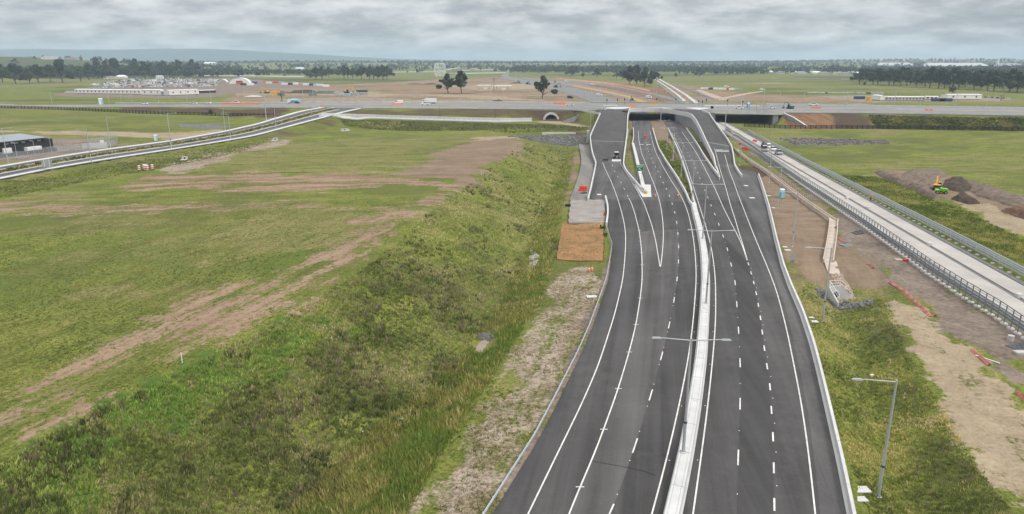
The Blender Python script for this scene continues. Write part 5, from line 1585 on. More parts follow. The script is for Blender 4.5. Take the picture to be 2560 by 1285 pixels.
for x in (-1.0, 0.0, 0.9):
    rl.cyl((x, 0.2, 2.5), (x, 0.2, 3.6), 0.04, n=6)
rl.cyl((-1.0, 0.2, 3.6), (0.9, 0.2, 3.6), 0.04, n=6).cyl((-1.0, 0.2, 3.1), (0.9, 0.2, 3.1), 0.035, n=6).cyl((0.9, 0.2, 3.6), (3.3, 0.2, 1.6), 0.04, n=6).cyl((0.9, 0.2, 3.1), (3.3, 0.2, 1.1), 0.035, n=6).cyl((3.3, 0.2, 0.5), (3.3, 0.2, 1.6), 0.04, n=6)
obj('railing', rl.mesh('railing', MT['white']), cul)
rl = MB()
for y in (0.2, -1.5, -3.2):
    rl.cyl((-1.2, y, 2.5 + y * 0.5), (-1.2, y, 3.6 + y * 0.5), 0.04, n=6)
rl.cyl((-1.2, 0.2, 3.6), (-1.2, -3.2, 2.0), 0.05, n=6).cyl((-1.2, 0.2, 3.1), (-1.2, -3.2, 1.5), 0.04, n=6)
obj('railing', rl.mesh('railing', MT['white']), cul)
obj('side_wall', MB().add([(-1.1,0,0),(-1.1,-3.2,0),(-1.1,-3.2,0.7),(-1.1,0,2.6),(-1.4,0,0),(-1.4,-3.2,0),(-1.4,-3.2,0.7),(-1.4,0,2.6)], [(0,1,2,3),(4,7,6,5),(3,2,6,7),(1,5,6,2)]).mesh('side_wall', MT['concrete']), cul)

# ------------------------------------------------------------------ puddles
def puddle(label, pts, dz=0.10, m=None):
    w = [TG(a, b) for a, b in pts]
    zz_ = min(p.z for p in w) + dz
    q_ = smooth_path(w + [w[0]], 40, 4)
    q_[:, :2] += rng.uniform(-.08, .08, (40, 2))
    w = [Vector(v_) for v_ in q_[:-1]]
    c = Vector((sum(p.x for p in w) / len(w), sum(p.y for p in w) / len(w), 0))
    o = obj('puddle', MB().add([(p.x, p.y, zz_) for p in w], [tuple(range(len(w)))]).mesh('puddle', m or MT['water'], fix=False))
    return tag(o, label, 'puddle', None, 'structure')
puddle('muddy brown puddle in the drain beside the gravel verge', [(1194,862),(1204,852),(1222,850),(1239,853),(1234,866),(1220,872),(1206,880),(1192,884),(1188,874)], 0.16)
puddle('small muddy pool below the culvert', [(2076,752),(2098,750),(2112,756),(2100,762),(2080,762)], 0.3)
# ------------------------------------------------------------------ vehicles
def merged(name, items):
    """several shapes with their own materials in one small mesh"""
    v, f, mi, mats = [], [], [], []
    for k, (mb, m) in enumerate(items):
        o = len(v)
        v += mb.v
        f += [tuple(i + o for i in q) for q in mb.f]
        mi += [k] * len(mb.f)
        mats.append(m)
    me = bpy.data.meshes.new(name)
    me.from_pydata(v, [], f)
    for m in mats:
        me.materials.append(m)
    me.polygons.foreach_set('material_index', mi)
    me.update()
    return me

def loft_y(secs):
    """car-like body: sections along y of (y, half width bottom, half width top, z bottom, z top)"""
    mb = MB()
    v = []
    for y, wb, wt_, zb, zt_ in secs:
        v += [(-wb, y, zb), (wb, y, zb), (wt_, y, zt_), (-wt_, y, zt_)]
    f = [(0, 1, 2, 3), tuple(4 * (len(secs) - 1) + i for i in (3, 2, 1, 0))]
    for i in range(len(secs) - 1):
        for j in range(4):
            k = (j + 1) % 4
            f.append((4*i + j, 4*i + k, 4*i + 4 + k, 4*i + 4 + j))
    return mb.add(v, f)

def wheel_mb(x, y, r=0.34, w=0.24):
    return MB().cyl((x - w/2, y, r), (x + w/2, y, r), r, n=10)
def hub_mb(x, y, r=0.34, w=0.26):
    return MB().cyl((x - w/2, y, r), (x + w/2, y, r), r * 0.55, n=8)

def car_shapes(kind):
    if kind == 'car':
        body = loft_y([(-2.2, .78, .72, .35, .80), (-1.9, .88, .84, .28, .92), (-0.6, .90, .86, .25, .95), (1.2, .90, .86, .25, .95), (2.0, .88, .84, .28, .98), (2.25, .80, .74, .38, .92)])
        glass = loft_y([(-1.25, .84, .80, .93, .95), (-0.55, .84, .66, .93, 1.42), (1.15, .84, .66, .93, 1.44), (1.95, .84, .78, .95, 1.0)])
        roof = loft_y([(-0.6, .68, .60, 1.41, 1.47), (1.2, .68, .60, 1.42, 1.49)])
        wh, L = (-1.4, 1.35), 4.5
    elif kind == 'ute':
        body = loft_y([(-2.5, .85, .80, .45, .95), (-2.2, .93, .88, .35, 1.08), (-1.0, .93, .90, .35, 1.12), (2.5, .93, .90, .38, 1.12), (2.6, .92, .88, .45, 1.10)])
        glass = loft_y([(-1.35, .88, .84, 1.10, 1.12), (-0.6, .88, .70, 1.10, 1.72), (0.8, .88, .70, 1.10, 1.74), (0.95, .88, .80, 1.10, 1.2)])
        roof = loft_y([(-0.65, .72, .64, 1.71, 1.78), (0.85, .72, .64, 1.72, 1.80)])
        wh, L = (-1.6, 1.6), 5.2
    else:   # van
        body = loft_y([(-2.7, .85, .80, .40, 1.0), (-2.3, .98, .92, .3, 1.25), (-1.5, .98, .92, .3, 1.3), (-1.1, .98, .88, .3, 2.2), (2.7, .98, .90, .32, 2.25), (2.75, .96, .86, .4, 2.15)])
        glass = loft_y([(-2.1, .93, .88, 1.24, 1.28), (-1.35, .95, .80, 1.24, 2.0), (-0.7, .985, .93, 1.3, 1.95), (-0.65, .9, .9, 1.3, 1.9)])
        roof = loft_y([(-1.0, .8, .74, 2.2, 2.28), (2.6, .8, .74, 2.24, 2.32)])
        wh, L = (-1.8, 1.7), 5.5
    return body, glass, roof, wh, L

CARM = {}
def small_car(kind, m):
    key = (kind, m.name)
    if key not in CARM:
        body, glass, roof, wh, L = car_shapes(kind)
        wl_ = MB()
        for x in (-.82, .82):
            for y in wh:
                q = wheel_mb(x, y); wl_.add(q.v, q.f)
        CARM[key] = merged(kind, [(body, m), (glass, MT['glass']), (roof, m), (wl_, MT['black'])])
    return CARM[key]

def car_tpl(kind, m):
    body, glass, roof, wh, L = car_shapes(kind)
    parts = [('body', body.mesh('body', m), []), ('windows', glass.mesh('windows', MT['glass']), []), ('roof', roof.mesh('roof', m), [])]
    for x in (-.82, .82):
        for y in wh:
            parts.append(('wheel', wheel_mb(x, y, 0.38).mesh('wheel', MT['black']), [('rim', hub_mb(x, y, 0.38).mesh('rim', MT['silver']))]))
        parts.append(('headlight', MB().bbox((x * 0.8, -L / 2 + 0.12, 0.78), (0.3, 0.16, 0.16), 0.03).mesh('headlight', MT['white']), []))
        parts.append(('tail_light', MB().bbox((x * 0.9, L / 2 - 0.02, 0.85), (0.16, 0.12, 0.24), 0.03).mesh('tail_light', MT['red']), []))
    if kind == 'ute':
        parts.append(('tray', MB().box((0, 1.75, 1.06), (1.6, 1.45, 0.14)).mesh('tray', MT['dark']), []))
    return parts
UTE_W, UTE_S, CAR_W, VAN_W = car_tpl('ute', MT['white']), car_tpl('ute', MT['silver']), car_tpl('car', MT['white']), car_tpl('van', MT['white'])

def xrz(x):      # heading of the cross road
    a = xroad_y(x - 5, XN); b = xroad_y(x + 5, XN)
    return math.atan2(b - a, 10)
def on_cross(tpl, px, py, label, name, cat, flip=0, s=1.0, group='vehicles on the cross road'):
    p = XD(px, py)
    return inst(tpl, name, label, cat, (p.x, p.y, p.z + 0.02), xrz(p.x) + math.pi / 2 + (math.pi if flip else 0), group, s)
on_cross(CAR_W, 1425, 264.5, 'white car on the cross road above the tunnel portal', 'parked_car', 'car', 1, 1.15)
on_cross(VAN_W, 997, 259, 'white van on the cross road behind orange barriers', 'van', 'van', 1, 1.15)
on_cross(UTE_W, 1063, 262.5, 'white utility with tray in front of the white box truck', 'utility_truck', 'utility', 1, 1.2)
on_cross(UTE_W, 590, 258.5, 'white utility behind the long orange barrier run', 'utility_truck', 'utility', 0, 1.1)
on_cross(CAR_W, 486, 260, 'white car on the cross road left of the orange barrier run', 'parked_car', 'car', 0, 1.15)
on_cross(UTE_W, 520, 260, 'white utility just left of the orange barrier run', 'utility_truck', 'utility', 0, 1.1)
on_cross(CAR_W, 362, 261, 'white car at the far left of the cross road', 'parked_car', 'car', 0, 1.2)
on_cross(UTE_W, 1848, 272.5, 'white utility on the overpass beside the blue box', 'utility_truck', 'utility', 0, 1.1)
on_cross(CAR_W, 1930, 271, 'white car on the overpass left of the green excavator', 'parked_car', 'car', 0, 1.0)
on_cross(UTE_W, 2033, 264, 'white utility on the cross road above the rust brown bank', 'utility_truck', 'utility', 0, 1.25)
on_cross(CAR_W, 1512, 274.5, 'white car at the head of the left ramp', 'parked_car', 'car', 0, 0.9)
# box truck
bt = [('cargo_box', MB().bbox((0, 1.6, 2.35), (2.5, 8.4, 2.9), 0.08).mesh('cargo_box', MT['white']), []), ('chassis', MB().box((0, 0.6, 0.75), (1.0, 10.2, 0.3)).mesh('chassis', MT['dark']), []), ('cab', loft_y([(-5.0, 1.15, 1.1, .55, 1.5), (-4.6, 1.2, 1.1, .5, 2.9), (-2.9, 1.2, 1.1, .5, 3.1)]).mesh('cab', MT['white']), [('windscreen', MB().box((0, -4.92, 2.1), (2.0, 0.1, 0.8), rx=-0.26).mesh('windscreen', MT['glass'])), ('side_window', MB().box((0, -3.9, 2.15), (2.36, 0.9, 0.7)).mesh('side_window', MT['glass']))])]
for x in (-1.0, 1.0):
    for y in (-4.0, 3.2, 4.5):
        bt.append(('wheel', wheel_mb(x, y, 0.5, 0.35).mesh('wheel', MT['black']), [('rim', hub_mb(x, y, 0.5, 0.37).mesh('rim', MT['silver']))]))
on_cross(bt, 1072, 258.7, 'large white box truck on the cross road', 'box_truck', 'truck', 1, 1.0)
tk = [('tank', MB().cyl((0, -1.2, 1.9), (0, 4.4, 1.9), 1.15, n=14).mesh('tank', MT['skyblue']), []), ('chassis', MB().box((0, 0.2, 0.75), (1.0, 8.6, 0.3)).mesh('chassis', MT['dark']), []), bt[2]]
tk = tk[:2] + [('cab', loft_y([(-4.2, 1.15, 1.1, .55, 1.4), (-3.8, 1.2, 1.1, .5, 2.5), (-1.9, 1.2, 1.1, .5, 2.7)]).mesh('cab', MT['white']), [('windscreen', MB().box((0, -4.1, 1.95), (2.0, 0.1, 0.7), rx=-0.3).mesh('windscreen', MT['glass']))])]
for x in (-1.0, 1.0):
    for y in (-3.1, 2.4, 3.6):
        tk.append(('wheel', wheel_mb(x, y, 0.5, 0.35).mesh('wheel', MT['black']), []))
on_cross(tk, 734, 258.3, 'blue tank truck with white cab left of the side road junction', 'tank_truck', 'truck', 1, 1.15)

# vehicles on the busway
def on_bus(tpl, px, py, label, name, cat, s=1.0, rz=0.0):
    p = G(px, py, 0.3)
    return inst(tpl, name, label, cat, (p.x, p.y, 0.32), -BUSH + rz, 'vehicles parked on the busway', s)
on_bus(UTE_S, 1946, 386, 'silver utility, nearest of three parked on the busway slab', 'utility_truck', 'utility', 1.15)
on_bus(UTE_W, 1932, 376.5, 'white utility, middle of three parked on the busway slab', 'utility_truck', 'utility', 1.1)
on_bus(VAN_W, 1922, 369.5, 'white van, farthest of three vehicles parked on the busway slab', 'van', 'van', 0.85)
rol = [('body', MB().bbox((0, 0.6, 1.0), (1.4, 1.8, 0.9), 0.15).mesh('body', MT['orange']), []), ('canopy', MB().bbox((0, 0.2, 2.2), (1.5, 1.5, 0.12), 0.04).mesh('canopy', MT['white']), []), ('operator_station', MB().bbox((0, -0.2, 1.5), (1.3, 1.1, 1.3), 0.1).mesh('operator_station', MT['dark']), []), ('drum', MB().cyl((-0.75, -1.3, 0.6), (0.75, -1.3, 0.6), 0.6, n=14).mesh('drum', MT['grey']), []), ('wheel', wheel_mb(-.7, 1.2, .55, .4).mesh('wheel', MT['black']), []), ('wheel', wheel_mb(.7, 1.2, .55, .4).mesh('wheel', MT['black']), [])]
on_bus(rol, 1911, 378.5, 'small orange roller with white canopy on the busway', 'road_roller', 'roller', 1.15)
mixm = [('body', MB().bbox((0, 0, 1.0), (1.9, 2.4, 1.3), 0.2).mesh('body', MT['dark']), []), ('hopper', MB().box((0, 0.3, 2.2), (1.8, 1.6, 1.2), taper=0.6).mesh('hopper', mat('dusty_red', (0.20, 0.12, 0.12), 0.8)), []), ('cab', MB().bbox((0.3, -0.9, 1.9), (1.1, 0.9, 1.2), 0.1).mesh('cab', MT['grey']), [])]
for x in (-.85, .85):
    for y in (-1.0, 1.0):
        mixm.append(('wheel', wheel_mb(x, y, .5, .35).mesh('wheel', MT['black']), []))
on_bus(mixm, 1909, 368, 'dark reddish machine standing behind the orange roller', 'paving_machine', 'machine', 1.0)
for i, (a, b) in enumerate(((1884,356.5),(1889,357.5))):
    o = inst([('board', MB().box((0, 0, 1.0), (1.2, 0.08, 0.9)).mesh('board', MT['red']), []), ('stand', MB().cyl((-.3, 0, 0), (-.3, 0, .6), .04, n=5).cyl((.3, 0, 0), (.3, 0, .6), .04, n=5).mesh('stand', MT['white']), [])], 'warning_board', f'red and white warning board on the busway, {("left", "right")[i]} of the pair', 'sign', G(a, b, 0.3), 0, 'warning boards on the busway')
for i, (a, b) in enumerate(((2546,741),(2323,612),(2170,521),(2118,497))):
    p = G(a, b, 0.3)
    bo = obj('drain_box', MB().bbox((0, 0, 0.35), (0.85, 0.85, 0.7), 0.06).mesh('drain_box', MT['concrete_white']), None, (p.x, p.y, 0.14))
    tag(bo, f'white concrete box in the gap between the busway slabs, {ORD[i]} along it', 'box', 'boxes between the busway slabs')

# ------------------------------------------------------------------ earth-moving machines
def excavator_tpl(m, cabm=None):
    t = []
    for x in (-1.2, 1.2):
        pr = [(-2.1, .35), (-1.8, .05), (1.8, .05), (2.1, .35), (2.1, .6), (1.8, .95), (-1.8, .95), (-2.1, .6)]
        mb = MB()
        v = [(x - .3, y, z) for y, z in pr] + [(x + .3, y, z) for y, z in pr]
        mb.add(v, [tuple(range(8)), tuple(range(15, 7, -1))] + [(i, (i + 1) % 8, 8 + (i + 1) % 8, 8 + i) for i in range(8)])
        t.append(('track', mb.mesh('track', MT['black']), []))
    t.append(('house', MB().bbox((0.2, 0.6, 1.6), (2.5, 3.0, 1.1), 0.15).mesh('house', m), [('counterweight', MB().bbox((0, 2.15, 1.55), (2.6, 0.7, 1.0), 0.2).mesh('counterweight', MT['dark']))]))
    t.append(('cab', MB().bbox((-0.75, -0.7, 2.0), (1.0, 1.5, 1.7), 0.12).mesh('cab', cabm or MT['glass']), [('cab_roof', MB().bbox((-0.75, -0.7, 2.9), (1.05, 1.55, 0.1), 0.03).mesh('cab_roof', m))]))
    bm_ = MB()
    for a, b, r0, r1 in (((.35, -.6, 1.9), (.35, -2.2, 4.2), .34, .28), ((.35, -2.2, 4.2), (.35, -4.4, 4.5), .28, .2)):
        bm_.cyl(a, b, r0, r1, 6)
    t.append(('boom', bm_.mesh('boom', m), []))
    t.append(('stick', MB().cyl((.35, -4.2, 4.7), (.35, -5.3, 1.5), .22, .15, 6).mesh('stick', m), [('bucket', MB().prism([(-.2, 0), (1.0, .2), (1.1, 1.0), (.2, 1.0)], -.6, .6).mesh('bucket', MT['dark']))]))
    b = t[-1][2][0][1]
    for v in b.vertices:
        x, y, z = v.co
        v.co = (.35 + y, -5.6 + x, .4 + z)
    return t
EX_Y, EX_T = excavator_tpl(MT['yellow']), excavator_tpl(MT['tealmachine'])
p = XD(1975, 272)
inst(EX_T, 'excavator', 'dark green excavator with raised arm on the cross road beside the overpass', 'excavator', p, math.radians(-80), 'excavators', 1.0)
far_ex = [((667,233),EX_Y,1.5,-60,'yellow excavator beside the dark soil heap left of the containers'),((868,233),EX_Y,1.6,80,'yellow excavator standing right of the grey green containers'),((1390,219),EX_T,1.5,60,'dark excavator on the far road left of the junction roads'),((1388,207),EX_Y,1.4,0,'yellow excavator on the orange earth strip between far roads'),((1319,211),EX_T,1.4,30,'green excavator at the edge of the far bare earth'),((1297,207),EX_T,1.2,200,'dark excavator farthest off on the bare earth'),((1580,252),EX_T,1.0,180,'green machine standing on the far road just behind the overpass')]
for (a, b), tp_, s_, rz_, lb in far_ex:
    inst(tp_, 'excavator', lb, 'excavator', T(a, b), math.radians(rz_), 'excavators', s_)
# loader and site dumper on the right
exr = TG(2342, 474)
inst(EX_Y, 'excavator', 'yellow excavator with black cab behind the lime green dumper', 'excavator', exr, math.radians(150), 'excavators', 0.8)
dm = [('skip', loft_y([(-1.9, .95, 1.15, 1.1, 1.9), (-0.2, .95, 1.2, .9, 2.1), (0.6, .9, 1.1, 1.2, 2.2)]).mesh('skip', MT['lime']), []), ('engine_cover', MB().bbox((0, 1.4, 1.2), (1.7, 1.6, 0.9), 0.2).mesh('engine_cover', MT['lime']), []), ('seat', MB().bbox((0, 0.7, 1.7), (0.6, 0.5, 0.7), 0.08).mesh('seat', MT['dark']), []), ('chassis', MB().box((0, 0.2, 0.7), (1.2, 3.6, 0.4)).mesh('chassis', MT['dark']), [])]
for x in (-1.0, 1.0):
    for y in (-1.2, 1.5):
        dm.append(('wheel', wheel_mb(x, y, .6, .45).mesh('wheel', MT['black']), [('rim', hub_mb(x, y, .6, .47).mesh('rim', MT['silver']))]))
inst(dm, 'site_dumper', 'lime green site dumper on the pale dirt pad', 'dumper', TG(2353, 484), math.radians(70), None, 0.8)
ld = [('body', MB().bbox((0, 0.5, 0.95), (1.3, 1.9, 0.9), 0.12).mesh('body', MT['dark']), []), ('cab', MB().bbox((0, -0.1, 1.6), (1.2, 1.3, 1.1), 0.1).mesh('cab', MT['glass']), [('cab_roof', MB().bbox((0, -0.1, 2.2), (1.25, 1.35, 0.1), 0.03).mesh('cab_roof', MT['white']))]), ('bucket', MB().box((0, -1.7, 0.4), (1.7, 0.6, 0.6)).mesh('bucket', MT['dark']), []), ('lift_arm', MB().box((-.72, -.5, 1.0), (.12, 2.4, .2)).mesh('lift_arm', MT['yellow']), []), ('lift_arm', MB().box((.72, -.5, 1.0), (.12, 2.4, .2)).mesh('lift_arm', MT['yellow']), []), ('badge', MB().box((0, 1.46, 1.0), (.6, .03, .35)).mesh('badge', MT['silver']), [])]
for x in (-.75, .75):
    for y in (-.6, .9):
        ld.append(('wheel', wheel_mb(x, y, .42, .35).mesh('wheel', MT['black']), []))
inst(ld, 'skid_loader', 'black skid loader with white roof parked on the left ramp', 'loader', GZ(1541, 399, z_ramp), 3.1, None, 1.35)

# ------------------------------------------------------------------ blocks, barriers, small site things
def block(name, label, cat, p, size, m, rz=0.0, group=None, b=0.05):
    o = obj(name, MB().bbox((0, 0, size[2] / 2), size, b).mesh(name, m), None, p, rz)
    return tag(o, label, cat, group)
F_BLOCK = [(-.3, 0), (-.3, .15), (-.12, .4), (-.1, .9), (.1, .9), (.12, .4), (.3, .15), (.3, 0)]
def water_barrier(label, p, rz, L, m, group=None, cat='barrier', name='plastic_barrier'):
    o = obj(name, MB().prism(F_BLOCK, -L / 2, L / 2).mesh(name, m), None, p, rz + math.pi / 2)
    return tag(o, label, cat, group)
water_barrier('white plastic barrier lying across the head of the left ramp lanes', GZ(1541, 403.5, z_ramp), 0, 3.6, MT['white'])
water_barrier('black barrier section lying left of the white one on the left ramp', GZ(1513, 403, z_ramp), 0, 2.2, MT['dark'])
water_barrier('pale concrete block across the entry ramp, left of two', GZ(1797, 379, z_ramp), 0.05, 2.6, MT['concrete_white'])
water_barrier('pale concrete block across the entry ramp, right of two', GZ(1812, 380, z_ramp), 0.05, 3.4, MT['concrete'])
for i, (a, b, s_) in enumerate(((1860,373.5,2.6),(1866,376,2.6),(1851,362,1.6))):
    water_barrier(f'red plastic barrier beside the busway fence, {("first", "second", "third")[i]} of three', G(a, b, 0.1), -0.9, s_, MT['red'], 'red barriers by the busway')
def barrier_run(label, pts, m, zf, L=2.0):
    w = [GZ(a, b, zf) for a, b in pts]
    t = thing('barrier_run', label, 'barrier')
    n = max(2, int(path_len(w) / L))
    me_ = MB().prism([(x, z * 1.15) for x, z in F_BLOCK], -L * .48, L * .48).mesh('barrier_unit', m)
    q = resample(w, n + 1)
    for i in range(n):
        a, b = q[i], q[i + 1]
        obj('barrier_unit', me_, t, tuple((a + b) / 2), math.atan2(b[1] - a[1], b[0] - a[0]) + math.pi / 2)
    return t
barrier_run('long run of orange plastic barriers on the cross road left of the side road', [(553,261),(600,261.2),(650,261)], MT['orange'], xz)
barrier_run('short orange barrier run at the side road junction', [(802,266),(808,264.5)], MT['orange'], xz)
barrier_run('orange barrier run beside the white van', [(980,263),(1008,260.5)], MT['orange'], xz)
barrier_run('orange barrier run on the cross road above the tunnel portal', [(1384,259.5),(1418,260.2),(1400,263)], MT['orange'], xz)
barrier_run('orange red barrier run at the middle of the overpass', [(1569,267.3),(1592,267)], MT['orange'], xz)
barrier_run('amber barrier run behind the one at the middle of the overpass', [(1620,261.5),(1643,261.7)], MT['yellow'], xz)
barrier_run('orange barrier run on the cross road right of the green excavator', [(2028,271.5),(2052,272)], MT['orange'], xz)
barrier_run('orange barrier run at the far right of the cross road', [(2310,276.5),(2334,277)], MT['orange'], xz)
# red message boards on a trailer by the left ramp
p = TG(1458, 487)
vm_ = thing('sign_trailer', 'stack of bright red road work boards on a dark trailer stand', 'sign', p, 0.15)
obj('trailer', MB().box((0.2, 0, 0.5), (1.8, 1.2, 0.25)).cyl((0.2, 0, 0.5), (0.2, 0, 1.2), .12, n=6).mesh('trailer', MT['black']), vm_)
for i, (dx, z, w) in enumerate(((0, 1.5, 3.0), (-.1, 2.4, 2.2))):
    bd = obj('board', MB().bbox((dx, -0.1 * i, z), (w, 0.5, 0.8), 0.12).mesh('board', MT['red']), vm_)
    obj('board_rib', MB().box((dx, -0.1 * i - .27, z + .02), (w * .8, .06, .18)).mesh('board_rib', MT['orange']), bd)
for x in (-.5, .9):
    obj('wheel', wheel_mb(x, 0, .32, .2).mesh('wheel', MT['black']), vm_)
block('control_box', 'pale grey box at the end of the left ramp wall', 'box', TG(1465, 498), (0.9, 0.9, 1.3), MT['silver'])
# green exit sign with lettering and arrow
sp = G(1598, 458, 0)
sg = thing('exit_sign', 'green road sign reading EXIT with a white arrow above the gore wall', 'sign', (sp.x, sp.y, 0.9), 0.0)
for x in (-0.7, 0.7):
    obj('post', MB().cyl((x, 0.1, 0), (x, 0.1, 3.2), .06, n=8).mesh('post', MT['galv']), sg)
bd = obj('sign_board', MB().bbox((0, 0, 4.15), (2.5, 0.06, 2.1), 0.02).mesh('sign_board', MT['white']), sg)
obj('green_face', MB().bbox((0, -0.045, 4.15), (2.36, 0.03, 1.96), 0.01).mesh('green_face', MT['green']), sg)
cu = bpy.data.curves.new('lettering', 'FONT')
cu.body = 'EXIT'; cu.size = 0.92; cu.align_x = 'CENTER'; cu.extrude = 0.01; cu.offset = 0.012
co_ = bpy.data.objects.new('lettering_src', cu)
lm = bpy.data.meshes.new_from_object(co_)
bpy.data.objects.remove(co_)
lm.materials.clear(); lm.materials.append(MT['white'])
lo = obj('lettering', lm, sg, (0, -0.075, 4.3)); lo.rotation_euler = (math.pi / 2, 0, 0)
ar = MB().add([(-.12, -.08, 3.45), (.14, -.08, 3.3), (.3, -.08, 3.55), (.45, -.08, 3.45), (.36, -.08, 3.3), (.5, -.08, 3.3)], [])
ar = MB().prism([(-.38, 4.0), (.05, 4.0), (-.07, 3.88), (.38, 3.45), (.26, 3.33), (-.19, 3.76), (-.31, 3.6)], -.09, -.07)
obj('arrow', ar.mesh('arrow', MT['white']), sg)
# diamond warning sign seen from behind
p = TG(1979, 664)
ds = thing('diamond_sign', 'grey back of a diamond road sign right of the shoulder barrier', 'sign', p)
obj('post', MB().cyl((0, 0, 0), (0, 0, 2.2), .05, n=6).mesh('post', MT['galv']), ds)
obj('diamond_plate', MB().box((0, -0.06, 1.9), (1.0, 0.04, 1.0), ry=math.pi / 4).mesh('diamond_plate', MT['silver']), ds)
obj('lower_plate', MB().box((0, -0.06, 0.85), (0.85, 0.04, 0.6)).mesh('lower_plate', MT['grey']), ds)
# big road sign back by the side road
p = GZ(120, 425, z_side)
bs = thing('road_sign', 'plain grey back of a large board beside the side road', 'sign', p, 0.35)
for x in (-1.0, 1.0):
    obj('post', MB().cyl((x, 0, 0), (x, 0, 3.4), .07, n=6).mesh('post', MT['galv']), bs)
pb = obj('sign_back', MB().box((0, -0.08, 2.2), (2.9, 0.05, 2.4)).mesh('sign_back', MT['silver']), bs)
for x in (-.7, .7):
    obj('stiffener', MB().box((x, -0.13, 2.2), (0.1, 0.05, 2.4)).mesh('stiffener', MT['white']), pb)
# portable toilets
def toilet(p, label, m, s=1.0):
    t = thing('portable_toilet', label, 'toilet', p, 0.1, None, s)
    obj('cabin', MB().bbox((0, 0, 1.1), (1.15, 1.15, 2.1), 0.06).mesh('cabin', m), t)
    obj('roof', MB().box((0, 0, 2.25), (1.2, 1.2, 0.25), taper=0.7).mesh('roof', MT['white']), t)
    obj('door', MB().bbox((0, -0.6, 1.05), (0.8, 0.05, 1.85), 0.02).mesh('door', MT['white'] if m is MT['skyblue'] else MT['skyblue']), t)
toilet(TG(1953, 495), 'teal portable toilet on the bare brown verge beside a lamp', MT['teal'], 1.15)
toilet(TG(390, 352), 'pale blue portable toilet beside the side road', MT['skyblue'], 1.15)
toilet(T(253, 262), 'pale blue portable toilet at the left end of the cross road', MT['skyblue'], 2.2)
toilet(XD(1846 + 24, 270), 'blue portable toilet on the overpass', mat('bright_blue', (0.16, 0.36, 0.62), 0.5), 1.5)
# drums on the field
dru = [('drum', MB().cyl((0, 0, 0), (0, 0, 1.1), .38, .3, 12).mesh('drum', MT['white']), [('red_band', MB().cyl((0, 0, .2), (0, 0, .42), .375, .355, 12).cyl((0, 0, .66), (0, 0, .88), .345, .325, 12).mesh('red_band', MT['red']))])]
for i, (a, b, wh) in enumerate(((348,424,'standing alone at the left end'),(360,421,'left one of the middle group'),(363,423.5,'front one of the middle group'),(366,421,'rear one of the middle group'),(369,424,'right one of the middle group'),(381,421.5,'standing alone at the right end'))):
    inst(dru, 'traffic_drum', 'red and white traffic drum on the grass, ' + wh, 'drum', TG(a, b), 0, 'traffic drums on the field', 1.25)
# cones
cone = [('cone', MB().cyl((0, 0, .05), (0, 0, .8), .2, .04, 10).mesh('cone', MT['orange']), [('collar', MB().cyl((0, 0, .4), (0, 0, .55), .135, .105, 10).mesh('collar', MT['white']))]), ('base', MB().bbox((0, 0, .03), (.5, .5, .06), .02).mesh('base', MT['dark']), [])]
for a, b, wh in ((1694.5,492,'on the lanes left of the median wall'),(1638.5,492.5,'on the lanes right of the gore slab'),(1472.5,679.5,'left one of two on the gravel verge'),(1480,678,'right one of two on the gravel verge')):
    inst(cone, 'traffic_cone', 'orange traffic cone ' + wh, 'cone', TG(a, b) if b > 600 else G(a, b, 0.05), 0, 'traffic cones', 1.4)
block('red_marker', 'small red box standing in the far carriageway', 'box', G(1613, 344, 0.05), (1.4, 0.8, 1.1), MT['red'])
block('red_cone_stack', 'small red and white post behind the short barrier by the gravel pad', 'post', G(1511, 538, 0.05), (0.4, 0.4, 0.8), MT['red'])
# pit lids
for a, b, wh, s_ in ((2153,1225,'upper one in the grass by the shoulder barrier',1.3),(2151,1249,'lower one in the grass by the shoulder barrier',1.0),(2026,795,'upper one below the culvert lamp',0.9),(2034,804.5,'lower one below the culvert lamp',1.1),(1962,618,'upper one on the brown verge',0.9),(1969,626,'lower one on the brown verge',1.1),(1479,742,'on the gravel verge left of the guardrail',1.5),(1933,520,'beside the teal toilet',0.9),(1920,490,'just behind the shoulder barrier',1.1)):
    p = TG(a, b)
    o = obj('pit_lid', MB().bbox((0, 0, 0.06), (1.15 * s_, 0.75 * s_, 0.14), 0.03).mesh('pit_lid', MT['concrete_white']), None, (p.x, p.y, p.z), 0.05)
    tag(o, 'pale rectangular pit lid ' + wh, 'pit lid', 'pit lids')
# black water-filled bits, plastic sheet, pallet, pipes
def sheet_heap(name, label, px, py, sx, sy, h, m, cat):
    p = TG(px, py)
    n = 12
    X = np.linspace(-1, 1, n)
    v = []
    for j in range(n):
        for i in range(n):
            r = max(0, 1 - (X[i] ** 2 + X[j] ** 2))
            jx, jy = rng.uniform(-.08, .08, 2)
            v.append(((X[i] + jx) * sx, (X[j] + jy) * sy, 0.03 + h * r * rng.uniform(0.25, 1)))
    o = obj(name, MB().add(v, [(j*n+i, j*n+i+1, (j+1)*n+i+1, (j+1)*n+i) for j in range(n-1) for i in range(n-1)]).mesh(name, m), None, (p.x, p.y, p.z + 0.05), 0.3)
    return tag(o, label, cat)
sheet_heap('plastic_sheet', 'crumpled dark plastic sheet beside the busway fence', 2148, 582, 1.7, 1.0, 0.6, MT['plastic_sheet'], 'sheet')
sheet_heap('plastic_sheet', 'grey slab of sheeting at the right edge below the busway fence', 2548, 868, 1.4, 1.0, 0.3, MT['plastic_sheet'], 'sheet')
sheet_heap('silt_sheet', 'flattened grey wire mesh on the dirt beside the busway', 2120, 614, 1.3, 1.2, 0.2, MT['grey'], 'sheet')
block('concrete_slab', 'pale concrete slab at the right edge below the busway fence', 'slab', TG(2551, 883), (1.6, 0.9, 0.3), MT['concrete'])
block('concrete_slab', 'pale slab lying in the strip beside the busway fence', 'slab', TG(2246, 651), (1.4, 0.9, 0.3), MT['concrete_warm'])
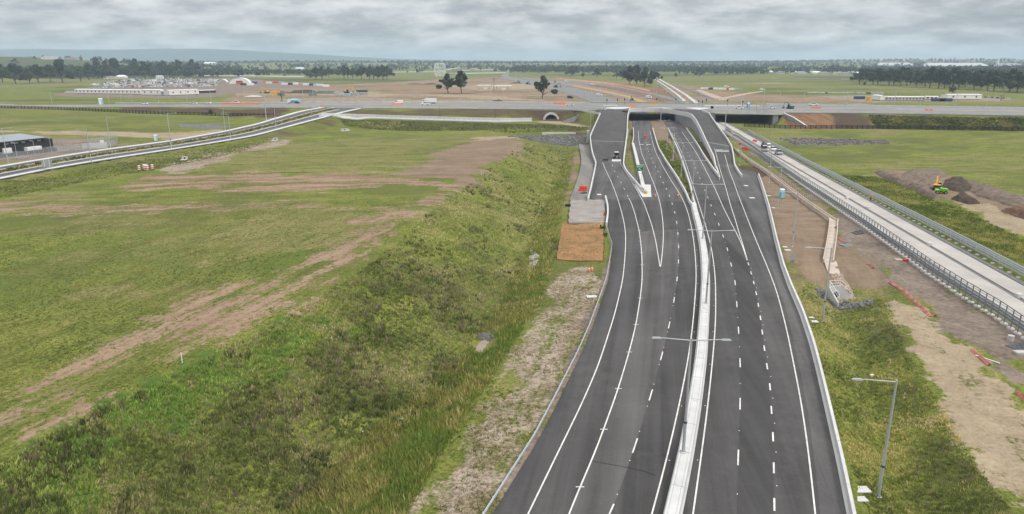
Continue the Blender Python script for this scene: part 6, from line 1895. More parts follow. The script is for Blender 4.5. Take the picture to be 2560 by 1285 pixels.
o = obj('pipe_section', MB().cyl((0, 0, 0), (0, 0, 0.75), .42, n=12).mesh('pipe_section', MT['concrete']), None, TG(2526, 851)); tag(o, 'upright pale concrete pipe section on the dirt', 'pipe')
block('red_crate', 'red and white crate on the strip beside the busway fence', 'crate', TG(2264, 653), (0.9, 0.6, 0.45), MT['red'])
block('marker_post', 'short red post at the foot of the busway fence', 'post', TG(2292, 655), (0.2, 0.2, 0.7), MT['red'])
block('white_board', 'white board thrown in the long grass of the ditch', 'litter', TG(1000, 1049), (0.85, 0.5, 0.12), MT['white'], 0.6)
block('dark_litter', 'scrap of dark and blue litter beside the white board', 'litter', TG(989, 1047), (0.4, 0.3, 0.15), MT['blue'], 0.3)
block('white_litter', 'pale scrap of litter on the scrub slope', 'litter', TG(908, 1080), (0.3, 0.2, 0.12), MT['white'], 0.3)
block('white_litter', 'pale block lying in the grass of the right swale', 'litter', TG(2180, 939), (0.6, 0.25, 0.2), MT['cream'], 0.3)
# survey pegs
for a, b, wh in ((456,908,'on the crest of the field in front'),(1203,438,'left of two at the dirt pad corner'),(1208,440,'right of two at the dirt pad corner')):
    o = obj('survey_peg', MB().cyl((0, 0, 0), (0, 0, 1.3), .05, n=6).mesh('survey_peg', MT['white']), None, TG(a, b)); tag(o, 'white survey peg ' + wh, 'peg', 'survey pegs')
block('steel_bars', 'small rack of black steel bars left of the gravel pad', 'rack', TG(1422, 516), (2.0, 0.7, 0.6), MT['black'])
# fallen red safety mesh
def mesh_strip(label, pts, w):
    t = [TG(a, b) for a, b in pts]
    p = smooth_path(t, 40, 1)
    v, f = [], []
    for i, q in enumerate(p):
        s = 0.22 + 0.12 * math.sin(i * 1.3) + 0.08 * math.sin(i * 3.1)
        v += [(q[0] - 0.25 * w, q[1], gz(q[0], q[1]) + 0.06), (q[0], q[1] + 0.1, gz(q[0], q[1]) + s * w), (q[0] + 0.3 * w, q[1] + 0.1, gz(q[0], q[1]) + 0.10)]
    for i in range(len(p) - 1):
        f += [(3*i, 3*i+1, 3*i+4, 3*i+3), (3*i+1, 3*i+2, 3*i+5, 3*i+4)]
    o = obj('safety_mesh', MB().add(v, f).mesh('safety_mesh', MT['mesh_red']))
    return tag(o, label, 'mesh fence', 'fallen red safety mesh')
mesh_strip('long fallen strip of red safety mesh on the dirt bank beside the tan track', [(2225,707),(2245,719),(2262,729),(2285,752),(2310,775),(2322,789),(2338,793)], 1.3)
mesh_strip('short fallen strip of red safety mesh near the concrete channel', [(2097,598),(2105,603),(2112,609)], 1.0)
mesh_strip('fallen curl of red safety mesh on the dirt beyond the channel', [(2168,660),(2178,664),(2183,672)], 1.0)
mesh_strip('fallen strip of red safety mesh with a white pole at lower right', [(2430,877),(2445,890),(2462,905),(2474,915)], 1.2)
mesh_strip('piece of red safety mesh at the right edge of the picture', [(2542,982),(2552,992),(2564,1004)], 1.0)
o = obj('white_pipe', MB().cyl((0, 0, .12), (1.5, -2.6, .12), .08, n=6).mesh('white_pipe', MT['white']), None, TG(2438, 890)); tag(o, 'white pipe lying beside the fallen red mesh', 'pipe')
fence('mesh_fence', 'low sagging wire mesh fence on short posts across the dirt bank', [TG(a, b) for a, b in ((2110,612),(2140,632),(2165,650),(2190,672),(2222,700))], 1.2, 3, 0.03, MT['galv'], [1.1], MT['galv'], panel=veil('sag_mesh', (0.3, 0.32, 0.33), 0.2), zf=lambda x, y: gz(x, y), n=24, rail_r=0.015)
fence('mesh_fence', 'row of bare starter bars and wire along the drain wall', [TG(a, b) for a, b in ((1870,388),(1900,406),(1950,446),(1990,478),(2030,508))], 1.5, 2.2, 0.04, MT['galv'], [1.4], MT['galv'], panel=veil('bar_mesh', (0.35, 0.34, 0.33), 0.15), zf=lambda x, y: gz(x, y), n=24, rail_r=0.015)
# green bushes at the guardrail end
# traffic signals on the deck
sig = [('post', MB().cyl((0, 0, 0), (0, 0, 4.6), .09, n=6).mesh('post', MT['dark']), []), ('signal_head', MB().bbox((0, -.2, 4.2), (.75, .4, 1.7), .08).mesh('signal_head', MT['black']), [])]
for i, (a, b) in enumerate(((1517,263),(1543,262),(1561,261),(1641,260),(1689,260.5),(1746,266),(1755,268),(1765,262.5),(1818,264),(1856,268))):
    inst(sig, 'traffic_signal', f'black traffic signal on the overpass junction, {ORD[i]} from the left'.replace('nearest', 'first'), 'traffic signal', XD(a, b), 0, 'traffic signals on the overpass', 0.9)
block('equipment_box', 'black box at the right corner of the entry ramp head', 'box', XD(1780, 271.5), (1.6, 1.4, 1.8), MT['black'])

# ------------------------------------------------------------------ people
def person(label, p, rz, vest, s=1.0, bend=0.0):
    t = thing('person', label, 'person', p, rz, None, s)
    J = {'pel': (0, 0, .95), 'che': (0, -bend * .3, 1.32), 'nec': (0, -bend * .45, 1.52), 'hea': (0, -bend * .5, 1.66), 'top': (0, -bend * .5, 1.76)}
    def skin(name, m, vs_, es, rs, root):
        me_ = bpy.data.meshes.new(name)
        bm = bmesh.new()
        lay = bm.verts.layers.skin.verify()
        bv = []
        for c, r in zip(vs_, rs):
            v = bm.verts.new(c)
            v[lay].radius = (r, r)
            v[lay].use_root = len(bv) == root
            bv.append(v)
        for a, b in es:
            bm.edges.new((bv[a], bv[b]))
        bm.to_mesh(me_); bm.free()
        me_.materials.append(m)
        o = obj(name, me_, t)
        o.modifiers.new('skin', 'SKIN')
        sb = o.modifiers.new('sub', 'SUBSURF'); sb.levels = 1; sb.render_levels = 1
        return o
    vs_ = [J['pel'], J['che'], J['nec'], J['hea'], J['top'], (-.11, 0, .88), (-.13, .02, .48), (-.14, .05, .08), (-.15, -.1, .04), (.11, 0, .88), (.14, -.06, .48), (.15, 0, .08), (.15, -.14, .04), (-.2, -bend*.3, 1.42), (-.27, -.02, 1.12), (-.24, -.2, .95), (-.23, -.27, .88), (.2, -bend*.3, 1.42), (.27, -.02, 1.12), (.25, -.14, .9), (.25, -.2, .84)]
    es = [(0,1),(1,2),(2,3),(3,4),(0,5),(5,6),(6,7),(7,8),(0,9),(9,10),(10,11),(11,12),(1,13),(13,14),(14,15),(15,16),(1,17),(17,18),(18,19),(19,20)]
    rs = [.15,.17,.06,.095,.085,.1,.07,.05,.045,.1,.07,.05,.045,.075,.055,.042,.04,.075,.055,.042,.04]
    skin('body', MT['skin'], vs_, es, rs, 0)
    skin('trousers', MT['navy'], [(0,0,.98)] + vs_[5:8] + vs_[9:12], [(0,1),(1,2),(2,3),(0,4),(4,5),(5,6)], [.17,.12,.09,.075,.12,.09,.075], 0)
    skin('shirt', vest, [(0,0,.98), J['che'], (0,-bend*.4,1.45)] + vs_[13:16] + vs_[17:20], [(0,1),(1,2),(1,3),(3,4),(4,5),(1,6),(6,7),(7,8)], [.175,.2,.13,.095,.075,.06,.095,.075,.06], 1)
    hm = MB()
    c = Vector(J['top']) + Vector((0, 0, -.03))
    hm.cyl(c, c + Vector((0, 0, .06)), .135, .125, 10).cyl(c + Vector((0, 0, .06)), c + Vector((0, 0, .13)), .125, .06, 10)
    obj('hard_hat', hm.mesh('hard_hat', MT['white']), t)
    return t
person('worker in red orange vest bending beside the far busway barrier', G(2176, 503, 0.15), 0.5, MT['hivis'], 1.1, 0.5)
person('person in orange standing at the yard gate sign', TG(263, 368), 2.0, MT['hivis'], 1.1)
person('worker in lime vest standing at the end of the short barrier', G(1508, 572, 0.0) + Vector((-.6, 0, 0)), 1.0, MT['hiviy'], 1.0, 0.6)

# ------------------------------------------------------------------ buildings
def frame(pa, pb):
    a, b = Vector(pa), Vector(pb)
    d = b - a
    L = math.hypot(d.x, d.y)
    return a, L, math.atan2(d.y, d.x)
def long_office(label, pa, pb, depth, h, nwin, mwall=None, mroof=None, doors=0, zf=None):
    a, L, rz = frame(pa, pb)
    t = thing('site_office', label, 'building', (a.x, a.y, min(pa[2], pb[2])), rz, 'site offices')
    obj('wall', MB().bbox((L / 2, depth / 2, 0.5 + h / 2), (L, depth, h), 0.05).mesh('wall', mwall or MT['cream']), t)
    obj('roof', MB().add([(-.3, -.4, h + .52), (L + .3, -.4, h + .52), (L + .3, depth / 2, h + 1.0), (-.3, depth / 2, h + 1.0), (L + .3, depth + .4, h + .52), (-.3, depth + .4, h + .52), (-.3, -.4, h + .44), (L + .3, -.4, h + .44)], [(0,1,2,3),(3,2,4,5),(6,7,1,0)]).mesh('roof', mroof or MT['roofwhite']), t)
    obj('subfloor_shade', MB().box((L / 2, depth / 2, 0.25), (L * .985, depth * .95, 0.5)).mesh('subfloor_shade', MT['black']), t)  # solid black box stands in for the shade below the raised floor
    for i in range(nwin):
        x = (i + .5) / nwin * L
        w = obj('window', MB().box((x, -.03, .5 + h * .55), (1.9, .1, 1.9)).mesh('window', MT['white']), t)
        obj('pane', MB().box((x, -.09, .5 + h * .55), (1.65, .06, 1.6)).mesh('pane', MT['glass']), w)
    for i in range(doors):
        obj('door', MB().box(((i + .5) / max(1, doors) * L + 2.2, -.05, .5 + 1.1), (1.0, .1, 2.1)).mesh('door', MT['grey']), t)
    return t
long_office('long white site office with a row of small dark windows', T(187,234), T(353,236), 13, 4.6, 17)
long_office('white site office block with three windows right of the long one', T(355,237.5), T(403,238), 13, 5.6, 3)
long_office('white covered walkway block between the two site offices', T(404,238), T(424,238.3), 12, 4.2, 4, mwall=MT['concrete'])
long_office('white site office with red cars parked in front', T(424,239), T(498,236), 12, 5.4, 4)
long_office('low dark open shed at the right end of the site offices', T(500,233), T(540,231.5), 10, 2.8, 0, mwall=MT['dark'])
long_office('grey white office with a dark window band in the right compound', T(2212,252), T(2312,252), 8, 3.2, 12, mwall=MT['concrete'])
long_office('plain white end block of the right compound', T(2178,250), T(2200,252), 8, 4.6, 0)
long_office('long plain white shed at the right of the compound', T(2368,249), T(2454,249), 12, 4.6, 3)
long_office('low white roofed block in the middle of the right compound', T(2314,249), T(2344,249.5), 8, 2.6, 3)
for a, b, L, m, lb in ((2148,248,11,'blue','dark blue container left of the amber tank in the right compound'),(2345,253.5,13,'blue','dark blue container in front of the right compound'),(2363,253.5,13,'blue','second dark blue container at the front of the right compound')):
    p = T(a, b)
    o = obj('shipping_container', MB().bbox((0, 0, 1.6), (L, 2.6, 3.0), 0.06).mesh('shipping_container', MT[m]), None, p); tag(o, lb, 'container', 'containers in the right compound')
p = T(2171, 253)
o = obj('amber_tank', MB().cyl((0, 0, 0), (0, 0, 4.5), 2.6, 2.6, 14).mesh('amber_tank', MT['yellow']), None, p); tag(o, 'amber tank at the left end of the right compound', 'tank')
# vaulted white shelter
p = T(572, 209.5)
a, L, rz = Vector(p), 36, 0.15
t = thing('vaulted_shelter', 'white vaulted fabric shelter at the right end of the car park', 'shelter', p, rz)
v, f = [], []
for y in (0, 22):
    v += [(L / 2 + math.cos(math.pi * i / 14) * L / 2, y, math.sin(math.pi * i / 14) * 10.5) for i in range(15)]
f = [(i, i + 1, 16 + i, 15 + i) for i in range(14)] + [tuple(range(29, 14, -1))]
obj('vault', MB().add(v, f).mesh('vault', MT['roofwhite'], fix=False), t)
v2 = [(L / 2 + math.cos(math.pi * i / 14) * L / 2 * .98, .3, math.sin(math.pi * i / 14) * 10.2) for i in range(15)]
obj('end_wall', MB().add(v2, [tuple(range(15))]).mesh('end_wall', MT['cream'], fix=False), t)
obj('doorway', MB().box((L * .52, .0, 2.6), (11, .3, 5.2)).mesh('doorway', MT['dark']), t)
p = T(545, 206)
t = thing('vaulted_shelter', 'smaller white vaulted shelter left of the large one', 'shelter', p, 0.15)
v = []
for y in (0, 16):
    v += [(7 + math.cos(math.pi * i / 10) * 9, y, math.sin(math.pi * i / 10) * 6) for i in range(11)]
obj('vault', MB().add(v, [(i, i + 1, 12 + i, 11 + i) for i in range(10)]).mesh('vault', MT['roofwhite'], fix=False), t)
# dark building with its yard at the left edge
pa, pb = TG(-40, 398), TG(131, 377)
a, L, rz = frame(pa, pb)
db = thing('utility_building', 'long charcoal building with pale roof and fenced yard at the left edge', 'building', (a.x, a.y, pa.z), rz)
W_ = 14
obj('wall', MB().bbox((L / 2, W_ / 2 + 3, 2.6), (L, W_, 5.2), 0.05).mesh('wall', MT['charcoal']), db)
obj('roof', MB().add([(-.6, 2.2, 5.25), (L + .6, 2.2, 5.25), (L + .6, W_ + 3.6, 6.3), (-.6, W_ + 3.6, 6.3), (-.6, 2.2, 4.95), (L + .6, 2.2, 4.95), (L + .6, W_ + 3.6, 4.95), (-.6, W_ + 3.6, 4.95)], [(0,1,2,3),(4,5,1,0),(5,6,2,1),(6,7,3,2),(7,4,0,3)]).mesh('roof', mat('pale_metal_roof', (0.30, 0.33, 0.36), 0.45, 0.2, var=0.08, scale=0.3)), db)
obj('eave', MB().box((L / 2, 2.15, 5.05), (L + 1.3, .12, .5)).mesh('eave', MT['dark']), db)
obj('annex', MB().bbox((L + 4.2, W_ / 2 + 6, 1.9), (8.0, 6.5, 3.8), 0.05).mesh('annex', MT['charcoal']), db)
for i, x in enumerate((0.42, 0.5, 0.56, 0.66, 0.9)):
    wdw = obj('vent', MB().box((x * L, 2.95, 4.3), (1.6, .1, .5)).mesh('vent', MT['silver']), db)
for x in (0.36, 0.42):
    obj('condenser_unit', MB().bbox((x * L, 2.2, 1.6), (1.6, 1.0, 2.4), 0.08).mesh('condenser_unit', MT['white']), db)
dr = obj('roller_door', MB().box((0.2 * L, 2.95, 1.7), (4.0, .1, 3.2)).mesh('roller_door', MT['grey']), db)
obj('yard_wall', MB().box((L * .5, -2.5, .7), (L * 1.0, .25, 1.4)).mesh('yard_wall', MT['charcoal']), db)
pt = TG(84, 381)
tr = thing('generator', 'white boxed generator on a pale plinth in the yard of the charcoal building', 'generator', pt, rz)
obj('housing', MB().bbox((0, 0, 1.3), (6.0, 2.2, 2.0), 0.08).mesh('housing', MT['white']), tr)
obj('plinth', MB().bbox((-1.5, 0, .25), (9.5, 3.0, .5), 0.04).mesh('plinth', MT['concrete_white']), tr)
p = TG(238, 372)
o = obj('gate_panel', MB().box((0, 0, 1.3), (9, .08, 2.4)).mesh('gate_panel', V_WHITE), None, p, 0.5); tag(o, 'pale barred sliding gate of the yard', 'gate')
p = TG(257, 368)
o = obj('site_notice', MB().bbox((0, 0, 2.0), (1.5, .06, 1.9), .02).mesh('site_notice', MT['white']), None, p, 0.2); tag(o, 'white notice board on the yard fence', 'sign')

# site village containers and lots in the middle distance
cc = [(703,239,8,'containergreen','grey green container standing alone left of the row'),(806,234,10,'containergreen','grey green container at the left of the row'),(818,234,8,'grey','dark container in the middle of the row'),(829,234,8,'containergreen','grey green container at the right of the row'),(782,239,9,'containergreen','dark green container in front of the row'),(842,238,7,'silver','pale grey container right of the row'),(862,240,12,'skyblue','pale blue stack lying right of the containers'),(885,239,12,'silver','long pale grey stack right of the containers'),(908,238,11,'silver','last pale grey stack in the line of containers'),(850,241.5,9,'silver','pale stack lying in front of the line of containers')]
for a, b, L, m, lb in cc:
    o = obj('shipping_container', MB().bbox((0, 0, 1.7), (L, 4, 3.4 if b < 239.5 else 2.0), 0.08).mesh('shipping_container', MT[m]), None, T(a, b), rng.uniform(-.2, .2)); tag(o, lb, 'container', 'containers on the earthworks')
vv = [(650,208,'silver'),(664,207,'orange'),(672,209,'cream'),(690,207.5,'red'),(703,208,'silver'),(712,212,'white'),(724,212,'dark'),(738,211.5,'white'),(748,211,'orange'),(757,212,'silver'),(766,213,'white'),(780,214,'dark'),(790,214.5,'skyblue'),(800,215,'white'),(815,217,'white'),(626,213,'white'),(610,213,'dark'),(600,210,'red'),(637,209,'blue'),(617,208,'silver')]
for i, (a, b, m) in enumerate(sorted(vv)):
    L = rng.uniform(7, 13)
    o = obj('site_cabin', MB().bbox((0, 0, 1.8), (L, 3.5, 3.4), 0.08).mesh('site_cabin', MT[m]), None, T(a, b), rng.uniform(-.4, .4))
    tag(o, f'{dict(silver="pale grey", orange="orange", cream="cream", red="red", white="white", dark="dark", skyblue="pale blue", blue="dark blue")[m]} cabin, {ORD[i]} from the left in the yard beside the white shelter'.replace('nearest', 'first'), 'cabin', 'cabins in the jumbled yard')
block('skip_bin', 'yellow skip bin beside the dark soil heap', 'skip', T(690, 236), (10, 4, 4), MT['yellow'])
block('pipe_stack', 'dark stack of pipes right of the yellow excavator', 'pipes', T(905, 231), (14, 4, 3), MT['soil_dark'])
for a, b, wh in ((1210,222,'left'),(1256,223.5,'right')):
    t = thing('open_shed', f'flat white roofed shed on the bare earth, {wh} one of two', 'shed', T(a, b), 0.05, 'sheds on the bare earth')
    obj('roof', MB().bbox((0, 6, 5), (20 if wh == 'left' else 28, 14, .5), 0.1).mesh('roof', MT['roofwhite']), t)
    for x in (-8, 8):
        for y in (0, 12):
            obj('post', MB().box((x, y, 2.4), (.4, .4, 4.8)).mesh('post', MT['grey']), t)
    obj('stored_box', MB().bbox((2, 2, 1.5), (6, 3, 3), .1).mesh('stored_box', MT['white']), t)

# ------------------------------------------------------------------ parked cars
cols = [('white', 'white')] * 6 + [('silver', 'silver'), ('dark', 'dark')]
k = 0
for row, (y0, x0, x1) in enumerate(((198.6, 345, 480), (200.8, 310, 530), (203.2, 280, 550), (205.8, 262, 552), (208.6, 246, 550), (211.6, 232, 548), (214.8, 238, 544), (218.2, 250, 540))):
    x = x0
    while x < x1:
        if rng.random() < 0.86:
            m, lb = cols[int(rng.integers(len(cols)))] if k % 23 else ('skyblue', 'blue')
            kd = ('car', 'ute', 'car', 'van')[int(rng.integers(4))]
            p = T(x, y0 + rng.uniform(-.4, .4) + 0.012 * (400 - x) * (row > 2))
            o = obj('parked_car', small_car(kd, MT[m]), None, p, rng.uniform(-.25, .25) + (math.pi / 2 if row % 3 == 2 else .6))
            o.scale = (1.45, 1.45, 1.6)
            tag(o, f'{lb} {dict(car="car", ute="utility", van="van")[kd]} in the crowded car park, {("back row", "second row from the back", "third row from the back", "fourth row from the back", "fourth row from the front", "third row from the front", "second row from the front", "front row")[row]}', 'car', 'vehicles in the crowded car park')
            k += 1
        x += rng.uniform(5.4, 7.2) * (1 + row * 0.05)
for i in range(10):
    p = T(168 + (i % 5) * 6.5 - (i // 5) * 4, 229.5 + (i // 5) * 2.6)
    tag(obj('parked_car', small_car('car', MT['white']), None, p, .5), 'white vehicle parked at the left end of the long site office', 'car', 'vehicles left of the long site office')
for i in range(30):
    m, lb = cols[int(rng.integers(8))]
    p = T(2020 + i * 6.4 + rng.uniform(-1, 1), 233.2 + i * 0.04)
    o = tag(obj('parked_car', small_car('car', MT[m]), None, p, rng.uniform(-.2, .2)), f'{lb} vehicle, {ORD[i]} from the left in the row behind the right compound'.replace('nearest', 'first'), 'car', 'vehicles behind the right compound'); o.scale = (1.2,) * 3
for i in range(12):
    p = T(2466 + i * 5, 244.0 + i * 0.35)
    tag(obj('parked_car', small_car('car', MT['white' if i % 3 else 'dark']), None, p, rng.uniform(-.2, .2)), ('white' if i % 3 else 'dark') + ' vehicle parked right of the long white shed', 'car', 'vehicles right of the white shed')
fv = [(1416,206,'white','white vehicle on the orange strip of the far road'),(1481,213,'white','white vehicle on the farthest of the far roads'),(1498,240,'white','white vehicle on the amber strip of the far road'),(1622,246,'white','white vehicle on the far road just behind the overpass'),(1426,247,'dark','dark vehicle on the pale track left of the far roads'),(1258,190,'white','white vehicle on the distant road beside the flyover'),(1816,219,'white','white vehicle on the green paddock'),(1906,226.5,'white','white and dark truck at the end of the haul track'),(632,189.5,'white','white vehicle on the distant highway')]
for a, b, m, lb in fv:
    p = T(a, b)
    o = tag(obj('parked_car', small_car('van', MT[m]), None, (p.x, p.y, p.z + .3), .8), lb, 'car', 'vehicles beyond the overpass'); o.scale = (1.3,) * 3
for i in range(9):
    p = T(1757 + i * 11 + rng.uniform(-2, 2), 223 + 0.3 * i)
    L = rng.uniform(6, 14)
    o = obj('site_cabin', MB().bbox((0, 0, 1.4), (L, 3, 2.6), 0.08).mesh('site_cabin', MT[('cream', 'white', 'dark', 'white', 'white', 'cream', 'red', 'white', 'silver')[i]]), None, p, rng.uniform(-.1, .1)); tag(o, f'{("cream","white","dark","white","white","cream","red","white","grey")[i]} stack in the line of site stores beside the haul track', 'stack', 'site stores beside the haul track')

# ------------------------------------------------------------------ lattice drum, flyovers, power pole
p = T(1100, 192)
depth = p.y * math.cos(PITCH)
mpp = depth / FPX
lat = thing('lattice_drum', 'big white lattice drum sculpture beside the distant flyover', 'sculpture', p)
Rr, Hh = 14.5 * mpp, 33 * mpp
mb = MB(); mb2 = MB()
def dp(a, z):
    r = Rr * (0.86 + 0.14 * math.sin(math.pi * min(1, z * 1.05))) if z < .8 else Rr * (1 - (z - .8) * 1.3)
    return Vector((math.cos(a) * r, math.sin(a) * r, Hh * (.12 + .88 * z)))
NB = 12
for i in range(NB):
    for sgn in (1, -1):
        for k in range(6):
            a0 = 2 * math.pi * (i + sgn * k * .5) / NB
            a1 = 2 * math.pi * (i + sgn * (k + 1) * .5) / NB
            mb.cyl(dp(a0, k / 6), dp(a1, (k + 1) / 6), .30, n=4, caps=False)
for z in (0, .33, .66, 1.0):
    for i in range(24):
        mb2.cyl(dp(2 * math.pi * i / 24, z), dp(2 * math.pi * (i + 1) / 24, z), .42, n=4, caps=False)
obj('diagonal_bars', mb.mesh('diagonal_bars', MT['white']), lat)
obj('ring_beams', mb2.mesh('ring_beams', MT['white']), lat)
for i in range(8):
    q = dp(2 * math.pi * i / 8, 0)
    obj('strut', MB().cyl((q.x * .75, q.y * .75, 0), q, .6, n=5).mesh('strut', MT['white']), lat)
def flyover(label, pts, zz_, w=10, npier=5, cat='bridge', d0=None):
    P = [T(a, b) for a, b in pts]
    P = [Vector((q.x * k, q.y * k, zz_)) for q in P for k in [(CAMZ - zz_) / (CAMZ - q.z)]]
    t = thing('flyover', label, cat)
    pth = smooth_path(P, 40, 1)
    obj('deck', MB().sweep(pth, [(-w/2, -1.2), (-w/2, 0), (w/2, 0), (w/2, -1.2)]).mesh('deck', MT['concrete']), t)
    for s in (-1, 1):
        obj('parapet', MB().sweep(pth, [(s*w/2 - .2, 0), (s*w/2 - .2, 1.2), (s*w/2 + .2, 1.2), (s*w/2 + .2, 0)]).mesh('parapet', MT['white']), t)
    for q in resample(pth, npier + 2)[1:-1]:
        zg = float(zt(q[0], q[1]))
        obj('pier', MB().box((q[0], q[1], (zz_ - 1 + zg) / 2), (1.6, 5, zz_ - 1 - zg)).mesh('pier', MT['concrete']), t)
    return t
flyover('pale distant flyover running right from the lattice drum', [(1090,182.5),(1150,184),(1200,183),(1262,182)], 7.0, 9, 7)
flyover('upper distant flyover above the pale one', [(1118,174),(1145,170),(1165,170),(1190,172)], 16.0, 7, 4)
flyover('long thin distant bridge joining the far road on the right', [(1150,176),(1200,174.5),(1240,173.6),(1280,174)], 11.0, 9, 6)
flyover('low pale distant viaduct left of the lattice drum', [(965,181),(1020,180),(1085,179.5)], 6.0, 9, 4)
for a, b, hp, lb in ((1235,228,33,'tall brown power pole on the bare earth left of the far roads'),(705,191,18,'power pole by the distant highway'),(2502,252,14,'thin pole in front of the right compound')):
    q = T(a, b)
    hh = hp * (q.y * math.cos(PITCH)) / FPX
    t = thing('power_pole', lb, 'pole', q)
    obj('pole', MB().cyl((0, 0, 0), (0, 0, hh), .45, .3, 7).mesh('pole', MT['bark']), t)
    obj('crossarm', MB().box((0, 0, hh * .92), (5, .4, .4)).mesh('crossarm', MT['bark']), t)
    obj('crossarm', MB().box((0, 0, hh * .8), (4, .35, .35)).mesh('crossarm', MT['bark']), t)

# ------------------------------------------------------------------ houses and sheds far off
def house(label, px, py, w, d, h, mw, mr, rz=0.0, group=None, k=1.0):
    q = T(px, py)
    t = thing('house', label, 'house', q, rz, group, k)
    obj('wall', MB().box((0, 0, h / 2), (w, d, h)).mesh('wall', mw), t)
    e, r = .5, h + d * .22
    obj('roof', MB().add([(-w/2-e, -d/2-e, h), (w/2+e, -d/2-e, h), (w/2+e, d/2+e, h), (-w/2-e, d/2+e, h), (-w/2+d*.3, 0, r), (w/2-d*.3, 0, r)], [(0,1,5,4),(1,2,5),(2,3,4,5),(3,0,4),(3,2,1,0)]).mesh('roof', mr), t)
    for x in (-.3, .05, .32):
        obj('window', MB().box((x * w, -d/2 - .06, h * .55), (1.8, .12, 1.3)).mesh('window', MT['glass']), t)
    return t
hx = [1915,1932,1948,1968,1985,2002,2022,2040,2058,2075,2092,2110,2128,2148,2168,2186,2200]
for i, x in enumerate(hx):
    house(f'suburban house beyond the green paddock, {ORD[i]} from the left'.replace('nearest', 'first'), x, 181.5 + (i % 3) * 1.2 + i * 0.28, 24, 14, 4.0, (MT['brick'], MT['cream'], MT['concrete'])[i % 3], (MT['roof_grey'], MT['roof_brown'], MT['roofwhite'])[(i * 2) % 3 if i % 5 else 0], rng.uniform(-.5, .5), 'houses beyond the paddock', 1.15)
house('pale cream farmhouse on the green hill at left', 125, 148.5, 50, 16, 7, MT['cream'], MT['roof_grey'], 0.1)
house('brown farmhouse on the crest of the green hill', 184, 150, 26, 16, 7, MT['brick'], MT['roof_brown'], 0.0)
house('small white roofed house behind the car park', 305, 196, 22, 16, 4.5, MT['cream'], MT['roofwhite'], 0.1)
house('low cream house among the trees behind the car park', 276, 196.5, 26, 12, 3.5, MT['cream'], MT['roof_brown'], 0.1)
house('white shed on the distant slope left of centre', 527, 162, 70, 30, 8, MT['white'], MT['roofwhite'], 0.1)
house('white shed among the trees above the distant highway', 750, 175, 36, 18, 6, MT['white'], MT['roofwhite'], 0.1)
house('long white trailer with a dark panel at the back of the car park', 400, 197, 16, 6, 6, MT['white'], MT['white'], 0.1)
house('long pale warehouse among the trees far right', 2235, 165, 200, 60, 5, MT['silver'], MT['concrete'], 0.02)
house('very long pale warehouse under the far right hill', 2385, 168, 320, 70, 6, MT['silver'], MT['concrete'], 0.03)
house('pale warehouse at the far right edge', 2520, 169, 120, 60, 8, MT['silver'], MT['roof_grey'], 0.05)
q = T(2492, 172)
o = obj('white_tower', MB().cyl((0, 0, 0), (0, 0, 46), 5, 4, 10).mesh('white_tower', MT['white']), None, q); tag(o, 'slim white tower among the far right warehouses', 'tower')

# ------------------------------------------------------------------ soil heaps
def mound(label, pts, h, m, name='soil_mound', ridge=0.5, n=44):
    w = np.array([(q.x, q.y) for q in (TG(a, b) for a, b in pts)])
    lo, hi = w.min(0), w.max(0)
    X, Y = np.meshgrid(np.linspace(lo[0], hi[0], n), np.linspace(lo[1], hi[1], n))
    sd = sdist(X, Y, w)
    mx = max(sd.max(), .01)
    sz = max(1.0, (hi - lo).max() / 12)
    k = np.clip(sd / (mx * ridge), 0, 1)
    H = h * (k ** .8) * (0.55 + 0.9 * fbm(X / sz + 3, Y / sz + 7, 3)) + (fbm(X * 1.6, Y * 1.6, 3) - .5) * .8 * h * (k > 0.05)
    Z = np.array([[gz(X[j, i], Y[j, i]) for i in range(n)] for j in range(n)])
    Z = Z + np.where(sd > 0, H, -0.4)
    v = [(X[j, i], Y[j, i], Z[j, i]) for j in range(n) for i in range(n)]
    f = [(j*n+i, j*n+i+1, (j+1)*n+i+1, (j+1)*n+i) for j in range(n-1) for i in range(n-1) if (sd[j, i] > -mx*.4 or sd[j+1, i+1] > -mx*.4)]
    o = obj(name, MB().add(v, f).mesh(name, m, smooth=True))
    return tag(o, label, 'soil heap')
mound('long grey flat-topped soil bank at the back of the dirt pad', [(2232,448),(2260,432),(2300,427),(2350,427),(2376,438),(2340,450),(2280,452)], 1.2, MT['soil_grey'])
mound('dark broken soil heap right of the yellow excavator', [(2352,470),(2362,450),(2395,445),(2425,455),(2440,475),(2400,482)], 1.2, MT['soil_dark'])
mound('long grey brown soil bank running right from the dark heap', [(2395,452),(2440,462),(2500,480),(2580,505),(2590,530),(2520,515),(2440,490)], 1.4, MT['soil_grey'])
mound('small dark soil heap in front of the dirt pad', [(2376,498),(2400,485),(2430,495),(2452,510),(2420,511)], 1.0, MT['soil_dark'])
mound('low grey soil heap left of the yellow excavator', [(2282,466),(2300,452),(2336,456),(2338,470),(2310,476)], 0.9, MT['soil_grey'])
mound('low earth bank edging the dirt pad along its left side', [(2184,432),(2200,428),(2260,450),(2330,482),(2352,497),(2335,499),(2270,472)], 1.5, MT['soil_grey'])
mound('red brown soil bank at the right edge behind the tan pad', [(2500,528),(2540,520),(2600,535),(2610,560),(2560,548)], 1.2, MT['soil_red'])
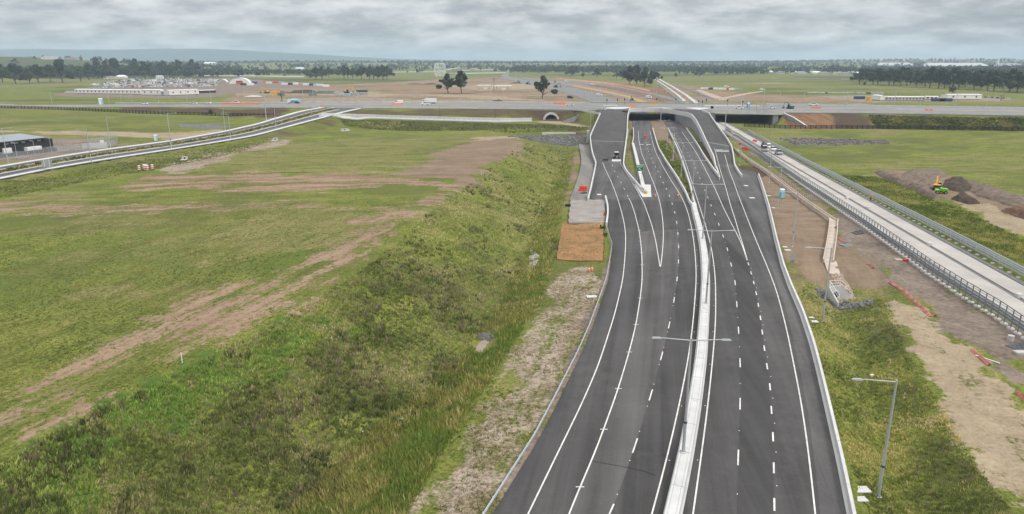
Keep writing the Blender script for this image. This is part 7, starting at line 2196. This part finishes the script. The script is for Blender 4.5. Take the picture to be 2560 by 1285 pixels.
def far_mound(label, px, py, wpx, hpx, m):
    q = T(px, py)
    mpp_ = q.y * math.cos(PITCH) / FPX
    n = 22
    U = np.linspace(-1, 1, n)
    w, h = wpx * mpp_ / 2, hpx * mpp_
    v = []
    for j in range(n):
        for i in range(n):
            r = max(0, 1 - math.hypot(U[i], U[j])) ** .75
            v.append((U[i] * w, U[j] * w * .5 + w * .4, -0.2 + h * r * (0.6 + .8 * vnoise(np.array(i / 4. + px), np.array(j / 4. + py)))))
    o = obj('soil_mound', MB().add(v, [(j*n+i, j*n+i+1, (j+1)*n+i+1, (j+1)*n+i) for j in range(n-1) for i in range(n-1)]).mesh('soil_mound', m, smooth=True), None, q)
    return tag(o, label, 'soil heap')
far_mound('big dark brown soil heap left of the containers', 756, 233, 80, 12, MT['soil_dark'])
far_mound('brown soil heap between the skip bin and the big heap', 705, 234, 50, 8, MT['soil_red'])
far_mound('red brown soil heap on the rise left of the tree pair', 1075, 212, 50, 6, MT['soil_red'])
far_mound('brown soil heap on the rise behind the first', 1035, 211, 44, 4, MT['soil_red'])
far_mound('dark heap of soil beside the cross road left of the lone tree', 1245, 253, 34, 5, MT['soil_dark'])
far_mound('pale rubble heap beyond the cross road left of the excavator', 630, 242, 50, 5, MT['concrete'])
far_mound('dark heap at the edge of the far bare earth', 1290, 209, 40, 3, MT['soil_dark'])
def headwall(label, px, py, w, rz=0.0):
    t = thing('drain_headwall', label, 'drain', TG(px, py), rz)
    obj('wall', MB().prism([(-w/2, 0), (-w/2 + w*.15, 1.2), (w/2 - w*.15, 1.2), (w/2, 0)], 0, .3).mesh('wall', MT['concrete']), t)
    obj('apron', MB().box((0, -1.0, .1), (w * .9, 1.8, .2)).mesh('apron', MT['concrete_white']), t)
    obj('pipe_mouth_shade', MB().cyl((0, -.03, .55), (0, -.01, .55), .35, n=12).mesh('pipe_mouth_shade', MT['black']), t)  # black disc painted for the darkness within the unbuilt pipe
headwall('pale drain headwall at the foot of the brown bank near the junction', 862, 327, 5.5)
headwall('small pale drain headwall beside the dirt track on the field', 688, 351, 2.6)
headwall('small pale drain headwall on the bank left of the traffic drums', 462, 399, 2.4, .2)
t = thing('concrete_weir', 'long low white concrete weir in the rocks left of the ramp', 'weir', TG(1355, 336.5))
a_, b_ = TG(1355, 336.5), TG(1440, 336.5)
obj('weir_wall', MB().bbox(((b_.x - a_.x) / 2, 0, .5), (b_.x - a_.x, 1.0, 1.2), .1).mesh('weir_wall', MT['concrete_white']), t)

# erosion mat with seedlings by the guardrail
mt_ = bpy.data.materials.new('erosion_mat'); mt_.use_nodes = True
t = mt_.node_tree; b = t.nodes['Principled BSDF']; b.inputs['Roughness'].default_value = .95
kk = M2(t, 'ADD', M2(t, 'MULTIPLY', world_noise(t, 3.0, 4, .7), .55), M2(t, 'MULTIPLY', world_noise(t, .25, 3), .45))
t.links.new(RAMP(t, kk, [(.36, (.11, .085, .028)), (.5, (.27, .15, .055)), (.62, (.40, .19, .085))]), b.inputs['Base Color'])
A = [TG(lerp(1407, 1392, s) + rng.uniform(-4, 4), lerp(556, 650, s)) for s in np.linspace(0, 1, 22)]
B = [TG(lerp(1512, 1508, s) + rng.uniform(-5, 2), lerp(556, 654, s)) for s in np.linspace(0, 1, 22)]
ml_ = sheet('erosion_mat', A, B, 26, lambda x, y: gz(x, y), 0.22, mt_, thick=.3, cross=16, kind=None, sink=0)
tag(ml_, 'orange brown erosion mat planted with green seedlings beside the guardrail', 'mat')
# ------------------------------------------------------------------ trees
def leaf_mat(name, lo, mid, hi):
    m = bpy.data.materials.new(name)
    m.use_nodes = True
    t = m.node_tree
    b = t.nodes['Principled BSDF']
    b.inputs['Roughness'].default_value = 0.7
    b.inputs['Specular IOR Level'].default_value = 0.2
    at_ = N(t, 'ShaderNodeAttribute', attribute_name='tone')
    oi = N(t, 'ShaderNodeObjectInfo')
    k = M2(t, 'ADD', at_.outputs['Fac'], M2(t, 'MULTIPLY', M2(t, 'SUBTRACT', oi.outputs['Random'], .5), .22))
    t.links.new(RAMP(t, k, [(0.05, lo), (0.5, mid), (0.95, hi)]), b.inputs['Base Color'])
    return m
LEAF = leaf_mat('gum_leaves', (0.022, 0.029, 0.014), (0.052, 0.062, 0.029), (0.125, 0.13, 0.065))
LEAF_D = leaf_mat('far_leaves', (0.022, 0.030, 0.017), (0.042, 0.054, 0.027), (0.075, 0.085, 0.042))

def leaf_cloud(centres, radii, n, size, flat=0.65, seed=0):
    """many small leaf faces spread through clumps; returns vertices (n*4) and tone per face"""
    r = np.random.default_rng(seed)
    c = np.array(centres); rad = np.array(radii)
    w = rad ** 2.2
    pick = r.choice(len(c), n, p=w / w.sum())
    d = r.normal(size=(n, 3)); d /= np.linalg.norm(d, axis=1, keepdims=True)
    q = d * (r.random((n, 1)) ** 0.45) * rad[pick][:, None]
    q[:, 2] *= flat
    pos = c[pick] + q
    a = r.normal(size=(n, 3)); a /= np.linalg.norm(a, axis=1, keepdims=True)
    b = np.cross(a, r.normal(size=(n, 3))); b /= np.maximum(np.linalg.norm(b, axis=1, keepdims=True), 1e-6)
    s = size * r.uniform(.55, 1.25, (n, 1))
    v = np.stack([pos + a * s, pos + b * s * .62, pos - a * s, pos - b * s * .62], 1).reshape(-1, 3)
    clump_tone = r.uniform(.1, .9, len(c))
    tone = np.clip(clump_tone[pick] + r.uniform(-.25, .25, n), 0, 1)
    return v, tone

def quad_mesh(name, v, tone, m, k=4):
    n = len(v) // k
    me_ = bpy.data.meshes.new(name)
    me_.vertices.add(len(v)); me_.vertices.foreach_set('co', v.astype(np.float32).ravel())
    me_.loops.add(len(v)); me_.loops.foreach_set('vertex_index', np.arange(len(v), dtype=np.int32))
    me_.polygons.add(n); me_.polygons.foreach_set('loop_start', np.arange(0, len(v), k, dtype=np.int32))
    me_.update(calc_edges=True)
    at_ = me_.attributes.new('tone', 'FLOAT', 'FACE')
    at_.data.foreach_set('value', tone.astype(np.float32))
    me_.materials.append(m)
    return me_

def tree_tpl(seed, spread, trunkf, n=1500, m=LEAF, bark=None, size=.55):
    """unit: 10 m tall"""
    r = np.random.default_rng(seed)
    tr = MB()
    cs, rs = [], []
    top = Vector((r.uniform(-.4, .4), r.uniform(-.4, .4), 10 * trunkf))
    tr.cyl((0, 0, -.4), top * .55, .38, .27, 7, caps=False).cyl(top * .55, top, .27, .2, 7, caps=False)
    limbs = int(r.integers(8, 12))
    for i in range(limbs):
        a = 2 * math.pi * i / limbs + r.uniform(-.4, .4)
        el = r.uniform(.05, 1.2)
        L = r.uniform(.55, 1.0)
        e = top + Vector((math.cos(a) * spread * L * math.cos(el) * 1.15, math.sin(a) * spread * L * math.cos(el) * 1.15, (9.0 - top.z) * L * math.sin(el) * 1.05 + .4))
        mid_ = top.lerp(e, .5) + Vector((0, 0, .3))
        tr.cyl(top * r.uniform(.75, 1), mid_, .17, .11, 5, caps=False).cyl(mid_, e, .11, .05, 5, caps=False)
        for k in range(3):
            cs.append(tuple(e.lerp(top, r.uniform(-.05, .35)) + Vector((r.uniform(-1.1, 1.1), r.uniform(-1.1, 1.1), r.uniform(-.6, .8))))); rs.append(r.uniform(.5, 1.15) * spread / 3.8)
    cs.append((top.x, top.y, 8.6)); rs.append(1.1 * spread / 3.6)
    cs.append((top.x + .5, top.y, 7.4)); rs.append(1.2 * spread / 3.6)
    v, tone = leaf_cloud(cs, rs, int(n * 1.5), size * .62, .85, seed)
    v[:, 2] = np.minimum(v[:, 2], 10.3)
    return [('trunk', tr.mesh('trunk', bark or MT['bark']), []), ('crown', quad_mesh('crown', v, tone, m), [])]
TR = [tree_tpl(11, 5.2, .22, 2000, size=.6), tree_tpl(12, 4.4, .26, 1900, size=.6), tree_tpl(13, 4.0, .18, 2200, size=.6), tree_tpl(14, 6.0, .22, 2200, size=.6), tree_tpl(15, 3.9, .42, 1500, bark=mat('pale_bark', (.42, .39, .35), .9)), tree_tpl(16, 3.6, .16, 1600)]

def tree(px, py, hpx, k, label, group, base=None):
    q = base or T(px, py)
    h = hpx * (q.y * math.cos(PITCH)) / FPX
    s = h / 10.0 * 1.22
    return inst(TR[k], 'gum_tree' if k != 5 else 'bushy_tree', label, 'tree', q, rng.uniform(0, 6.28), group, s)
lt = [(6,206,38),(40,210,42),(75,209,32),(96,207,38),(126,205,36),(157,207,48),(203,204,30),(222,200,32),(246,195,40),(263,198,22),(290,195,40),(318,194,24),(340,190,36),(364,199,38),(392,194,22),(412,190,32),(428,194,27),(447,188,32),(465,195,18),(474,195,16),(481,188,33)]
for i, (a, b, h) in enumerate(lt):
    tree(a, b, h, (0, 3, 2, 0, 1, 3, 2, 1, 0, 5, 3, 5, 1, 0, 5, 1, 2, 0, 5, 5, 1)[i], f'dark gum tree in the belt behind the car park, {ORD[i]} from the left'.replace('nearest', 'first'), 'gum trees behind the car park')
mt2 = [(770,195,19),(790,199,25),(805,198.5,27),(821,195,23),(860,196,27),(870,198,25),(881,197,23),(904,198,27),(914,198.5,25),(924,198,27),(935,198,23),(945,199,27),(957,199,29),(967,198.5,27)]
for i, (a, b, h) in enumerate(mt2):
    tree(a, b, h, (2, 3, 0, 1, 0, 1, 2, 1, 4, 1, 2, 0, 3, 0)[i], f'gum tree in the clump on the far green field, {ORD[i]} from the left'.replace('nearest', 'first'), 'gum trees on the far green field')
tree(1121, 233, 42, 2, 'round dark gum tree, left one of the pair beyond the cross road', 'pair of gum trees')
tree(1154, 234, 48, 1, 'taller open gum tree, right one of the pair beyond the cross road', 'pair of gum trees')
tree(1355, 247, 49, 2, 'lone dense dark gum tree left of the far roads', None)
tree(1430, 191, 22, 3, 'wide gum tree behind the far roads near sheds', None)
tree(1457, 194, 11, 5, 'small round tree right of the wide gum tree behind the far roads', None)
tree(1493, 195, 20, 1, 'single gum tree on the field behind the far roads', None)
for i, (a, b, h) in enumerate(((1541,196,17),(1556,199,20),(1575,214,42),(1592,211,40),(1612,216,33),(1628,208,26),(1641,214,28))):
    tree(a, b, h, (2, 0, 2, 0, 3, 1, 4)[i], f'gum tree in the cluster left of the far busway, {ORD[i]} from the left'.replace('nearest', 'first'), 'gum trees left of the far busway')
tree(1748, 192, 17, 3, 'spreading tree standing alone on the green paddock', None)
tree(1689, 193, 10, 5, 'small tree standing alone left of the spreading paddock tree', None)
tree(2380, 235, 20, 5, 'small bushy tree in front of the right compound wood', None)
tree(2161, 214, 9, 5, 'low round bush at the left edge of the right wood', None)
tree(1880, 186, 15, 2, 'dark tree at the left end of the houses beyond the paddock', None)
tree(1950, 184, 12, 3, 'dark tree among the houses beyond the paddock', None)
tree(2080, 186, 18, 0, 'tall dark tree among the houses right of centre', None)
tree(40, 160, 12, 3, 'spreading tree on the slope of the green hill', None)
tree(88, 148.5, 7, 3, 'small tree on the crest of the green hill left of the farmhouse', None)
tree(655, 301.5, 9, 5, 'small bush on the bank below the cross road at the junction', None, TG(664, 292))
tree(525, 285, 14, 5, 'bushy green tree at the foot of the brown bank', None, TG(528, 288))
for i in range(24):
    x = 2146 + i * 18 + rng.uniform(-5, 5)
    tree(x, 209 + (x - 2140) * 0.056 + rng.uniform(-1.5, 1.5), rng.uniform(30, 40) + (x - 2140) * .022, int(rng.choice([0, 1, 2, 3, 4, 4])), f'gum tree in the front row of the right wood, {ORD[i]} from its left end'.replace('nearest', 'first'), 'front row of the right wood')
# dead tree
q = T(705, 253)
h = 26 * q.y * .9634 / FPX
dt = thing('dead_tree', 'bare black dead tree beside the cross road', 'tree', q)
mb = MB().cyl((0, 0, 0), (0, 0, h * .55), .5, .3, 6)
br = MB()
for i in range(9):
    a = rng.uniform(0, 6.28); z0 = h * rng.uniform(.3, .6)
    e = Vector((math.cos(a) * h * .3, math.sin(a) * h * .3, z0 + h * rng.uniform(.2, .45)))
    br.cyl((0, 0, z0), e, .2, .06, 5).cyl(e * .7 + Vector((0, 0, z0 * .3)), e * .8 + Vector((h * .1, 0, h * .15)), .08, .03, 4)
obj('trunk', mb.mesh('trunk', MT['bark_dark']), dt)
obj('branches', br.mesh('branches', MT['bark_dark']), dt)

# ------------------------------------------------------------------ far woods: a mass nobody could count
def wood(name, label, X, Y, h, per, size, m=LEAF_D, seed=1):
    r = np.random.default_rng(seed)
    n = len(X)
    Z = np.array([zt(x, y) for x, y in zip(X, Y)])
    H = h * r.uniform(.6, 1.25, n)
    tn = r.uniform(.2, .8, n)
    idx_ = np.repeat(np.arange(n), per)
    d = r.normal(size=(len(idx_), 3)); d /= np.linalg.norm(d, axis=1, keepdims=True)
    q = d * (r.random((len(idx_), 1)) ** .4)
    hh = H[idx_]
    pos = np.stack([X[idx_] + q[:, 0] * hh * .36, Y[idx_] + q[:, 1] * hh * .36, Z[idx_] + hh * (.60 + q[:, 2] * .40)], 1)
    a = r.normal(size=(len(idx_), 3)); a /= np.linalg.norm(a, axis=1, keepdims=True)
    b = np.cross(a, r.normal(size=a.shape)); b /= np.maximum(np.linalg.norm(b, axis=1, keepdims=True), 1e-6)
    s = (size * hh * r.uniform(.7, 1.3, len(idx_)))[:, None]
    v = np.stack([pos + a * s, pos + b * s * .7, pos - a * s, pos - b * s * .7], 1).reshape(-1, 3)
    o = obj(name, quad_mesh(name, v, np.clip(tn[idx_] + r.uniform(-.2, .2, len(idx_)), 0, 1), m))
    return tag(o, label, 'woodland', None, 'stuff')
def fill(pts, n, seed=3):
    r = np.random.default_rng(seed)
    w = np.array([(q.x, q.y) for q in (T(a, b) for a, b in pts)])
    lo, hi = w.min(0), w.max(0)
    X, Y = [], []
    while len(X) < n:
        x, y = r.uniform(lo[0], hi[0], 4000), r.uniform(lo[1], hi[1], 4000)
        k = inpoly(x, y, w)
        X += list(x[k]); Y += list(y[k])
    return np.array(X[:n]), np.array(Y[:n])
X, Y = fill([(2135,205),(2300,214),(2450,223),(2570,229),(2700,230),(2700,180),(2560,178),(2400,180),(2300,184),(2200,190)], 1500)
wood('woodland', 'broad dense wood behind the right compound', X, Y, 19, 46, .13, seed=4)
X, Y = fill([(-120,200),(0,196),(150,195),(330,189),(480,188),(500,184),(330,181),(150,183),(0,186),(-120,188)], 1000)
wood('woodland', 'dark tree belt behind the gum trees at left', X, Y, 20, 46, .13, seed=5)
X, Y = fill([(395,187.5),(560,188),(760,188.5),(860,187),(980,184),(980,181),(760,182),(560,181.5),(420,181)], 560)
wood('woodland', 'dark hedge of trees along the distant highway', X, Y, 13, 40, .13, seed=6)
X, Y = fill([(1270,183),(1420,184),(1600,183),(1760,181.5),(1905,180),(1905,176),(1700,175),(1500,175),(1300,176)], 1100)
wood('woodland', 'dark tree line behind the paddock and the far roads', X, Y, 17, 34, .14, seed=7)
# scattered over the far country, denser where the land cover is dark
r_ = np.random.default_rng(21)
yy = np.exp(r_.uniform(math.log(1500), math.log(9000), 60000))
xx = r_.uniform(-.95, .95, 60000) * yy
wn_ = fbm(xx / 420 + 3, yy / 260 + 8, 4)
keep = (r_.random(60000) < np.where(wn_ > .50, .62, .03) + .45 * sstep(4200, 6000, yy)) & (yy > 1750 - 0 * xx)
keep &= ~((xx > -2500) & (xx < -1250) & (yy > 1900) & (yy < 2700))
keep &= ~((xx > 300) & (xx < 1450) & (yy < 2050))
keep &= ~((np.abs(xx) < 500) & (yy < 2300))
xx, yy = xx[keep][:13000], yy[keep][:13000]
wood('woodland', 'scattered woods and tree lines over the far country', xx, yy, 16, 17, .19, seed=8)

# ------------------------------------------------------------------ grass, scrub and weeds standing on the near ground
def tuft_mat():
    m = bpy.data.materials.new('grass_blades')
    m.use_nodes = True
    t = m.node_tree
    b = t.nodes['Principled BSDF']
    b.inputs['Roughness'].default_value = 0.8
    b.inputs['Specular IOR Level'].default_value = 0.15
    at_ = N(t, 'ShaderNodeAttribute', attribute_name='tint')
    t.links.new(at_.outputs['Color'], b.inputs['Base Color'])
    # thin blades let light through
    tl = N(t, 'ShaderNodeBsdfTranslucent')
    t.links.new(at_.outputs['Color'], tl.inputs['Color'])
    mx_ = N(t, 'ShaderNodeMixShader')
    mx_.inputs[0].default_value = 0.4
    t.links.new(b.outputs[0], mx_.inputs[1]); t.links.new(tl.outputs[0], mx_.inputs[2])
    o_ = [q for q in t.nodes if q.type == 'OUTPUT_MATERIAL'][0]
    t.links.new(mx_.outputs[0], o_.inputs['Surface'])
    return m
TUFT = tuft_mat()
CLEAR = [(TG(1215, 862), 2.3), (TG(1213, 872), 1.8), (TG(1218, 842), 1.5), (TG(1335, 645), 2.2), (TG(1328, 662), 1.6), (TG(2090, 757), 2.0), (TG(2080, 765), 1.8), (TG(2120, 762), 1.8), (TG(2052, 735), 2.0), (TG(2086, 748), 2.5)]
def tufts(name, label, X, Y, h, blades, width, spread, cols, seed):
    """cols: (n, 3) base colour of each tuft"""
    r = np.random.default_rng(seed)
    # water and loose stone in the drain stay clear of growth
    ok = np.ones(len(X), bool)
    for q, rr in CLEAR:
        ok &= (X - q.x) ** 2 + (Y - q.y) ** 2 > rr * rr
    X, Y, cols = X[ok], Y[ok], cols[ok]
    n = len(X)
    Z = gz_arr(X, Y)
    i = np.repeat(np.arange(n), blades)
    N_ = len(i)
    H = (h * r.uniform(.5, 1.4, n))[i] * r.uniform(.6, 1.2, N_)
    a = r.uniform(0, 2 * math.pi, N_)
    rad = spread * H * r.random(N_) ** .5
    bx, by = X[i] + np.cos(a) * rad * .55, Y[i] + np.sin(a) * rad * .55
    lean = r.uniform(.1, .8, N_) * H
    tx, ty = bx + np.cos(a) * lean * .7, by + np.sin(a) * lean * .7
    pa = r.uniform(0, math.pi, N_)
    w = 1.35 * width * H * r.uniform(.6, 1.4, N_)
    z0 = Z[i] - .05
    p0 = np.stack([bx - np.cos(pa) * w, by - np.sin(pa) * w, z0 + H * .05], 1)
    p1 = np.stack([bx + np.cos(pa) * w, by + np.sin(pa) * w, z0 + H * .05], 1)
    p2 = np.stack([tx + np.cos(pa) * w * .3, ty + np.sin(pa) * w * .3, z0 + H], 1)
    v = np.stack([p0, p1, p2], 1).reshape(-1, 3)
    me_ = quad_mesh(name, v, np.zeros(N_), TUFT, 3)
    c = cols[i] * r.uniform(.75, 1.45, (N_, 1)) * np.array([1.06, 1.03, .9])
    at_ = me_.attributes.new('tint', 'FLOAT_COLOR', 'FACE')
    at_.data.foreach_set('color', np.concatenate([c, np.ones((N_, 1))], 1).astype(np.float32).ravel())
    o = obj(name, me_)
    return tag(o, label, 'grass', None, 'stuff')
def scatter(pts, n, seed, bias=0.9):
    """random plan positions inside an outline, denser towards the viewer"""
    pts = onto(pts)
    r = np.random.default_rng(seed)
    w = np.array([(q.x, q.y) for q in (T(a, b) for a, b in pts)])
    lo, hi = w.min(0), w.max(0)
    X, Y = [], []
    lo[1] = max(lo[1], 28)
    while len(X) < n:
        u_ = r.random(60000)
        y = (lo[1] ** -bias + u_ * (hi[1] ** -bias - lo[1] ** -bias)) ** (-1 / bias)
        x = r.uniform(lo[0], hi[0], 60000)
        k = inpoly(x, y, w)
        X += list(x[k]); Y += list(y[k])
    return np.array(X[:n]), np.array(Y[:n])
def pick(cands, X, Y, seed, nscale=6.0):
    r = np.random.default_rng(seed)
    k = fbm(X / nscale + seed, Y / nscale, 3)
    k = np.clip((k - .28) / .44 + r.normal(0, .24, len(X)), 0, .999)
    return np.array(cands)[(k * len(cands)).astype(int)]
GREEN = [(.075, .100, .028), (.100, .128, .034), (.135, .165, .045), (.175, .20, .055), (.245, .235, .095)]
SCRUB = [(.080, .098, .034), (.105, .122, .042), (.135, .142, .060), (.155, .142, .085), (.120, .150, .044), (.175, .19, .066), (.22, .20, .12)]
LUSHC = [(.090, .135, .034), (.120, .170, .042), (.16, .215, .056), (.105, .145, .038), (.20, .225, .078)]
DRYC = [(.19, .19, .065), (.25, .235, .09), (.34, .295, .15), (.15, .175, .05), (.42, .36, .21)]
slope = [(-80,1190),(0,1165),(250,1025),(480,912),(700,800),(920,665),(1000,600),(1080,525),(1160,470),(1300,360),(1425,365),(1405,440),(1380,530),(1330,680),(1215,880),(1110,1010),(960,1115),(830,1310),(300,1310),(-80,1310)]
X, Y = scatter(slope, 46000, 31)
lu, dk = lay_at('lush', X, Y), lay_at('dark', X, Y)
c = pick(SCRUB, X, Y, 5)
lu = lu * (.35 + 1.1 * fbm(X / 5.0, Y / 5.0, 3))
c = np.where((np.random.default_rng(3).random(len(X)) < lu * 1.15)[:, None], pick(LUSHC, X, Y, 6), c)
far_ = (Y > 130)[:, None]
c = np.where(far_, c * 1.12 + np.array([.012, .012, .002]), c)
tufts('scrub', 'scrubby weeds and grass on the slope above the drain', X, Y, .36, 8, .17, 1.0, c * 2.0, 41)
X, Y = scatter(slope, 9000, 61)
kq = fbm(X / 7.0 + 2, Y / 7.0, 3) + .35 * lay_at('dark', X, Y)
s_ = kq > .60
X, Y = X[s_], Y[s_]
tufts('tall_weeds', 'clumps of taller grey brown weeds on the slope above the drain', X, Y, .62, 10, .12, .75, 1.5 * pick([(.070, .082, .034), (.105, .110, .055), (.135, .115, .078), (.085, .105, .036), (.17, .15, .10)], X, Y, 18, 5.0), 53)
X, Y = scatter([(600,1310),(860,1130),(1020,1010),(1150,900),(1250,760),(1310,640),(1360,520),(1395,430),(1425,380),(1436,390),(1420,470),(1400,540),(1390,640),(1345,760),(1280,860),(1190,1000),(1090,1150),(980,1310)], 19000, 32)
tufts('long_grass', 'long yellow green grass leaning along the drain', X, Y, .62, 9, .075, 1.0, 1.45 * pick(DRYC[:4] + GREEN[2:4] + LUSHC[1:2], X, Y, 7, 5.0), 42)
X, Y = scatter([(-80,1150),(-80,600),(200,560),(600,520),(1080,490),(1000,595),(700,795),(480,905),(250,1015)], 34000, 33)
kill = (lay_at('dirt', X, Y) > .35) & (rng.random(len(X)) < .8)
X, Y = X[~kill], Y[~kill]
tufts('short_grass', 'short tufts of grass over the field', X, Y, .13, 6, .30, 1.9, pick(GREEN[1:] + DRYC[:3], X, Y, 8, 9.0), 43)
X, Y = scatter([(960,1310),(1080,1150),(1180,1005),(1275,870),(1345,760),(1385,668),(1505,660),(1510,700),(1480,790),(1390,985),(1310,1130),(1215,1300)], 7000, 34)
k = fbm(X / 4, Y / 4, 3)
X, Y = X[k > .5], Y[k > .5]
tufts('verge_weeds', 'scattered weeds growing through the gravel verge', X, Y, .2, 7, .16, 1.3, pick(GREEN[1:4] + DRYC[:4], X, Y, 9), 44)
X, Y = scatter([(2135,1310),(2100,1100),(2060,960),(2030,860),(1990,740),(2010,705),(2060,725),(2090,775),(2130,775),(2190,740),(2225,760),(2262,870),(2345,1000),(2420,1130),(2490,1310)], 18000, 35)
tufts('swale_grass', 'grass and weeds in the swale right of the motorway', X, Y, .24, 8, .16, 1.2, 1.75 * pick(SCRUB[:5] + GREEN[1:4] + DRYC[:3], X, Y, 10, 5.0), 45)
X, Y = scatter([(2100,440),(2190,440),(2330,500),(2400,520),(2560,600),(2700,660),(2700,720),(2560,660),(2400,585),(2250,510),(2120,450)], 7000, 36, .5)
tufts('bank_grass', 'rank grass on the bank right of the busway', X, Y, .42, 9, .16, 1.2, 1.6 * pick(GREEN[:4] + SCRUB[1:3] + DRYC[:2], X, Y, 11, 7.0), 46)
X, Y = scatter([(1665,440),(1700,440),(1715,500),(1730,505),(1722,470),(1700,410),(1668,352),(1640,352),(1650,385),(1668,412)], 1500, 37, .3)
tufts('median_grass', 'grass growing in the median strip between the slim walls', X, Y, .4, 8, .18, 1.0, pick(GREEN[1:4], X, Y, 12, 4.0), 47)
Yr = srow(.5)
ii = rng.integers(0, 76, 2600)
X = Yr[ii, 0] + rng.uniform(-3.2, 3.2, 2600) * .6
Yv = Yr[ii, 1] + rng.uniform(-3, 3, 2600)
Zs = np.array([z_side(0, y) for y in Yv])
# planting in the side road median stands on that median, not on the ground sheet
_g = gz_arr
gz_arr = lambda x, y: np.array([z_side(0, q) + .12 for q in y])
tufts('median_planting', 'rows of small shrubs planted in the side road median', X, Yv, .55, 8, .22, .8, pick(DRYC[:3] + SCRUB[:3], X, Yv, 13, 4.0), 48)
gz_arr = _g
X, Y = scatter([(1407,558),(1512,558),(1514,600),(1508,650),(1396,648)], 1500, 38, .2)
gz_arr = lambda x, y: _g(x, y) + .2
tufts('seedlings', 'rows of green seedlings planted through the erosion mat', X, Y, .13, 5, .3, .8, pick([(.11, .12, .035), (.17, .15, .05), (.26, .15, .06)], X, Y, 14, 5.0), 49)
gz_arr = _g
X, Y = scatter([(850,296),(1000,303),(1330,312),(1470,318),(1470,326),(1000,328),(860,314)], 4000, 39, .2)
tufts('bank_scrub', 'dark rank grass on the lower bank of the cross road', X, Y, .5, 7, .22, 1.2, 1.35 * pick(SCRUB[:4] + GREEN[:3], X, Y, 15, 9.0), 50)
X, Y = scatter([(2170,288),(2560,295),(2700,298),(2700,332),(2560,328),(2190,322)], 5000, 40, .2)
tufts('bank_scrub', 'dark green scrub over the right bank', X, Y, .7, 7, .22, 1.1, pick(SCRUB[:4] + GREEN[:2] + DRYC[1:2], X, Y, 16, 9.0), 51)
X, Y = scatter([(0,452),(200,426),(420,384),(560,362),(690,340),(600,382),(400,422),(120,474),(-80,510),(-80,470)], 5000, 43, .2)
tufts('bank_scrub', 'dark green scrub on the bank below the side road', X, Y, .32, 7, .22, 1.3, 1.6 * pick(SCRUB[:4] + GREEN[:4], X, Y, 17, 7.0), 52)
# two round bushes at the guardrail end
for a, b, wh in ((1508,573,'upper'),(1513,590,'lower')):
    q = TG(a, b)
    v, tone = leaf_cloud([(0, 0, .4), (.3, .1, .5), (-.3, 0, .35)], [.5, .4, .4], 220, .12, .9, int(b))
    o = obj('green_bush', quad_mesh('green_bush', v, tone, leaf_mat('bush_leaves', (.02, .05, .01), (.05, .12, .02), (.12, .22, .05))), None, q)
    tag(o, f'bright green bush beside the end of the guardrail, {wh} of two', 'bush', 'bushes at the guardrail end')

# ------------------------------------------------------------------ blue hills on the horizon
xs = np.linspace(-12000, 12000, 161)
v, f = [], []
for i, x in enumerate(xs):
    px = PW / 2 + x / 10500 * FPX
    h = 120 + 150 * math.exp(-((px - 60) / 330) ** 2) + 165 * math.exp(-((px - 560) / 330) ** 2) - 20 * math.exp(-((px - 300) / 90) ** 2) + 28 * float(vnoise(np.array(i / 7.), np.array(.5))) + 10 * float(vnoise(np.array(i / 2.), np.array(3.5)))
    h = h * (1 - .5 * float(sstep(500, 1300, px)))
    h = 38 + (h - 38) * .68
    v += [(x, 10000, -20), (x, 10300, h * .8), (x, 10600, h), (x, 11300, -60)]
for i in range(160):
    for j in range(3):
        f.append((4*i+j, 4*i+4+j, 4*i+5+j, 4*i+1+j))
hl = obj('hills', MB().add(v, f).mesh('hills', mat('wooded_hills', (.045, .055, .035), .95, var=.3, scale=.004), smooth=True))
hl['kind'] = 'structure'

# ------------------------------------------------------------------ haze
hz = bpy.data.meshes.new('haze')
x0, x1, y0, y1, z0, z1 = -19000, 19000, -400, 16900, -62, 245
hz.from_pydata([(x, y, z) for z in (z0, z1) for x, y in ((x0, y0), (x1, y0), (x1, y1), (x0, y1))], [], [(3,2,1,0),(4,5,6,7),(0,1,5,4),(1,2,6,5),(2,3,7,6),(3,0,4,7)])
hm = bpy.data.materials.new('haze')
hm.use_nodes = True
ht = hm.node_tree
for n_ in list(ht.nodes):
    if n_.type == 'BSDF_PRINCIPLED':
        ht.nodes.remove(n_)
pv = N(ht, 'ShaderNodeVolumePrincipled')
pv.inputs['Color'].default_value = (0.64, 0.82, 1.0, 1)
pv.inputs['Density'].default_value = 0.0001
pv.inputs['Anisotropy'].default_value = 0.0
out = [n_ for n_ in ht.nodes if n_.type == 'OUTPUT_MATERIAL'][0]
ht.links.new(pv.outputs[0], out.inputs['Volume'])
hz.materials.append(hm)
ho = obj('haze', hz)
ho['kind'] = 'stuff'
ho['label'] = 'pale blue haze over the far country'
